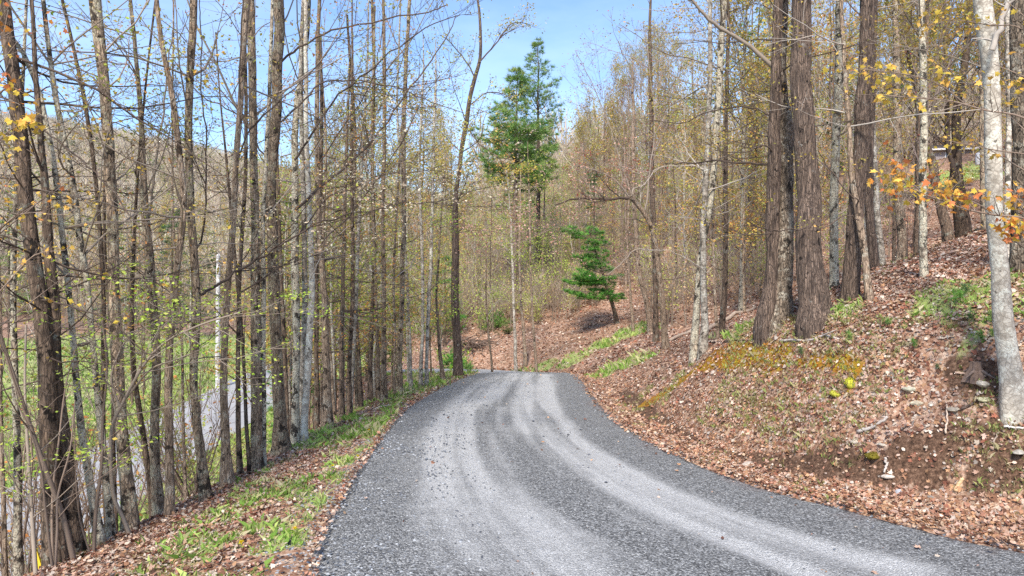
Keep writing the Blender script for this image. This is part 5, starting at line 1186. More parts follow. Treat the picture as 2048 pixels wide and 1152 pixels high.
VH = dict(tall_a=18.5, tall_b=20, tall_c=18, tall_d=16.5, pole_a=12, pole_b=13, pole_c=11, leafy=7, green=8, gold=9.5, sh_bare=2.8, sh_grey=3.4, sh_yg=2.6)
placed = []
def put(kind, x, y, rng, label, group, sc=None, limit=True):
    z = float(height(np.array([x]), np.array([y]))[0])
    s = rng.uniform(0.85, 1.15) if sc is None else sc
    if limit:
        px = 1024 + FOC * x / y
        top = (550 - np.interp(px, TOPX, TOPY)) / FOC * y + CZ - z
        if VH[kind] * s > top * 1.05: s = top / VH[kind] * rng.uniform(0.85, 1.05)
        if s < 0.42: return False
    rt = V[kind]
    if kind not in used:
        used[kind] = 1
        rt.location = (x, y, z - 0.05); rt.rotation_euler = (0, 0, rng.uniform(0, 6.28)); rt.scale = (s, s, s)
        rt['label'] = label; rt['group'] = group
    else:
        copy_thing(rt, (x, y, z - 0.05), rng.uniform(0, 6.28), s, label, group)
    placed.append((x, y)); return True

def scatter(rng, n, region, gap, kinds, label, group, ok, sc=None):
    c = 0; tries = 0
    while c < n and tries < n * 60:
        tries += 1
        x, y = region(rng)
        if not ok(x, y): continue
        if any((x - a) ** 2 + (y - b) ** 2 < gap * gap for a, b in placed): continue
        kd = kinds[rng.integers(0, len(kinds))]
        lb = label[kd] if isinstance(label, dict) else label
        if put(kd, x, y, rng, lb, group, sc(rng) if sc else None): c += 1
    return c
def visible_side(x, y, m=0.86): return abs(x) < m * y
LB = lambda where: dict(tall_a='tall grey bare tree with sparse olive buds ' + where, tall_b='tall straight tree with reddish bare twigs ' + where, tall_c='tall dark-barked tree with a thin yellowish crown ' + where,
    tall_d='slim lichen-barked tree with a golden-leaved crown ' + where, pole_a='pale pole-thin young tree ' + where, pole_b='brown pole-thin young tree with reddish twigs ' + where, pole_c='dark pole-thin young tree with rusty buds ' + where,
    leafy='low sapling in fresh yellow-green leaf ' + where, green='low sapling in bright green leaf ' + where, gold='sapling with golden and rusty young leaves ' + where,
    sh_bare='bare brown many-stemmed shrub ' + where, sh_grey='grey shrub with cream buds ' + where, sh_yg='shrub budding yellow-green ' + where)
rg = np.random.default_rng(77)
# hillside right of the drive
def ok_right(x, y):
    px = 1024 + FOC * x / y
    if not visible_side(x, y, 0.8): return False
    if y < 44 and px < 1235: return False
    if y < 30 and 1235 <= px < 1330: return False
    if 1010 < px < 1100 and y < 55: return False
    if abs(x / y - 0.645) < 0.045 and y < 55: return False
    d, _, _ = near_poly(np.array([x]), np.array([y]), RS)
    return d[0] > 6.5
n1 = scatter(rg, 82, lambda r: (lambda y: (r.uniform(0.04, 0.8) * y, y))(r.uniform(17, 85)), 1.7, ['tall_a', 'tall_b', 'tall_c', 'tall_c', 'tall_d', 'tall_d', 'pole_a', 'pole_b', 'gold', 'pole_c'], LB('on the leafy slope'), 'trees on the leafy slope right of the drive', ok_right)
n2 = scatter(rg, 16, lambda r: (lambda y: (r.uniform(0.3, 0.75) * y, y))(r.uniform(16, 34)), 1.5, ['pole_a', 'pole_c', 'pole_b', 'gold'], LB('on the leafy slope'), 'trees on the leafy slope right of the drive', ok_right)
# beyond the bend, centre
def ok_centre(x, y):
    px = 1024 + FOC * x / y
    return not (1005 < px < 1105 and y < 52) and y > 44
n3 = scatter(rg, 74, lambda r: (lambda y: (r.uniform(-0.10, 0.20) * y, y))(r.uniform(45, 88)), 1.4, ['leafy', 'pole_a', 'gold', 'pole_a', 'pole_c', 'green', 'tall_a', 'leafy', 'pole_b'], LB('beyond the bend'), 'young trees beyond the bend', ok_centre)
# left: hollow between the drive and the lower road, and the woods beyond it
def ok_left(x, y):
    return 1024 + FOC * x / y > 565 and ROAD2[1] + 1.0 < x and near_poly(np.array([x]), np.array([y]), LS)[0][0] > 2.6 and visible_side(x, y)
def ok_sh(x, y):
    return ROAD2[1] + 1.0 < x and near_poly(np.array([x]), np.array([y]), LS)[0][0] > 2.6 and visible_side(x, y)
n4 = scatter(rg, 30, lambda r: (lambda y: (r.uniform(-11, -4.6), y))(r.uniform(13, 36)), 1.1, ['pole_a', 'pole_c', 'pole_b', 'gold', 'pole_a', 'tall_a'], LB('on the slope down to the lower road'), 'thin trees below the drive', ok_left)
n5 = scatter(rg, 6, lambda r: (lambda y: (r.uniform(-11, -4.3), y))(r.uniform(7, 26)), 0.9, ['sh_bare', 'sh_bare', 'sh_grey', 'sh_yg'], LB('on the slope down to the lower road'), 'shrubs below the drive', ok_sh, lambda r: r.uniform(0.7, 1.1))
n6 = scatter(rg, 52, lambda r: (lambda y: (r.uniform(-0.33, -0.05) * y, y))(r.uniform(48, 105)), 1.9, ['tall_a', 'tall_b', 'tall_c', 'tall_d', 'pole_c', 'pole_a', 'gold', 'leafy'], LB('beyond the lower road bend'), 'trees where the two roads meet', lambda x, y: x > -13 - (y - 48) * 0.25)
n7 = scatter(rg, 40, lambda r: (lambda y: (r.uniform(-0.85, -0.28) * y, y))(r.uniform(72, 125)), 2.6, ['tall_a', 'tall_b', 'tall_c', 'tall_d', 'tall_d', 'gold', 'leafy'], LB('behind the meadow'), 'trees behind the meadow', lambda x, y: x < -19)
n8 = scatter(rg, 12, lambda r: (lambda y: (r.uniform(-30, -18.5), y))(r.uniform(24, 60)), 3.0, ['pole_a', 'sh_grey', 'sh_bare', 'pole_c'], LB('at the edge of the meadow'), 'young trees at the meadow edge', lambda x, y: visible_side(x, y, 0.8))
for (px_, D_, s_) in ((10, 10.5, 1.7), (60, 13.5, 1.7), (175, 12, 1.6), (110, 16, 1.9), (330, 15.5, 1.4)):
    x_ = (px_ - 1024) / FOC * D_
    put('sh_bare', x_, D_, rg, LB('on the slope down to the lower road')['sh_bare'], 'shrubs below the drive', s_, False)
for (px_, D_, kd_, s_) in ((575, 15.5, 'leafy', 0.9), (640, 18, 'green', 0.85), (668, 16.5, 'leafy', 0.95), (712, 20, 'gold', 0.8), (745, 22, 'leafy', 0.9), (782, 25, 'green', 0.8), (815, 24, 'leafy', 0.9), (862, 28, 'gold', 0.75), (880, 31, 'leafy', 0.8),
                            (520, 19, 'gold', 0.9), (610, 26, 'gold', 0.9), (690, 28, 'leafy', 1.0), (60, 17, 'gold', 1.0), (190, 20, 'leafy', 0.9), (330, 24, 'gold', 0.95), (1150, 47, 'leafy', 1.0), (1120, 45, 'green', 0.7), (1100, 50, 'leafy', 1.0), (1180, 50, 'leafy', 1.0)):
    x_ = (px_ - 1024) / FOC * D_
    if x_ > ROAD2[1] + 0.6 or x_ < ROAD2[0] - 1: put(kd_, x_, D_, rg, LB('on the slope down to the lower road')[kd_], 'leafy saplings under the taller trees', s_, False)
print('woods', n1, n2, n3, n4, n5, n6, n7, n8)
for kd, rt in V.items():
    if kd not in used:
        for ch in list(rt.children): bpy.data.objects.remove(ch)
        bpy.data.objects.remove(rt)

# ------------------------------------------------------------------ the far wooded hills and the thickets: masses nobody could count
def mass(name, label, cat, X, Y, H, seed, tl, tw_, m, lf, mf, pleaf, pcon, tw_c, lf_c, kk=1.0, dist=True):
    rng = np.random.default_rng(seed); n = len(X); Z = height(X, Y); fb = Buf(); R = np.hypot(X, Y)
    kindn = fbm(X * 0.02 * kk, Y * 0.02 * kk, 91)
    tw_c = np.array(tw_c); lf_c = np.array(lf_c)
    conif = rng.uniform(0, 1, n) < pcon
    b = np.stack([X, Y, Z], -1)
    st = np.repeat(b, m, axis=0); HH = np.repeat(H, m)
    az = rng.uniform(0, 6.28, n * m); el = rng.uniform(0.6, 1.45, n * m); ln = rng.uniform(tl[0], tl[1], n * m)
    zs = rng.uniform(0.1, 0.8, n * m) * HH; rad = rng.uniform(0, 0.12, n * m) * HH
    p0 = st + np.stack([np.cos(az) * rad, np.sin(az) * rad, zs], -1)
    d = np.stack([np.cos(az) * np.cos(el), np.sin(az) * np.cos(el), np.sin(el)], -1)
    w = np.cross(d, rng.normal(0, 1, (n * m, 3))); w /= np.linalg.norm(w, axis=1)[:, None]; w *= rng.uniform(tw_[0], tw_[1], (n * m, 1)) * (1 + np.repeat(R, m)[:, None] / 300)
    cc = np.repeat(tw_c[rng.integers(0, len(tw_c), n)], m, axis=0) * rng.uniform(0.8, 1.2, (n * m, 1))
    kp = ~np.repeat(conif, m)
    Vt = np.stack([p0 - w, p0 + w, p0 + d * ln[:, None]], 1)[kp].reshape(-1, 3)
    fb.add(Vt, None, np.arange(len(Vt)).reshape(-1, 3), np.repeat(cc[kp], 3, axis=0), 0, smooth=False)
    st = np.repeat(b, mf, axis=0)
    leafy = np.repeat((rng.uniform(0, 1, n) < pleaf + 0.6 * (kindn - 0.5)) & ~conif, mf)
    c0 = st + rng.normal(0, 0.14, (n * mf, 3)) * np.repeat(H, mf)[:, None] * [1, 1, 0] + np.stack([np.zeros(n * mf), np.zeros(n * mf), rng.uniform(0.3, 1.05, n * mf) * np.repeat(H, mf)], -1)
    a1 = rng.normal(0, 1, (n * mf, 3)); a1 /= np.linalg.norm(a1, axis=1)[:, None]; a2 = np.cross(a1, rng.normal(0, 1, (n * mf, 3))); a2 /= np.linalg.norm(a2, axis=1)[:, None]
    s = rng.uniform(lf[0], lf[1], (n * mf, 1))
    cc = np.repeat(lf_c[rng.integers(0, len(lf_c), n)], mf, axis=0) * rng.uniform(0.75, 1.25, (n * mf, 1))
    Vt = np.stack([c0, c0 + a1 * s * 0.6 + a2 * s * 0.4, c0 + a1 * s * 1.2, c0 + a1 * s * 0.6 - a2 * s * 0.4], 1)[leafy].reshape(-1, 3)
    i = np.arange(len(Vt) // 4)[:, None] * 4
    fb.add(Vt, i + np.array([[0, 1, 2, 3]]), None, np.repeat(cc[leafy], 4, axis=0), 0, smooth=False)
    tr = (0.009 if kk < 2 else 0.013) * H[:, None]
    t = np.stack([b - np.array([1, 0, 0]) * tr - [0, 0, 0.3], b + np.array([1, 0, 0]) * tr - [0, 0, 0.3], b + np.stack([rng.normal(0, 0.05, n) * H, rng.normal(0, 0.05, n) * H, H * 0.9], -1)], 1).reshape(-1, 3)
    t2 = np.stack([b - np.array([0, 1, 0]) * tr - [0, 0, 0.3], b + np.array([0, 1, 0]) * tr - [0, 0, 0.3], b + [0, 0, 0] + np.stack([np.zeros(n), np.zeros(n), H * 0.9], -1)], 1).reshape(-1, 3)
    for tt_ in (t, t2): fb.add(tt_, None, np.arange(len(tt_)).reshape(-1, 3), tw_c[0] * 0.8, 0, smooth=False)
    ci = np.where(conif)[0]; mc = 120
    if len(ci):
        st = np.repeat(b[ci], mc, axis=0); f = rng.uniform(0.1, 1, len(ci) * mc); az = rng.uniform(0, 6.28, len(ci) * mc); rd = (1 - f) * 2.8 * rng.uniform(0.4, 1, len(ci) * mc) + 0.2
        c0 = st + np.stack([np.cos(az) * rd, np.sin(az) * rd, f * np.repeat(H[ci], mc) * 1.1], -1)
        o_ = np.stack([np.cos(az), np.sin(az), -0.25 * np.ones_like(az)], -1); q = np.cross(o_, [0, 0, 1.0])
        Vt = np.stack([c0 - q * 0.35, c0 + q * 0.35, c0 + o_ * 0.9], 1).reshape(-1, 3)
        cc = np.repeat(np.array(DARKG)[rng.integers(0, 3, len(ci))], mc, axis=0) * rng.uniform(0.7, 1.4, (len(ci) * mc, 1))
        fb.add(Vt, None, np.arange(len(Vt)).reshape(-1, 3), np.repeat(cc, 3, axis=0), 0, smooth=False)
    if 'mass' not in M: M['mass'] = colmat('distant_woods', 0.85, 0.45, 0.0)
    tag(fb.build(name, M['mass']), label, cat, kind='stuff')
TWF = [(0.58, 0.49, 0.37), (0.64, 0.55, 0.42), (0.52, 0.42, 0.33), (0.68, 0.60, 0.48)]
LFF = [(0.52, 0.50, 0.17), (0.62, 0.56, 0.25), (0.46, 0.48, 0.17), (0.60, 0.44, 0.26), (0.58, 0.40, 0.30), (0.64, 0.60, 0.36)]
rf_ = np.random.default_rng(5); n_ = 11500
R_ = np.sqrt(rf_.uniform(75 ** 2, 430 ** 2, n_)); A_ = np.tan(rf_.uniform(-0.98, 0.9, n_) * 0.78)
Y_ = R_ / np.sqrt(1 + A_ * A_); X_ = A_ * Y_
kp_ = (rf_.uniform(0, 1, n_) < np.where((A_ > 0.25) & (R_ > 200), 0.3, 1.0)) & ((R_ > 108) | (A_ > -0.05))
X_, Y_ = X_[kp_], Y_[kp_]
mass('far_woods', 'spring woods in grey twig and yellow-green bud covering the distant hills', 'woods', X_, Y_, rf_.uniform(8, 14, len(X_)), 5, (1.8, 4.4), (0.04, 0.09), 40, (0.15, 0.42), 44, 0.75, 0.05, TWF, LFF)
# brushy young growth under the trees: on the centre and right slope, in the woods left of centre, along the meadow
def region_pts(rng, n, a0, a1, y0, y1, ok=None):
    Y = np.sqrt(rng.uniform(y0 ** 2, y1 ** 2, n)); X = rng.uniform(a0, a1, n) * Y
    if ok is not None:
        k = ok(X, Y); X, Y = X[k], Y[k]
    return X, Y
TWU = [(0.42, 0.34, 0.26), (0.52, 0.43, 0.34), (0.32, 0.24, 0.18), (0.58, 0.50, 0.40)]
LFU = [(0.52, 0.60, 0.12), (0.60, 0.61, 0.18), (0.42, 0.56, 0.10), (0.60, 0.45, 0.18), (0.56, 0.38, 0.22)]
def off_road(X, Y):
    return near_poly(X, Y, RS)[0] > 5
for (a0, a1, y0, y1, n, hh, pl, ok) in ((-0.09, 0.10, 47, 80, 520, (2.0, 6.0), 0.9, None), (-0.20, -0.045, 43, 62, 260, (1.2, 4.5), 0.6, None), (-0.05, 0.13, 42, 52, 150, (0.8, 3.4), 0.5, None), (0.08, 0.42, 50, 84, 520, (2.0, 6.5), 0.6, None), (0.12, 0.40, 30, 50, 120, (1.0, 3.5), 0.35, lambda X, Y: off_road(X, Y) & (X > 7.5)),
                                   (0.35, 0.85, 26, 60, 160, (1.0, 4.0), 0.5, lambda X, Y: np.abs(X / Y - 0.645) > 0.05), (-0.32, -0.08, 50, 95, 480, (2.0, 7.0), 0.7, lambda X, Y: X > -13.5 - (Y - 48) * 0.2),
                                   (-0.9, -0.3, 72, 108, 420, (2.0, 7.0), 0.6, lambda X, Y: X < -20)):
    X_, Y_ = region_pts(rf_, n, a0, a1, y0, y1, ok)
    if a0 == -0.09: UX, UY, UH, UP = [], [], [], []
    UX.append(X_); UY.append(Y_); UH.append(rf_.uniform(hh[0], hh[1], len(X_)))
mass('undergrowth', 'budding brush and seedlings filling the woods between the trunks', 'undergrowth', np.concatenate(UX), np.concatenate(UY), np.concatenate(UH), 8, (0.5, 1.7), (0.006, 0.014), 46, (0.05, 0.12), 100, 0.68, 0.0, TWU, LFU, 4.0)
# ------------------------------------------------------------------ fallen leaves, grass blades, loose stones
LEAFC = np.array([(0.50, 0.32, 0.23), (0.56, 0.41, 0.32), (0.42, 0.21, 0.135), (0.30, 0.115, 0.07), (0.64, 0.53, 0.42), (0.46, 0.26, 0.14), (0.34, 0.175, 0.10), (0.52, 0.36, 0.24), (0.19, 0.085, 0.055), (0.50, 0.42, 0.35), (0.14, 0.07, 0.045), (0.44, 0.30, 0.24)])
def ground_pts(rng, n, y0, y1, p=1.0, amax=0.92):
    """points spread over the visible wedge of ground between two distances"""
    Y = (rng.uniform(y0 ** (2 * p), y1 ** (2 * p), n)) ** (1 / (2 * p)); X = rng.uniform(-amax, amax, n) * (Y + 0.6)
    z, dL, dR, ins, yL, yR = height(X, Y, True)
    return X, Y, z, dL, dR, ins
def litter_mask(rng, X, Y, dL, dR, ins):
    g, m, s = zones(X, Y, dL, dR, ins)
    left = dL < dR
    p = np.where(left, 0.75 - 0.35 * g, 1.0 - 0.60 * g) * (1 - 0.6 * m) * (1 - 0.8 * s)
    p = np.where(left & (Y < 14), p * sstep(-0.1, 1.3, dL), p)
    p = np.where((~left) & (dR < 0.62), 1.0, p)
    p = np.where(~left & (dR > 1.1) & (dR < 3.0), p * 0.8, p)
    inr = ins & ((dR < 0.30) | (dL < 0.15)); p = np.where(ins, np.where(inr, 0.35, 0.0015), p)
    p = np.where((X < ROAD2[1] + 0.8), 0.0, p)
    return rng.uniform(0, 1, len(X)) < p
lit = Buf()
def litter(rng, n, y0, y1, size, shape, p=1.0, lift=0.012):
    X, Y, Z, dL, dR, ins = ground_pts(rng, n, y0, y1, p)
    k = litter_mask(rng, X, Y, dL, dR, ins)
    X, Y, Z, dR_, ins_ = X[k], Y[k], Z[k], dR[k], ins[k]
    e = 0.12
    gxn = (height(X + e, Y) - Z) / e; gyn = (height(X, Y + e) - Z) / e
    nrm = np.stack([-gxn, -gyn, np.ones_like(gxn)], -1)
    nrm = nrm / np.linalg.norm(nrm, axis=1)[:, None] + rng.normal(0, 0.4, (len(X), 3)); nrm /= np.linalg.norm(nrm, axis=1)[:, None]
    a = rng.normal(0, 1, (len(X), 3)); a -= (a * nrm).sum(1)[:, None] * nrm; a /= np.linalg.norm(a, axis=1)[:, None]
    b = np.cross(nrm, a)
    s = size * rng.uniform(0.5, 1.25, len(X))
    C = np.stack([X, Y, Z + lift + rng.uniform(0, 0.025, len(X)) + 0.03 * np.where(ins_, 1, 0)], -1)
    tone = fbm(X * 0.8, Y * 0.8, 71)
    # warmer, redder leaves gather in the ditch; paler ones on the slope
    idx = np.where((dR[k] < 1.0) & (rng.uniform(0, 1, len(X)) < 0.5), rng.choice([2, 5, 6, 0, 7], len(X)), rng.integers(0, len(LEAFC), len(X))); cc = LEAFC[idx] * rng.uniform(0.55, 1.2, (len(X), 1)) * (0.75 + 0.5 * tone[:, None])
    S = s[:, None, None]
    if shape == 'lobed':
        pts = LOBES - [0, 0.45]; k_ = len(pts)
        cu = rng.uniform(-0.3, 0.9, (len(X), 1))
        h = cu * (pts[None, :, 0] ** 2 * 1.3 + (pts[None, :, 1]) ** 2 * 0.7) + rng.normal(0, 0.05, (len(X), k_))
        T = np.array([(0, i, i + 1) for i in range(1, k_ - 1)])
    else:
        pts = np.array([(0, -0.5), (0.36, -0.1), (0.25, 0.3), (0, 0.5), (-0.25, 0.3), (-0.36, -0.1)]); k_ = 6
        cu = rng.uniform(-0.4, 1.0, (len(X), 1))
        h = cu * (pts[None, :, 0] ** 2 * 2.2 + pts[None, :, 1] ** 2 * 0.8) + rng.normal(0, 0.05, (len(X), k_))
        T = np.array([(0, 1, 5), (1, 2, 5), (2, 4, 5), (2, 3, 4)])
    V = C[:, None, :] + S * (b[:, None, :] * pts[None, :, 0, None] + a[:, None, :] * pts[None, :, 1, None] + nrm[:, None, :] * h[:, :, None])
    F = (np.arange(len(X))[:, None, None] * k_ + T[None]).reshape(-1, 3)
    lit.add(V.reshape(-1, 3), None, F, np.repeat(cc, k_, axis=0), 0, smooth=False)
    return len(X)
rl = np.random.default_rng(17)
c1 = litter(rl, 46000, 4.6, 11.5, 0.06, 'lobed')
c2 = litter(rl, 180000, 4.6, 14, 0.045, 'oval')
c3 = litter(rl, 110000, 11, 28, 0.08, 'oval', 0.8)
c4 = litter(rl, 70000, 26, 60, 0.15, 'oval', 0.8)
# the thick drift of leaves in the ditch
print('litter', c1, c2, c3, c4)
tag(lit.build('leaf_litter', colmat('fallen_leaf', 0.75, 0.15, 0.0)), 'dry tan and russet fallen leaves covering both banks and the slope', 'leaves', kind='stuff')

GRASSC = np.array([(0.24, 0.38, 0.07), (0.32, 0.46, 0.11), (0.42, 0.50, 0.14), (0.18, 0.31, 0.05), (0.48, 0.46, 0.22), (0.52, 0.46, 0.28)])
WEEDC = np.array([(0.22, 0.26, 0.08), (0.34, 0.34, 0.12), (0.42, 0.36, 0.18), (0.26, 0.20, 0.08), (0.30, 0.36, 0.10), (0.46, 0.38, 0.24)])
gr = Buf()
def blades(rng, n, y0, y1, h, per, thr=0.25, p=1.0, w=0.06, weeds=False, sp=0.035):
    X, Y, Z, dL, dR, ins = ground_pts(rng, n, y0, y1, p)
    g, m, s = zones(X, Y, dL, dR, ins)
    if weeds:
        ok = (~ins) & (X > ROAD2[1] + 1) & (fbm(X * 1.1, Y * 1.1, 55) > np.where((dR < dL) & (dR > 0.9) & (dR < 2.3) & (Y < 13), 0.42, 0.62)) & (rng.uniform(0, 1, len(X)) < np.where(dR < dL, np.where((dR > 0.9) & (dR < 2.3), 0.95, 0.2), 0.3))
    else:
        ok = (~ins) & (rng.uniform(0, 1, len(X)) < np.clip((g - thr) * 2.2, 0, 1))
        # stray tufts in the drive's stony edge
        ok |= ins & (dL < 0.25) & (fbm(X * 1.7, Y * 1.7, 12) > 0.66) & (rng.uniform(0, 1, len(X)) < 0.3)
    X, Y, Z = X[ok], Y[ok], Z[ok]
    m_ = len(X) * per
    if m_ == 0: return 0
    B = np.repeat(np.stack([X, Y, Z], -1), per, axis=0) + rng.normal(0, sp, (m_, 3)) * [1, 1, 0]
    L = h * rng.uniform(0.4, 1.3, (m_, 1)) * np.repeat(rng.uniform(0.6, 1.4, len(X)), per)[:, None]
    a = rng.normal(0, 0.45, (m_, 3)); a[:, 2] = 1; a /= np.linalg.norm(a, axis=1)[:, None]
    q = np.cross(a, rng.normal(0, 1, (m_, 3))); q /= np.linalg.norm(q, axis=1)[:, None]
    lean = rng.normal(0, 0.35, (m_, 3)) * [1, 1, 0]
    W = q * L * w
    V = np.stack([B - W, B + W, B + a * L * 0.6 + W * 0.7, B + a * L + lean * L], 1).reshape(-1, 3)
    i = np.arange(m_)[:, None] * 4
    cc = np.repeat((WEEDC if weeds else GRASSC)[rng.integers(0, 6, len(X))] * rng.uniform(0.8, 1.2, (len(X), 1)), per, axis=0)
    gr.add(V, None, np.concatenate([i + [[0, 1, 2]], i + [[0, 2, 3]]]), np.repeat(cc, 4, axis=0), 0, smooth=False)
    return len(X)
g1 = blades(rl, 30000, 4.7, 14, 0.075, 6, 0.2)
g2 = blades(rl, 40000, 12, 36, 0.13, 5, 0.2, 0.8, 0.09, sp=0.06)
g3 = blades(rl, 26000, 20, 85, 0.22, 5, 0.3, 0.8, 0.16, sp=0.15)
g4 = blades(rl, 90000, 4.7, 18, 0.055, 7, w=0.09, weeds=True)
print('grass', g1, g2, g3, g4)
tag(gr.build('grass', colmat('grass_blade', 0.6, 0.35, 0.0)), 'short fresh grass and weeds on the verge, bank and meadow', 'grass', kind='stuff')

# loose stones: sharp crushed rock, thickest along the drive's left shoulder
gs = Buf()
def stones(rng, n, y0, y1, size, pfun, cols, p=1.0):
    X, Y, Z, dL, dR, ins = ground_pts(rng, n, y0, y1, p, 0.8)
    pr = pfun(X, Y, dL, dR, ins); k = rng.uniform(0, 1, n) < pr
    X, Y, Z, dL, dR, ins = X[k], Y[k], Z[k], dL[k], dR[k], ins[k]
    m = len(X)
    O = np.array([(1, 0, 0), (0, 1, 0), (-1, 0, 0), (0, -1, 0), (0, 0, 1), (0, 0, -1)], float)
    T = np.array([(0, 1, 4), (1, 2, 4), (2, 3, 4), (3, 0, 4), (1, 0, 5), (2, 1, 5), (3, 2, 5), (0, 3, 5)])
    s = size * rng.uniform(0.45, 1.3, (m, 1, 1)) * np.stack([np.ones(m), rng.uniform(0.6, 1, m), rng.uniform(0.3, 0.7, m)], -1)[:, None, :]
    V = O[None] * s * rng.uniform(0.65, 1.25, (m, 6, 1))
    a = rng.uniform(0, 6.28, m); c, sn = np.cos(a)[:, None], np.sin(a)[:, None]
    V = np.stack([V[..., 0] * c - V[..., 1] * sn, V[..., 0] * sn + V[..., 1] * c, V[..., 2]], -1)
    u_ = dL / (dL + dR + 1e-6)
    V += np.stack([X, Y, Z + np.where(ins, 0.012 + 0.05 * (1 - (2 * u_ - 1) ** 2), 0.0) - 0.0], -1)[:, None, :]
    cc = cols[rng.integers(0, len(cols), m)] * rng.uniform(0.7, 1.3, (m, 1))
    gs.add(V.reshape(-1, 3), None, (np.arange(m)[:, None, None] * 6 + T[None]).reshape(-1, 3), np.repeat(cc, 6, axis=0), 0, smooth=False)
    return m
SC = np.array([(0.10, 0.11, 0.125), (0.16, 0.17, 0.185), (0.24, 0.25, 0.265), (0.07, 0.075, 0.09), (0.34, 0.35, 0.36)])
def p_edge(X, Y, dL, dR, ins):
    return np.where(ins, np.exp(-dL / 0.7) * 0.9 + 0.006 + 0.25 * np.exp(-dR / 0.35), np.where((dL < dR), np.exp(-dL / 0.42) * 0.9, np.exp(-dR / 0.08) * 0.3))
s1 = stones(rl, 60000, 4.7, 12, 0.018, p_edge, SC)
s2 = stones(rl, 50000, 10, 26, 0.024, p_edge, SC, 0.8)
print('stones', s1, s2)
tag(gs.build('loose_gravel', colmat('crushed_stone', 0.85, 0.0, 0.0)), 'loose blue-grey crushed stone along the edges of the drive', 'gravel', kind='stuff')

# pine needles strewn on the right bank
pn = Buf()
X, Y, Z, dL, dR, ins = ground_pts(rl, 60000, 4.8, 11, 1.0)
k = (~ins) & (dR < dL) & (dR > 1.0) & (rl.uniform(0, 1, len(X)) < sstep(0.45, 0.65, fbm(X * 0.9, Y * 0.9, 66))) & (X > 3.2)
X, Y, Z = X[k], Y[k], Z[k]; m = len(X)
a = rl.normal(0, 1, (m, 3)) * [1, 1, 0.35]; a /= np.linalg.norm(a, axis=1)[:, None]; q = np.cross(a, [0, 0, 1.0]); B = np.stack([X, Y, Z + 0.02], -1)
a[:, 2] += 0.25 * a[:, 0]
Vt = np.stack([B - a * 0.05 - q * 0.0016, B - a * 0.05 + q * 0.0016, B + a * 0.05 + q * 0.0016, B + a * 0.05 - q * 0.0016], 1).reshape(-1, 3)
pn.add(Vt, np.arange(m * 4).reshape(-1, 4), None, np.repeat(np.array([(0.42, 0.17, 0.06), (0.34, 0.13, 0.05), (0.5, 0.24, 0.1)])[rl.integers(0, 3, m)], 4, axis=0), 0)
tag(pn.build('fallen_needles', colmat('fallen_needle', 0.8)), 'orange-brown fallen pine needles strewn on the right bank', 'needles', kind='stuff')

# moss carpet on the bank: short dense fuzz, ochre to yellow-green
ms = Buf()
X, Y, Z, dL, dR, ins = ground_pts(rl, 90000, 6, 17, 0.9)
k = (~ins) & (dR < dL) & (dR < 5); X, Y, Z = X[k], Y[k], Z[k]
zf = moss_field(X, Y) * sstep(0.3, 0.5, fbm(X * 2.6, Y * 2.6, 19)); k = rl.uniform(0, 1, len(X)) < zf * 0.7
X, Y, Z = X[k], Y[k], Z[k]; m = len(X); tn = fbm(X * 1.8, Y * 1.8, 31)
per = 5; B = np.repeat(np.stack([X, Y, Z], -1), per, axis=0) + rl.normal(0, 0.02, (m * per, 3)) * [1, 1, 0.3]
a = rl.normal(0, 0.6, (m * per, 3)); a[:, 2] = 1; a /= np.linalg.norm(a, axis=1)[:, None]; q = np.cross(a, rl.normal(0, 1, (m * per, 3))); q /= np.linalg.norm(q, axis=1)[:, None]
L = rl.uniform(0.02, 0.05, (m * per, 1)); Vt = np.stack([B - q * L * 0.22, B + q * L * 0.22, B + a * L], 1).reshape(-1, 3)
mc = np.where((tn > 0.5)[:, None], np.array([(0.42, 0.36, 0.03)]), np.array([(0.42, 0.19, 0.03)])) * rl.uniform(0.6, 1.3, (m, 1))
ms.add(Vt, None, np.arange(len(Vt)).reshape(-1, 3), np.repeat(mc, per * 3, axis=0), 0, smooth=False)
print('moss', m)
tag(ms.build('moss_carpet', colmat('moss_fuzz', 0.9, 0.15, 0.0)), 'ochre and yellow-green moss running along the lip of the right bank', 'moss', kind='stuff')
# ------------------------------------------------------------------ stones, stumps, sticks, logs, seedlings, house, post
def gz(x, y): return float(height(np.array([x]), np.array([y]))[0])
M['rock'] = colmat('rock', 0.9, 0, 0.1, 14.0)
M['wood'] = colmat('dead_wood', 0.9, 0, 0.1, 18.0)
M['mossy'] = colmat('moss', 1.0, 0, 0.1, 40.0)

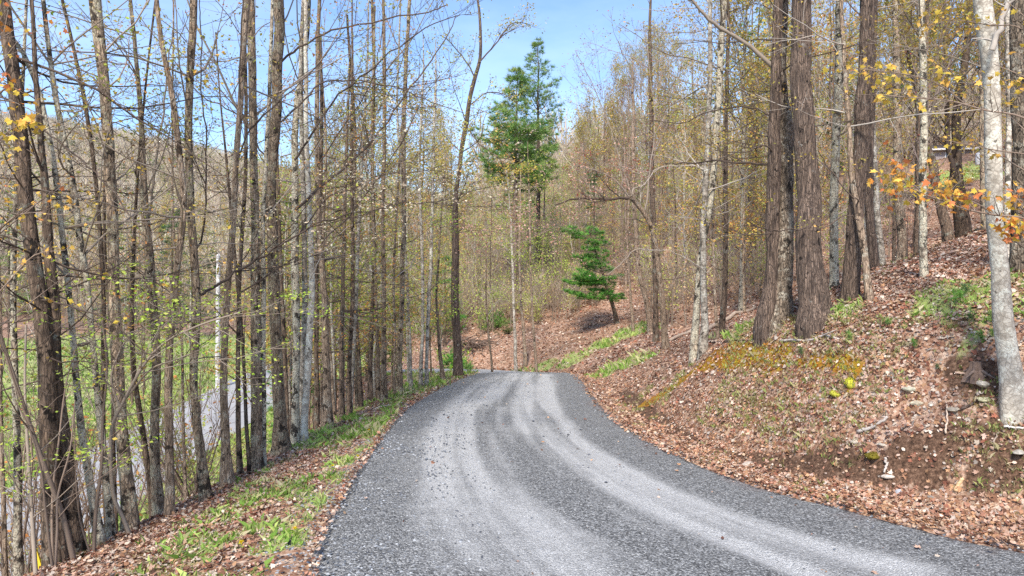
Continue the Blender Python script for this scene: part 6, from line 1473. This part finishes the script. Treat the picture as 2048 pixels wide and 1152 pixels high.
def rock(name, label, px, py, size, col, seed, squash=(1, 0.8, 0.45), mat='rock', cat='stone', sink=0.3):
    rng = np.random.default_rng(seed); p = hit(px, py)
    b = Buf(); n, k = 7, 10
    th = np.linspace(0.02, math.pi - 0.02, n); ph = np.arange(k) / k * 2 * math.pi
    TH, PH = np.meshgrid(th, ph, indexing='ij')
    D = np.stack([np.sin(TH) * np.cos(PH), np.sin(TH) * np.sin(PH), np.cos(TH)], -1)
    r = 1 + 0.45 * (noise2(D[..., 0] * 1.7 + 9 + seed, D[..., 1] * 1.7 + D[..., 2] * 1.3, seed) - 0.5) * 2 * 0.6 + rng.normal(0, 0.04, TH.shape)
    # flat facets
    for _ in range(5):
        nv = unit(rng.normal(0, 1, 3)); dd = (D * nv).sum(-1) * r; lim = rng.uniform(0.55, 0.8)
        r = np.where(dd > lim, r * lim / np.maximum(dd, 1e-3), r)
    V = D * r[..., None] * np.array(squash) * size
    a = rng.uniform(0, 6.28); V = np.stack([V[..., 0] * math.cos(a) - V[..., 1] * math.sin(a), V[..., 0] * math.sin(a) + V[..., 1] * math.cos(a), V[..., 2]], -1)
    i = np.arange(n - 1)[:, None] * k; j = np.arange(k)[None, :]; j2 = (j + 1) % k
    Q = np.stack([i + j, i + k + j, i + k + j2, i + j2], -1).reshape(-1, 4)
    T = [(0, q, q + 1) for q in range(1, k - 1)] + [((n - 1) * k, (n - 1) * k + q + 1, (n - 1) * k + q) for q in range(1, k - 1)]
    b.add(V.reshape(-1, 3), Q, T, col, 0, smooth=(mat == 'mossy'))
    if mat == 'mossy':
        C = V[:4].reshape(-1, 3); C = C[rng.integers(0, len(C), 500)] + rng.normal(0, size * 0.03, (500, 3))
        needles(b, rng, C, size * 0.16, [col, tuple(v * 1.25 for v in col)], 4, 0, 0.5, 0.8, 0.3)
    o = b.build(name, M[mat], None, (p[0], p[1], p[2] + size * squash[2] * (1 - 2 * sink) * 0.6))
    return tag(o, label, cat)
PALE = (0.42, 0.36, 0.28); GREY = (0.28, 0.25, 0.22); YM = (0.50, 0.48, 0.05)
rock('moss_cushion', 'round bright yellow-green moss cushion, upper of the two on the bank', 1701, 769, 0.10, YM, 1, (0.8, 0.8, 0.75), 'mossy', 'moss')
rock('moss_cushion', 'round yellow-green moss cushion, lower of the two on the bank', 1670, 790, 0.085, (0.42, 0.40, 0.05), 2, (0.9, 0.8, 0.6), 'mossy', 'moss')
rock('moss_cushion', 'dark olive moss lump under the bank edge, above bare soil', 1746, 912, 0.10, (0.20, 0.16, 0.02), 3, (1.5, 0.9, 0.5), 'mossy', 'moss')
rock('stone', 'flat pale stone lying left of the white trunk foot', 1907, 822, 0.095, PALE, 4, (1.2, 0.8, 0.3), sink=0.05)
rock('stone', 'pale rounded stone uphill beside the stump', 1966, 770, 0.10, (0.50, 0.44, 0.35), 5)
rock('stone', 'lichen-greened flat stone on the bank above the long stick', 1822, 780, 0.11, (0.45, 0.43, 0.32), 6, (1.3, 0.7, 0.3))
rock('stone', 'tan stone half sunk in needles right of the moss cushions', 1836, 808, 0.085, (0.50, 0.43, 0.31), 7)
rock('stone', 'yellowish stone between pale flat stone and white trunk', 1972, 800, 0.08, (0.46, 0.42, 0.26), 8)
rock('stone', 'whitish angular stone in the soil just above the leaf drift', 1776, 955, 0.075, (0.50, 0.43, 0.36), 9, (1.2, 0.7, 0.35), sink=0.05)
rock('stone', 'small bluish-white stone just below the angular whitish one', 1800, 986, 0.055, (0.46, 0.46, 0.48), 10, (1, 0.8, 0.6))
rock('stone', 'small grey stone low on the bank by the leaf drift', 1862, 995, 0.045, GREY, 11)
rock('stone', 'rounded tan stone above the weeds in mid bank', 1710, 884, 0.07, (0.50, 0.42, 0.32), 12)
rock('stone', 'small cream stone right of the rounded tan one on the bank', 1765, 890, 0.055, (0.46, 0.40, 0.32), 13)
rock('stone', 'big pale slab showing at the foot of the bank above the ditch', 1500, 930, 0.12, (0.48, 0.40, 0.33), 14, (1.3, 0.6, 0.35))
rock('stone', 'small black stone on the gravel shoulder at the left', 581, 1087, 0.055, (0.025, 0.028, 0.035), 15)
rock('stone', 'white pebble on the mossy bank crest', 1358, 714, 0.06, (0.66, 0.60, 0.54), 16)
rock('stone', 'dark hole-like stone on the middle of the leafy bank', 1438, 828, 0.05, (0.05, 0.04, 0.035), 17)
rock('stone', 'grey stone near the right frame edge below the white trunk', 2038, 905, 0.09, (0.42, 0.38, 0.32), 18, (1.3, 0.8, 0.35))

def stick(name, label, pts, w0, w1, col, seed, cat='stick', lift=0.03, twigs=3, k=6, D=None):
    """dead branch lying on the ground along photo points"""
    rng = np.random.default_rng(seed); P = []
    for q in pts:
        h = hit(q[0], q[1]); z = h[2] + (q[2] if len(q) > 2 else 0) ; P.append((h[0], h[1], z + lift))
    P = smooth_poly(np.array(P), 5); b0 = P[0].copy(); D0 = P[:, 1].mean()
    P = P - b0; P[1:-1] += rng.normal(0, 0.006, (len(P) - 2, 3))
    b = Buf(); b.tube(P, np.linspace(w0, w1, len(P)) / 2 / FOC * D0, k, col, cap=True)
    o = b.build(name, M['wood'], None, b0)
    tag(o, label, cat)
    if twigs:
        for _ in range(twigs):
            f = rng.uniform(0.3, 0.95); p, t = interp_path(P, f); tb = Buf()
            B = path(rng, p, side_dir(rng, t, math.radians(40)) * [1, 1, 0.3] + [0, 0, 0.12], rng.uniform(0.1, 0.3) * np.linalg.norm(P[-1]), 4, 0, 0.15)
            tb.tube(B, np.linspace(w1, w1 * 0.4, 5) / 2 / FOC * D0, 4, col); tb.build('twig', M['wood'], o)
    return o
SW = (0.46, 0.40, 0.35); DW = (0.14, 0.10, 0.08); TW = (0.30, 0.23, 0.18)
stick('fallen_branch', 'long pale fallen branch lying before the two biggest trunks', [(1560, 686), (1590, 684), (1620, 684), (1650, 675), (1678, 682)], 6, 4, SW, 31, 'branch')
stick('fallen_branch', 'dark thin fallen branch running left of the biggest trunks to the pair', [(1425, 688), (1460, 684), (1500, 683), (1545, 680)], 4, 2, DW, 32, 'branch')
stick('fallen_branch', 'grey broken stick slanting across the middle of the right bank', [(1715, 868), (1735, 862), (1752, 855), (1775, 838)], 8, 6, SW, 33, 'stick', twigs=1)
stick('fallen_branch', 'dark stick resting against the flat pale stone', [(1922, 824), (1940, 815), (1952, 807)], 5, 4, DW, 34, twigs=0)
stick('stick', 'thin pale stick standing out of the needles below the flat pale stone', [(1892, 872), (1893, 850, 0.03), (1893, 824, 0.06)], 4, 3, (0.55, 0.42, 0.32), 35, twigs=0)
stick('stick', 'thick tan broken stick just above the leaf drift', [(1911, 988), (1918, 972), (1926, 962)], 9, 8, (0.55, 0.36, 0.2), 36, twigs=0)
stick('stick', 'forked whitish twig in the soil below the moss lump', [(1770, 920), (1772, 935), (1768, 950)], 6, 4, SW, 37, twigs=2)
stick('stick', 'pale twig on the grass verge left of the drive near the stems', [(758, 817), (780, 813), (805, 808)], 4, 3, SW, 38, twigs=0)
stick('stick', 'pale short stick lying in the left verge leaves', [(378, 1112), (392, 1107), (402, 1100)], 6, 5, (0.62, 0.5, 0.38), 39, twigs=0)
stick('fallen_branch', 'bare dark fallen branch at the brink right of the blotched trunk', [(340, 1008), (370, 992), (395, 988), (425, 992)], 6, 4, DW, 40, 'branch', twigs=1)
stick('stick', 'white stick at the right frame edge below the white trunk', [(2008, 858), (2026, 860), (2048, 862)], 5, 4, (0.6, 0.55, 0.5), 41, twigs=0)
stick('stick', 'slanting dark twig low right on the bank near the frame edge', [(1985, 905), (1990, 885), (1998, 868)], 4, 3, TW, 42, twigs=1)
stick('stick', 'pale root-like stick left of the stump', [(1910, 750), (1930, 752), (1948, 754)], 6, 4, (0.55, 0.38, 0.28), 43, twigs=0)
def log(label, px0, py0, px1, py1, w, seed, D=(20, 24)):
    a = at_depth(px0, py0, D[0]); b_ = at_depth(px1, py1, D[1])
    n = 10; P = a + (b_ - a) * np.linspace(0, 1, n)[:, None]
    P[:, 2] = np.maximum(height(P[:, 0], P[:, 1]) + 0.03, 0 * P[:, 2] - 99) + w * 0.4
    rng = np.random.default_rng(seed); b0 = P[0].copy(); bb = Buf()
    bb.tube(P - b0, np.linspace(w / 2, w / 2.6, n) * rng.uniform(0.93, 1.05, n), 10, (0.40, 0.31, 0.24), cap=True)
    return tag(bb.build('fallen_log', M['wood'], None, b0), label, 'log')
log('pale fallen log on the slope, upper and longer of the two', 1408, 578, 1512, 538, 0.17, 51, (24.0, 28.5))
log('short pale fallen log right of the black crooked trunk, lower of the two', 1452, 612, 1492, 594, 0.14, 52, (19.5, 21.5))
log('dark fallen log far up the slope left of the black crooked trunk', 1395, 560, 1340, 590, 0.14, 53, (26.0, 25.0))

def stump(label, px, py, seed):
    rng = np.random.default_rng(seed); p = hit(px, py); b = Buf()
    k = 14; a = np.arange(k) / k * 2 * math.pi
    rings = []
    for z, r in ((-0.1, 0.12), (0.0, 0.09), (0.05, 0.065), (0.10, 0.055), (0.15, 0.05)):
        rr = r * (1 + 0.25 * np.sin(a * 5 + 1) + rng.normal(0, 0.05, k)); zz = z + (rng.uniform(-0.05, 0.05, k) if z > 0.18 else 0)
        rings.append(np.stack([rr * np.cos(a), rr * np.sin(a), np.zeros(k) + zz], -1))
    V = np.concatenate(rings + [np.array([[0, 0, 0.10]])]); n = len(rings)
    i = np.arange(n - 1)[:, None] * k; j = np.arange(k)[None, :]; j2 = (j + 1) % k
    b.add(V, np.stack([i + j, i + j2, i + k + j2, i + k + j], -1).reshape(-1, 4), [((n - 1) * k + q, (n - 1) * k + (q + 1) % k, n * k) for q in range(k)], (0.16, 0.11, 0.085), 0, smooth=False)
    for q in range(4):
        an = q * 1.6 + 0.4; R_ = path(rng, (0.05 * math.cos(an), 0.08 * math.sin(an), 0.05), (math.cos(an), math.sin(an), -0.35), 0.18, 5, 0, 0.12)
        b.tube(R_, np.linspace(0.02, 0.007, 6), 6, (0.15, 0.11, 0.09))
    return tag(b.build('stump', M['wood'], None, (p[0], p[1], p[2] + 0.02)), label, 'stump')
stump('small rotten dark stump with roots uphill left of the white trunk', 1952, 752, 61)
stump('low brown stump overgrown at the grassy bend of the drive', 1145, 738, 62)

def seedling(label, px, py, h, seed, cols=PINEG, name='pine_seedling'):
    rng = np.random.default_rng(seed); p = hit(px, py); root = empty(name, p, label, 'seedling')
    b = Buf(); b.tube(np.array([[0, 0, -0.03], [0, 0, h * 0.5], [0, 0, h]]), [0.004, 0.003, 0.002], 4, TWC['brown']); b.build('stem', M['twig'], root)
    c = Buf(); C = np.array([(rng.normal(0, 0.12 * h), rng.normal(0, 0.12 * h), h * (0.45 + 0.6 * i / 9)) for i in range(10)])
    needles(c, rng, C, h * 0.55, cols, 22, 0, 0.35, 0.8, 0.045); c.build('crown', M['needle'], root)
for i, (px, py, h, lb) in enumerate([(1698, 688, 0.16, 'bright pine seedling tuft right of the biggest trunk foot'), (1601, 716, 0.14, 'grey-green pine seedling tuft on the mossy bank crest'), (1828, 700, 0.13, 'dark pine seedling in open leaf litter below the grass patch'),
        (1985, 652, 0.17, 'pine seedling close left of the white trunk, upper one'), (1944, 648, 0.15, 'pine seedling on the grassy patch left of the white trunk'), (1962, 690, 0.14, 'light green seedling left of the white trunk, lower one'),
        (1985, 680, 0.12, 'small seedling touching the white trunk at its left'), (1874, 742, 0.08, 'tiny blue-green seedling above the bare soil of the bank'), (1912, 612, 0.2, 'pine seedling in the grass patch right of the spotted tree'), (1775, 655, 0.12, 'yellowish seedling below the second dark pine'),
        (1930, 600, 0.2, 'second pine seedling in the upper grass patch')]):
    seedling(lb, px, py, h, 700 + i, [PINEG, DARKG, VIVID][i % 3])

def dandelion(label, px, py, seed):
    rng = np.random.default_rng(seed); p = hit(px, py); root = empty('dandelion', p + [0, 0, 0.01], label, 'flower')
    b = Buf(); b.tube(np.array([[0, 0, -0.02], [0, 0, 0.05]]), [0.002, 0.002], 4, (0.3, 0.4, 0.1)); b.build('stem', M['leaf'], root)
    c = Buf(); needles(c, rng, np.array([[0, 0, 0.05]] * 2), 0.028, [(0.85, 0.66, 0.02)], 30, 0, 0.35, 0.5, 0.35); c.build('petals', M['leaf'], root)
    d = Buf(); leaves(d, rng, [(0, 0, 0.012)], 0.07, LIME, 7, 0.01, 0, 0.85, 0, 0.3); d.build('leaf', M['leaf'], root)
for i, (px, py, lb) in enumerate([(590, 1068, 'yellow dandelion on the gravel shoulder beside the black stone'), (482, 1096, 'yellow dandelion among grass tufts left of the gravel shoulder'), (665, 940, 'yellow dandelion where the verge meets the gravel, middle distance'),
        (661, 868, 'small yellow dandelion in the verge near the lone brown trunk'), (738, 866, 'small yellow dandelion at the gravel edge above the others'), (716, 920, 'pale yellow dandelion on the stony edge, middle distance')]):
    dandelion(lb, px, py, 800 + i)

def bush(name, label, px, py, D, w, h, cols, seed, size=0.14, n=500):
    rng = np.random.default_rng(seed)
    if px > 960: D = float(hit(px, py)[1])
    p = at_depth(px, py, D); p[2] = gz(p[0], p[1]); root = empty(name, p, label, 'bush')
    s = Buf(); C = []; O = []
    for i in range(16):
        az = rng.uniform(0, 6.28); e = rng.uniform(0.15, 1.3)
        P = path(rng, (0, 0, -0.05), (math.cos(az) * math.cos(e) * w / h, math.sin(az) * math.cos(e) * w / h, math.sin(e)), rng.uniform(0.6, 1.05) * h * (1 + (w / h - 1) * math.cos(e)), 7, 0.1, 0.1)
        s.tube(P, np.linspace(0.02, 0.006, 8), 4, TWC['brown'])
        for _ in range(n // 16):
            f = rng.uniform(0.35, 1.0); q, t = interp_path(P, f); C.append(q + rng.normal(0, 0.14 * h, 3) * [1, 1, 0.6]); O.append(t)
    s.build('stem', M['twig'], root); c = Buf(); needles(c, rng, C, size, cols, 12, 0, 0.3, 0.6, 0.12, O); c.build('crown', M['needle'], root)
bush('juniper_bush', 'low spreading green juniper bush on the central leaf slope', 985, 655, 36.0, 1.7, 1.25, VIVID[:2] + PINEG + [(0.25, 0.30, 0.10)], 901, 0.16, 700)
bush('juniper_bush', 'dull rusty-green low bush right under the green juniper', 1010, 668, 35.0, 1.0, 0.5, [(0.22, 0.17, 0.08), (0.12, 0.16, 0.05)], 902, 0.13, 300)
bush('laurel_bush', 'bright green bush filling the hollow left of the crest trunk', 905, 680, 38.0, 1.0, 1.6, VIVID + LIME[:1], 903, 0.18, 500)
bush('laurel_bush', 'dark green bush at the foot of the slope beside the side road', 932, 720, 34.5, 0.5, 0.35, PINEG, 904, 0.12, 220)
# brush heap of dead branches in the hollow
rngb = np.random.default_rng(9); bp_ = at_depth(945, 655, 40.0); bp_[2] = gz(bp_[0], bp_[1]); bb = Buf()
for i in range(60):
    a_ = rngb.uniform(0, 6.28); c_ = rngb.normal(0, 0.6, 3) * [1, 0.6, 0.25] + [0, 0, 0.35]
    P = path(rngb, c_, (math.cos(a_), math.sin(a_), rngb.uniform(-0.2, 0.3)), rngb.uniform(0.8, 2.2), 5, -0.2, 0.15); bb.tube(P, np.linspace(0.035, 0.01, 6), 4, np.array(TWC['dark']) * rngb.uniform(0.7, 2.0))
tag(bb.build('brush_pile', M['twig'], None, bp_), 'dark heap of dead branches in the hollow left of the juniper', 'brush pile')

# white bare trunk across the lower road
pw = at_depth(436, 784, 38.5); pw[2] = gz(pw[0], pw[1]); H = (784 - 527) / FOC * 38.5 + 0.3
root = empty('birch_snag', pw, 'pale white trunk without branches standing beyond the lower road', 'tree')
b, Q, r = trunk_mesh(np.random.default_rng(3), np.array([[0, 0, -0.3], [0.04, 0, H * 0.5], [0.08, 0, H]]), np.array([0.15, 0.125, 0.11]), 12, 0.15)
b.add(np.vstack([Q[-1] + np.array([[math.cos(a_) * r[-1], math.sin(a_) * r[-1], 0] for a_ in np.arange(12) / 12 * 6.283]), Q[-1] + [0.02, 0, 0.12]]), None, [(i, (i + 1) % 12, 12) for i in range(12)], (0.5, 0.4, 0.3))
b.build('trunk', M['birch'], root)

# yellow plastic strip leaning behind the mauve sapling
py_ = at_depth(80, 1148, 7.05); zb = gz(py_[0], py_[1]); yb = Buf()
A0 = at_depth(72, 1098, 7.05) - [py_[0], py_[1], zb]; 
for (xa, ya), (xb, yb_) in (((72, 1100), (82, 1128)), ((82, 1128), (78, 1150)), ((72, 1100), (75, 1150))):
    pass
pts = [at_depth(x, y, 7.05) - np.array([py_[0], py_[1], zb]) for x, y in ((71, 1098), (74, 1098), (83, 1128), (81, 1150), (75, 1150), (76, 1128))]
th = np.array([0, 0.01, 0]); F_ = np.array(pts); Vv = np.vstack([F_ - th, F_ + th])
yb.add(Vv, [(0, 1, 2, 5), (5, 2, 3, 4), (7, 6, 11, 8), (8, 11, 10, 9)] + [(i, (i + 6), ((i + 1) % 6) + 6, (i + 1) % 6) for i in range(6)], None, (0.72, 0.50, 0.04), 0, smooth=False)
ym, n_, l_, bs_ = newmat('yellow_plastic', 0.45); bs_.inputs['Base Color'].default_value = (0.72, 0.50, 0.04, 1)
tag(yb.build('marker_strip', ym, None, (py_[0], py_[1], zb)), 'bent yellow plastic strip sticking up at the lower left corner', 'marker')

# ------------------------------------------------------------------ house up the slope at the right
def house():
    D = 66.0
    c = at_depth(1925, 337, D); gx_, gy_ = c[0], c[1]
    z0 = c[2]
    root = empty('house', (gx_, gy_, z0), 'low brown-sided house with white trim high on the slope at right', 'house', None, math.radians(-8))
    sid, n, l, b = newmat('siding', 0.8)
    tc = N(n, 'TexCoord'); w = N(n, 'TexWave', Scale=2.6, wave_type='BANDS', bands_direction='Z', wave_profile='SAW'); l.new(tc.outputs['Object'], w.inputs['Vector'])
    r = ramp(n, [(0.0, (0.22, 0.18, 0.17)), (0.1, (0.38, 0.33, 0.32)), (1.0, (0.42, 0.365, 0.35))]); l.new(w.outputs['Fac'], r.inputs['Fac']); l.new(r.outputs[0], b.inputs['Base Color'])
    trim, n, l, b = newmat('white_trim', 0.5); b.inputs['Base Color'].default_value = (0.72, 0.71, 0.70, 1)
    gl, n, l, b = newmat('window_glass', 0.08); b.inputs['Base Color'].default_value = (0.05, 0.06, 0.08, 1); b.inputs['Specular IOR Level'].default_value = 0.6
    rf, n, l, b = newmat('roof_shingle', 0.9); tc = N(n, 'TexCoord'); no = N(n, 'TexNoise', Scale=6.0, Detail=5); l.new(tc.outputs['Object'], no.inputs['Vector'])
    r = ramp(n, [(0.3, (0.05, 0.045, 0.045)), (0.7, (0.12, 0.10, 0.095))]); l.new(no.outputs['Fac'], r.inputs['Fac']); l.new(r.outputs[0], b.inputs['Base Color'])
    x0, x1, y1_, h = -2.9, 9.0, 6.5, 1.9
    w_ = Buf(); w_.box((x0, 0, -1.6), (x1, y1_, h)); w_.add([(x0 + 0.003, 0, h), (x0 + 0.003, y1_, h), (x0 + 0.003, y1_ / 2, h + 0.8), (x1 - 0.003, 0, h), (x1 - 0.003, y1_, h), (x1 - 0.003, y1_ / 2, h + 0.8)], None, [(0, 2, 1), (3, 4, 5)], smooth=False)
    w_.build('wall', sid, root)
    q = Buf()
    for s in (0, 1):
        ya, yb2 = (-0.45, y1_ / 2) if s == 0 else (y1_ + 0.45, y1_ / 2)
        za = h - 0.12
        V = [(x0 - 0.4, ya, za), (x1 + 0.4, ya, za), (x1 + 0.4, yb2, h + 0.86), (x0 - 0.4, yb2, h + 0.86)]; V2 = [(a, b2, c2 + 0.12) for a, b2, c2 in V]
        q.add(V + V2, [(0, 1, 2, 3), (7, 6, 5, 4), (0, 4, 5, 1), (1, 5, 6, 2), (3, 2, 6, 7), (0, 3, 7, 4)], None, smooth=False)
    roof = q.build('roof', rf, root)
    f = Buf(); f.box((x0 - 0.4, -0.5, h - 0.15), (x1 + 0.4, -0.452, h + 0.02)); f.build('fascia', trim, root)
    for wx in (-1.1, 1.6, 5.0, 7.2):
        wf = Buf(); zt, zb_ = 1.55, 0.75
        for lo, hi in (((wx - 0.5, -0.06, zb_ - 0.08), (wx + 0.5, -0.003, zb_)), ((wx - 0.5, -0.06, zt), (wx + 0.5, -0.003, zt + 0.08)), ((wx - 0.5, -0.06, zb_), (wx - 0.42, -0.003, zt)), ((wx + 0.42, -0.06, zb_), (wx + 0.5, -0.003, zt)), ((wx - 0.02, -0.05, zb_), (wx + 0.02, -0.004, zt))):
            wf.box(lo, hi)
        win = wf.build('window', trim, root); g = Buf(); g.box((wx - 0.42, -0.03, zb_), (wx + 0.42, -0.008, zt)); g.build('pane', gl, win)
    d = Buf(); d.box((3.0, -0.05, -0.35), (3.9, -0.003, 1.7)); door = d.build('door', trim, root); hd = Buf(); hd.box((3.78, -0.1, 0.55), (3.84, -0.053, 0.7)); hd.build('handle', gl, door)
    dk = Buf(); dk.box((-2.4, -1.7, -0.30), (1.2, -0.01, -0.16)); dk.box((-2.4, -1.75, 0.15), (1.2, -1.70, 0.22)); dk.box((-2.4, -1.75, -0.02), (1.2, -1.70, 0.04))
    for px_ in np.arange(-2.35, 1.2, 0.88): dk.box((px_, -1.69, -1.4), (px_ + 0.09, -1.60, 0.145))
    dk.build('deck', trim, root)
    tb = Buf(); P = np.array([[4.9, -1.6, -0.2], [4.9, -1.6, 0.75]]); tb.tube(np.array([[0, 0, 0], [0, 0, 0.04], [0, 0, 0.75], [0, 0, 0.85], [0, 0, 0.9]]), [0.18, 0.2, 0.2, 0.14, 0.03], 14, (0.8, 0.8, 0.8), cap=True)
    wx_, wy_ = 4.6 * math.cos(math.radians(-8)) + 1.4 * math.sin(math.radians(-8)), 0
    p = at_depth(1957, 330, 49.0)
    t = tb.build('gas_tank', trim, None, (p[0], p[1], p[2])); tag(t, 'small white gas cylinder standing in front of the house', 'gas tank')
house()
# ------------------------------------------------------------------ a label of its own for every copied tree and shrub
MARKS = [(20, 'the left corner stems'), (130, 'the dark pair of trunks'), (228, 'the thickest grey left tree'), (300, 'the forking left trunk'), (392, 'the isolated blotched trunk'), (452, 'the stained grey-brown trunk'), (513, 'the pinkish double trunk'),
         (552, 'the burl-ringed trunk'), (615, 'the smooth pale pair'), (684, 'the dead-branched spruce'), (768, 'the grey trunk with brown base'), (848, 'the pale pair at the crest'), (912, 'the lone crest trunk'), (970, 'the juniper bush'), (1030, 'the drooping white pine'),
         (1080, 'the tall dark-topped pine'), (1150, 'the vivid pine boughs'), (1232, 'the vivid pine trunk'), (1300, 'the arching red-leaved tree'), (1405, 'the touching pair of trunks'), (1452, 'the black crooked trunk'), (1510, 'the bushy olive pine'), (1560, 'the rough two-toned trunk'), (1618, 'the biggest furrowed trunk'),
         (1710, 'the second dark pine'), (1762, 'the leaning pale trunk'), (1800, 'the patchy slope trunk'), (1848, 'the lone spotted trunk'), (1915, 'the V-forked trunk'), (1995, 'the whitish edge trunk'), (2040, 'the black edge trunk')]
KW = {'tall grey': 'tall grey tree with olive buds', 'tall straight': 'tall tree with reddish twigs', 'tall dark-barked': 'dark-barked yellowish-crowned tree', 'slim lichen': 'lichen-barked golden-leaved tree', 'pale pole': 'pale pole-thin tree', 'brown pole': 'brown pole-thin reddish-twigged tree',
      'dark pole': 'dark pole-thin rusty-budded tree', 'low sapling in fresh': 'yellow-green leafy sapling', 'low sapling in bright': 'bright green leafy sapling', 'sapling with golden': 'golden and rusty leaved sapling', 'bare brown': 'bare brown shrub', 'grey shrub': 'grey cream-budded shrub', 'shrub budding': 'yellow-green budding shrub'}
ORD = ['nearest', 'second', 'third', 'fourth', 'fifth', 'sixth', 'seventh', 'eighth', 'ninth', 'tenth', 'eleventh', 'twelfth']
bins = {}
for o in list(scene.objects):
    if o.parent or 'group' not in o: continue
    kw = next((v for k, v in KW.items() if o['label'].startswith(k)), None)
    if kw is None: continue
    px = 1024 + FOC * o.location.x / o.location.y
    mk = min(MARKS, key=lambda m: abs(m[0] - px))
    side = 'left' if px < mk[0] else 'right'
    bins.setdefault((kw, side, mk[1]), []).append(o)
ORD = ['nearest', 'second nearest', 'third nearest', 'fourth nearest', 'fifth nearest', 'sixth nearest', 'seventh nearest', 'eighth nearest', 'ninth nearest', 'tenth nearest']
for (kw, side, mk), os_ in bins.items():
    os_.sort(key=lambda o: o.location.y)
    for i, o in enumerate(os_):
        o['label'] = '%s showing just %s of %s' % (kw, side, mk) if len(os_) == 1 else '%s %s %s of %s' % (ORD[min(i, 9)], kw, side, mk)
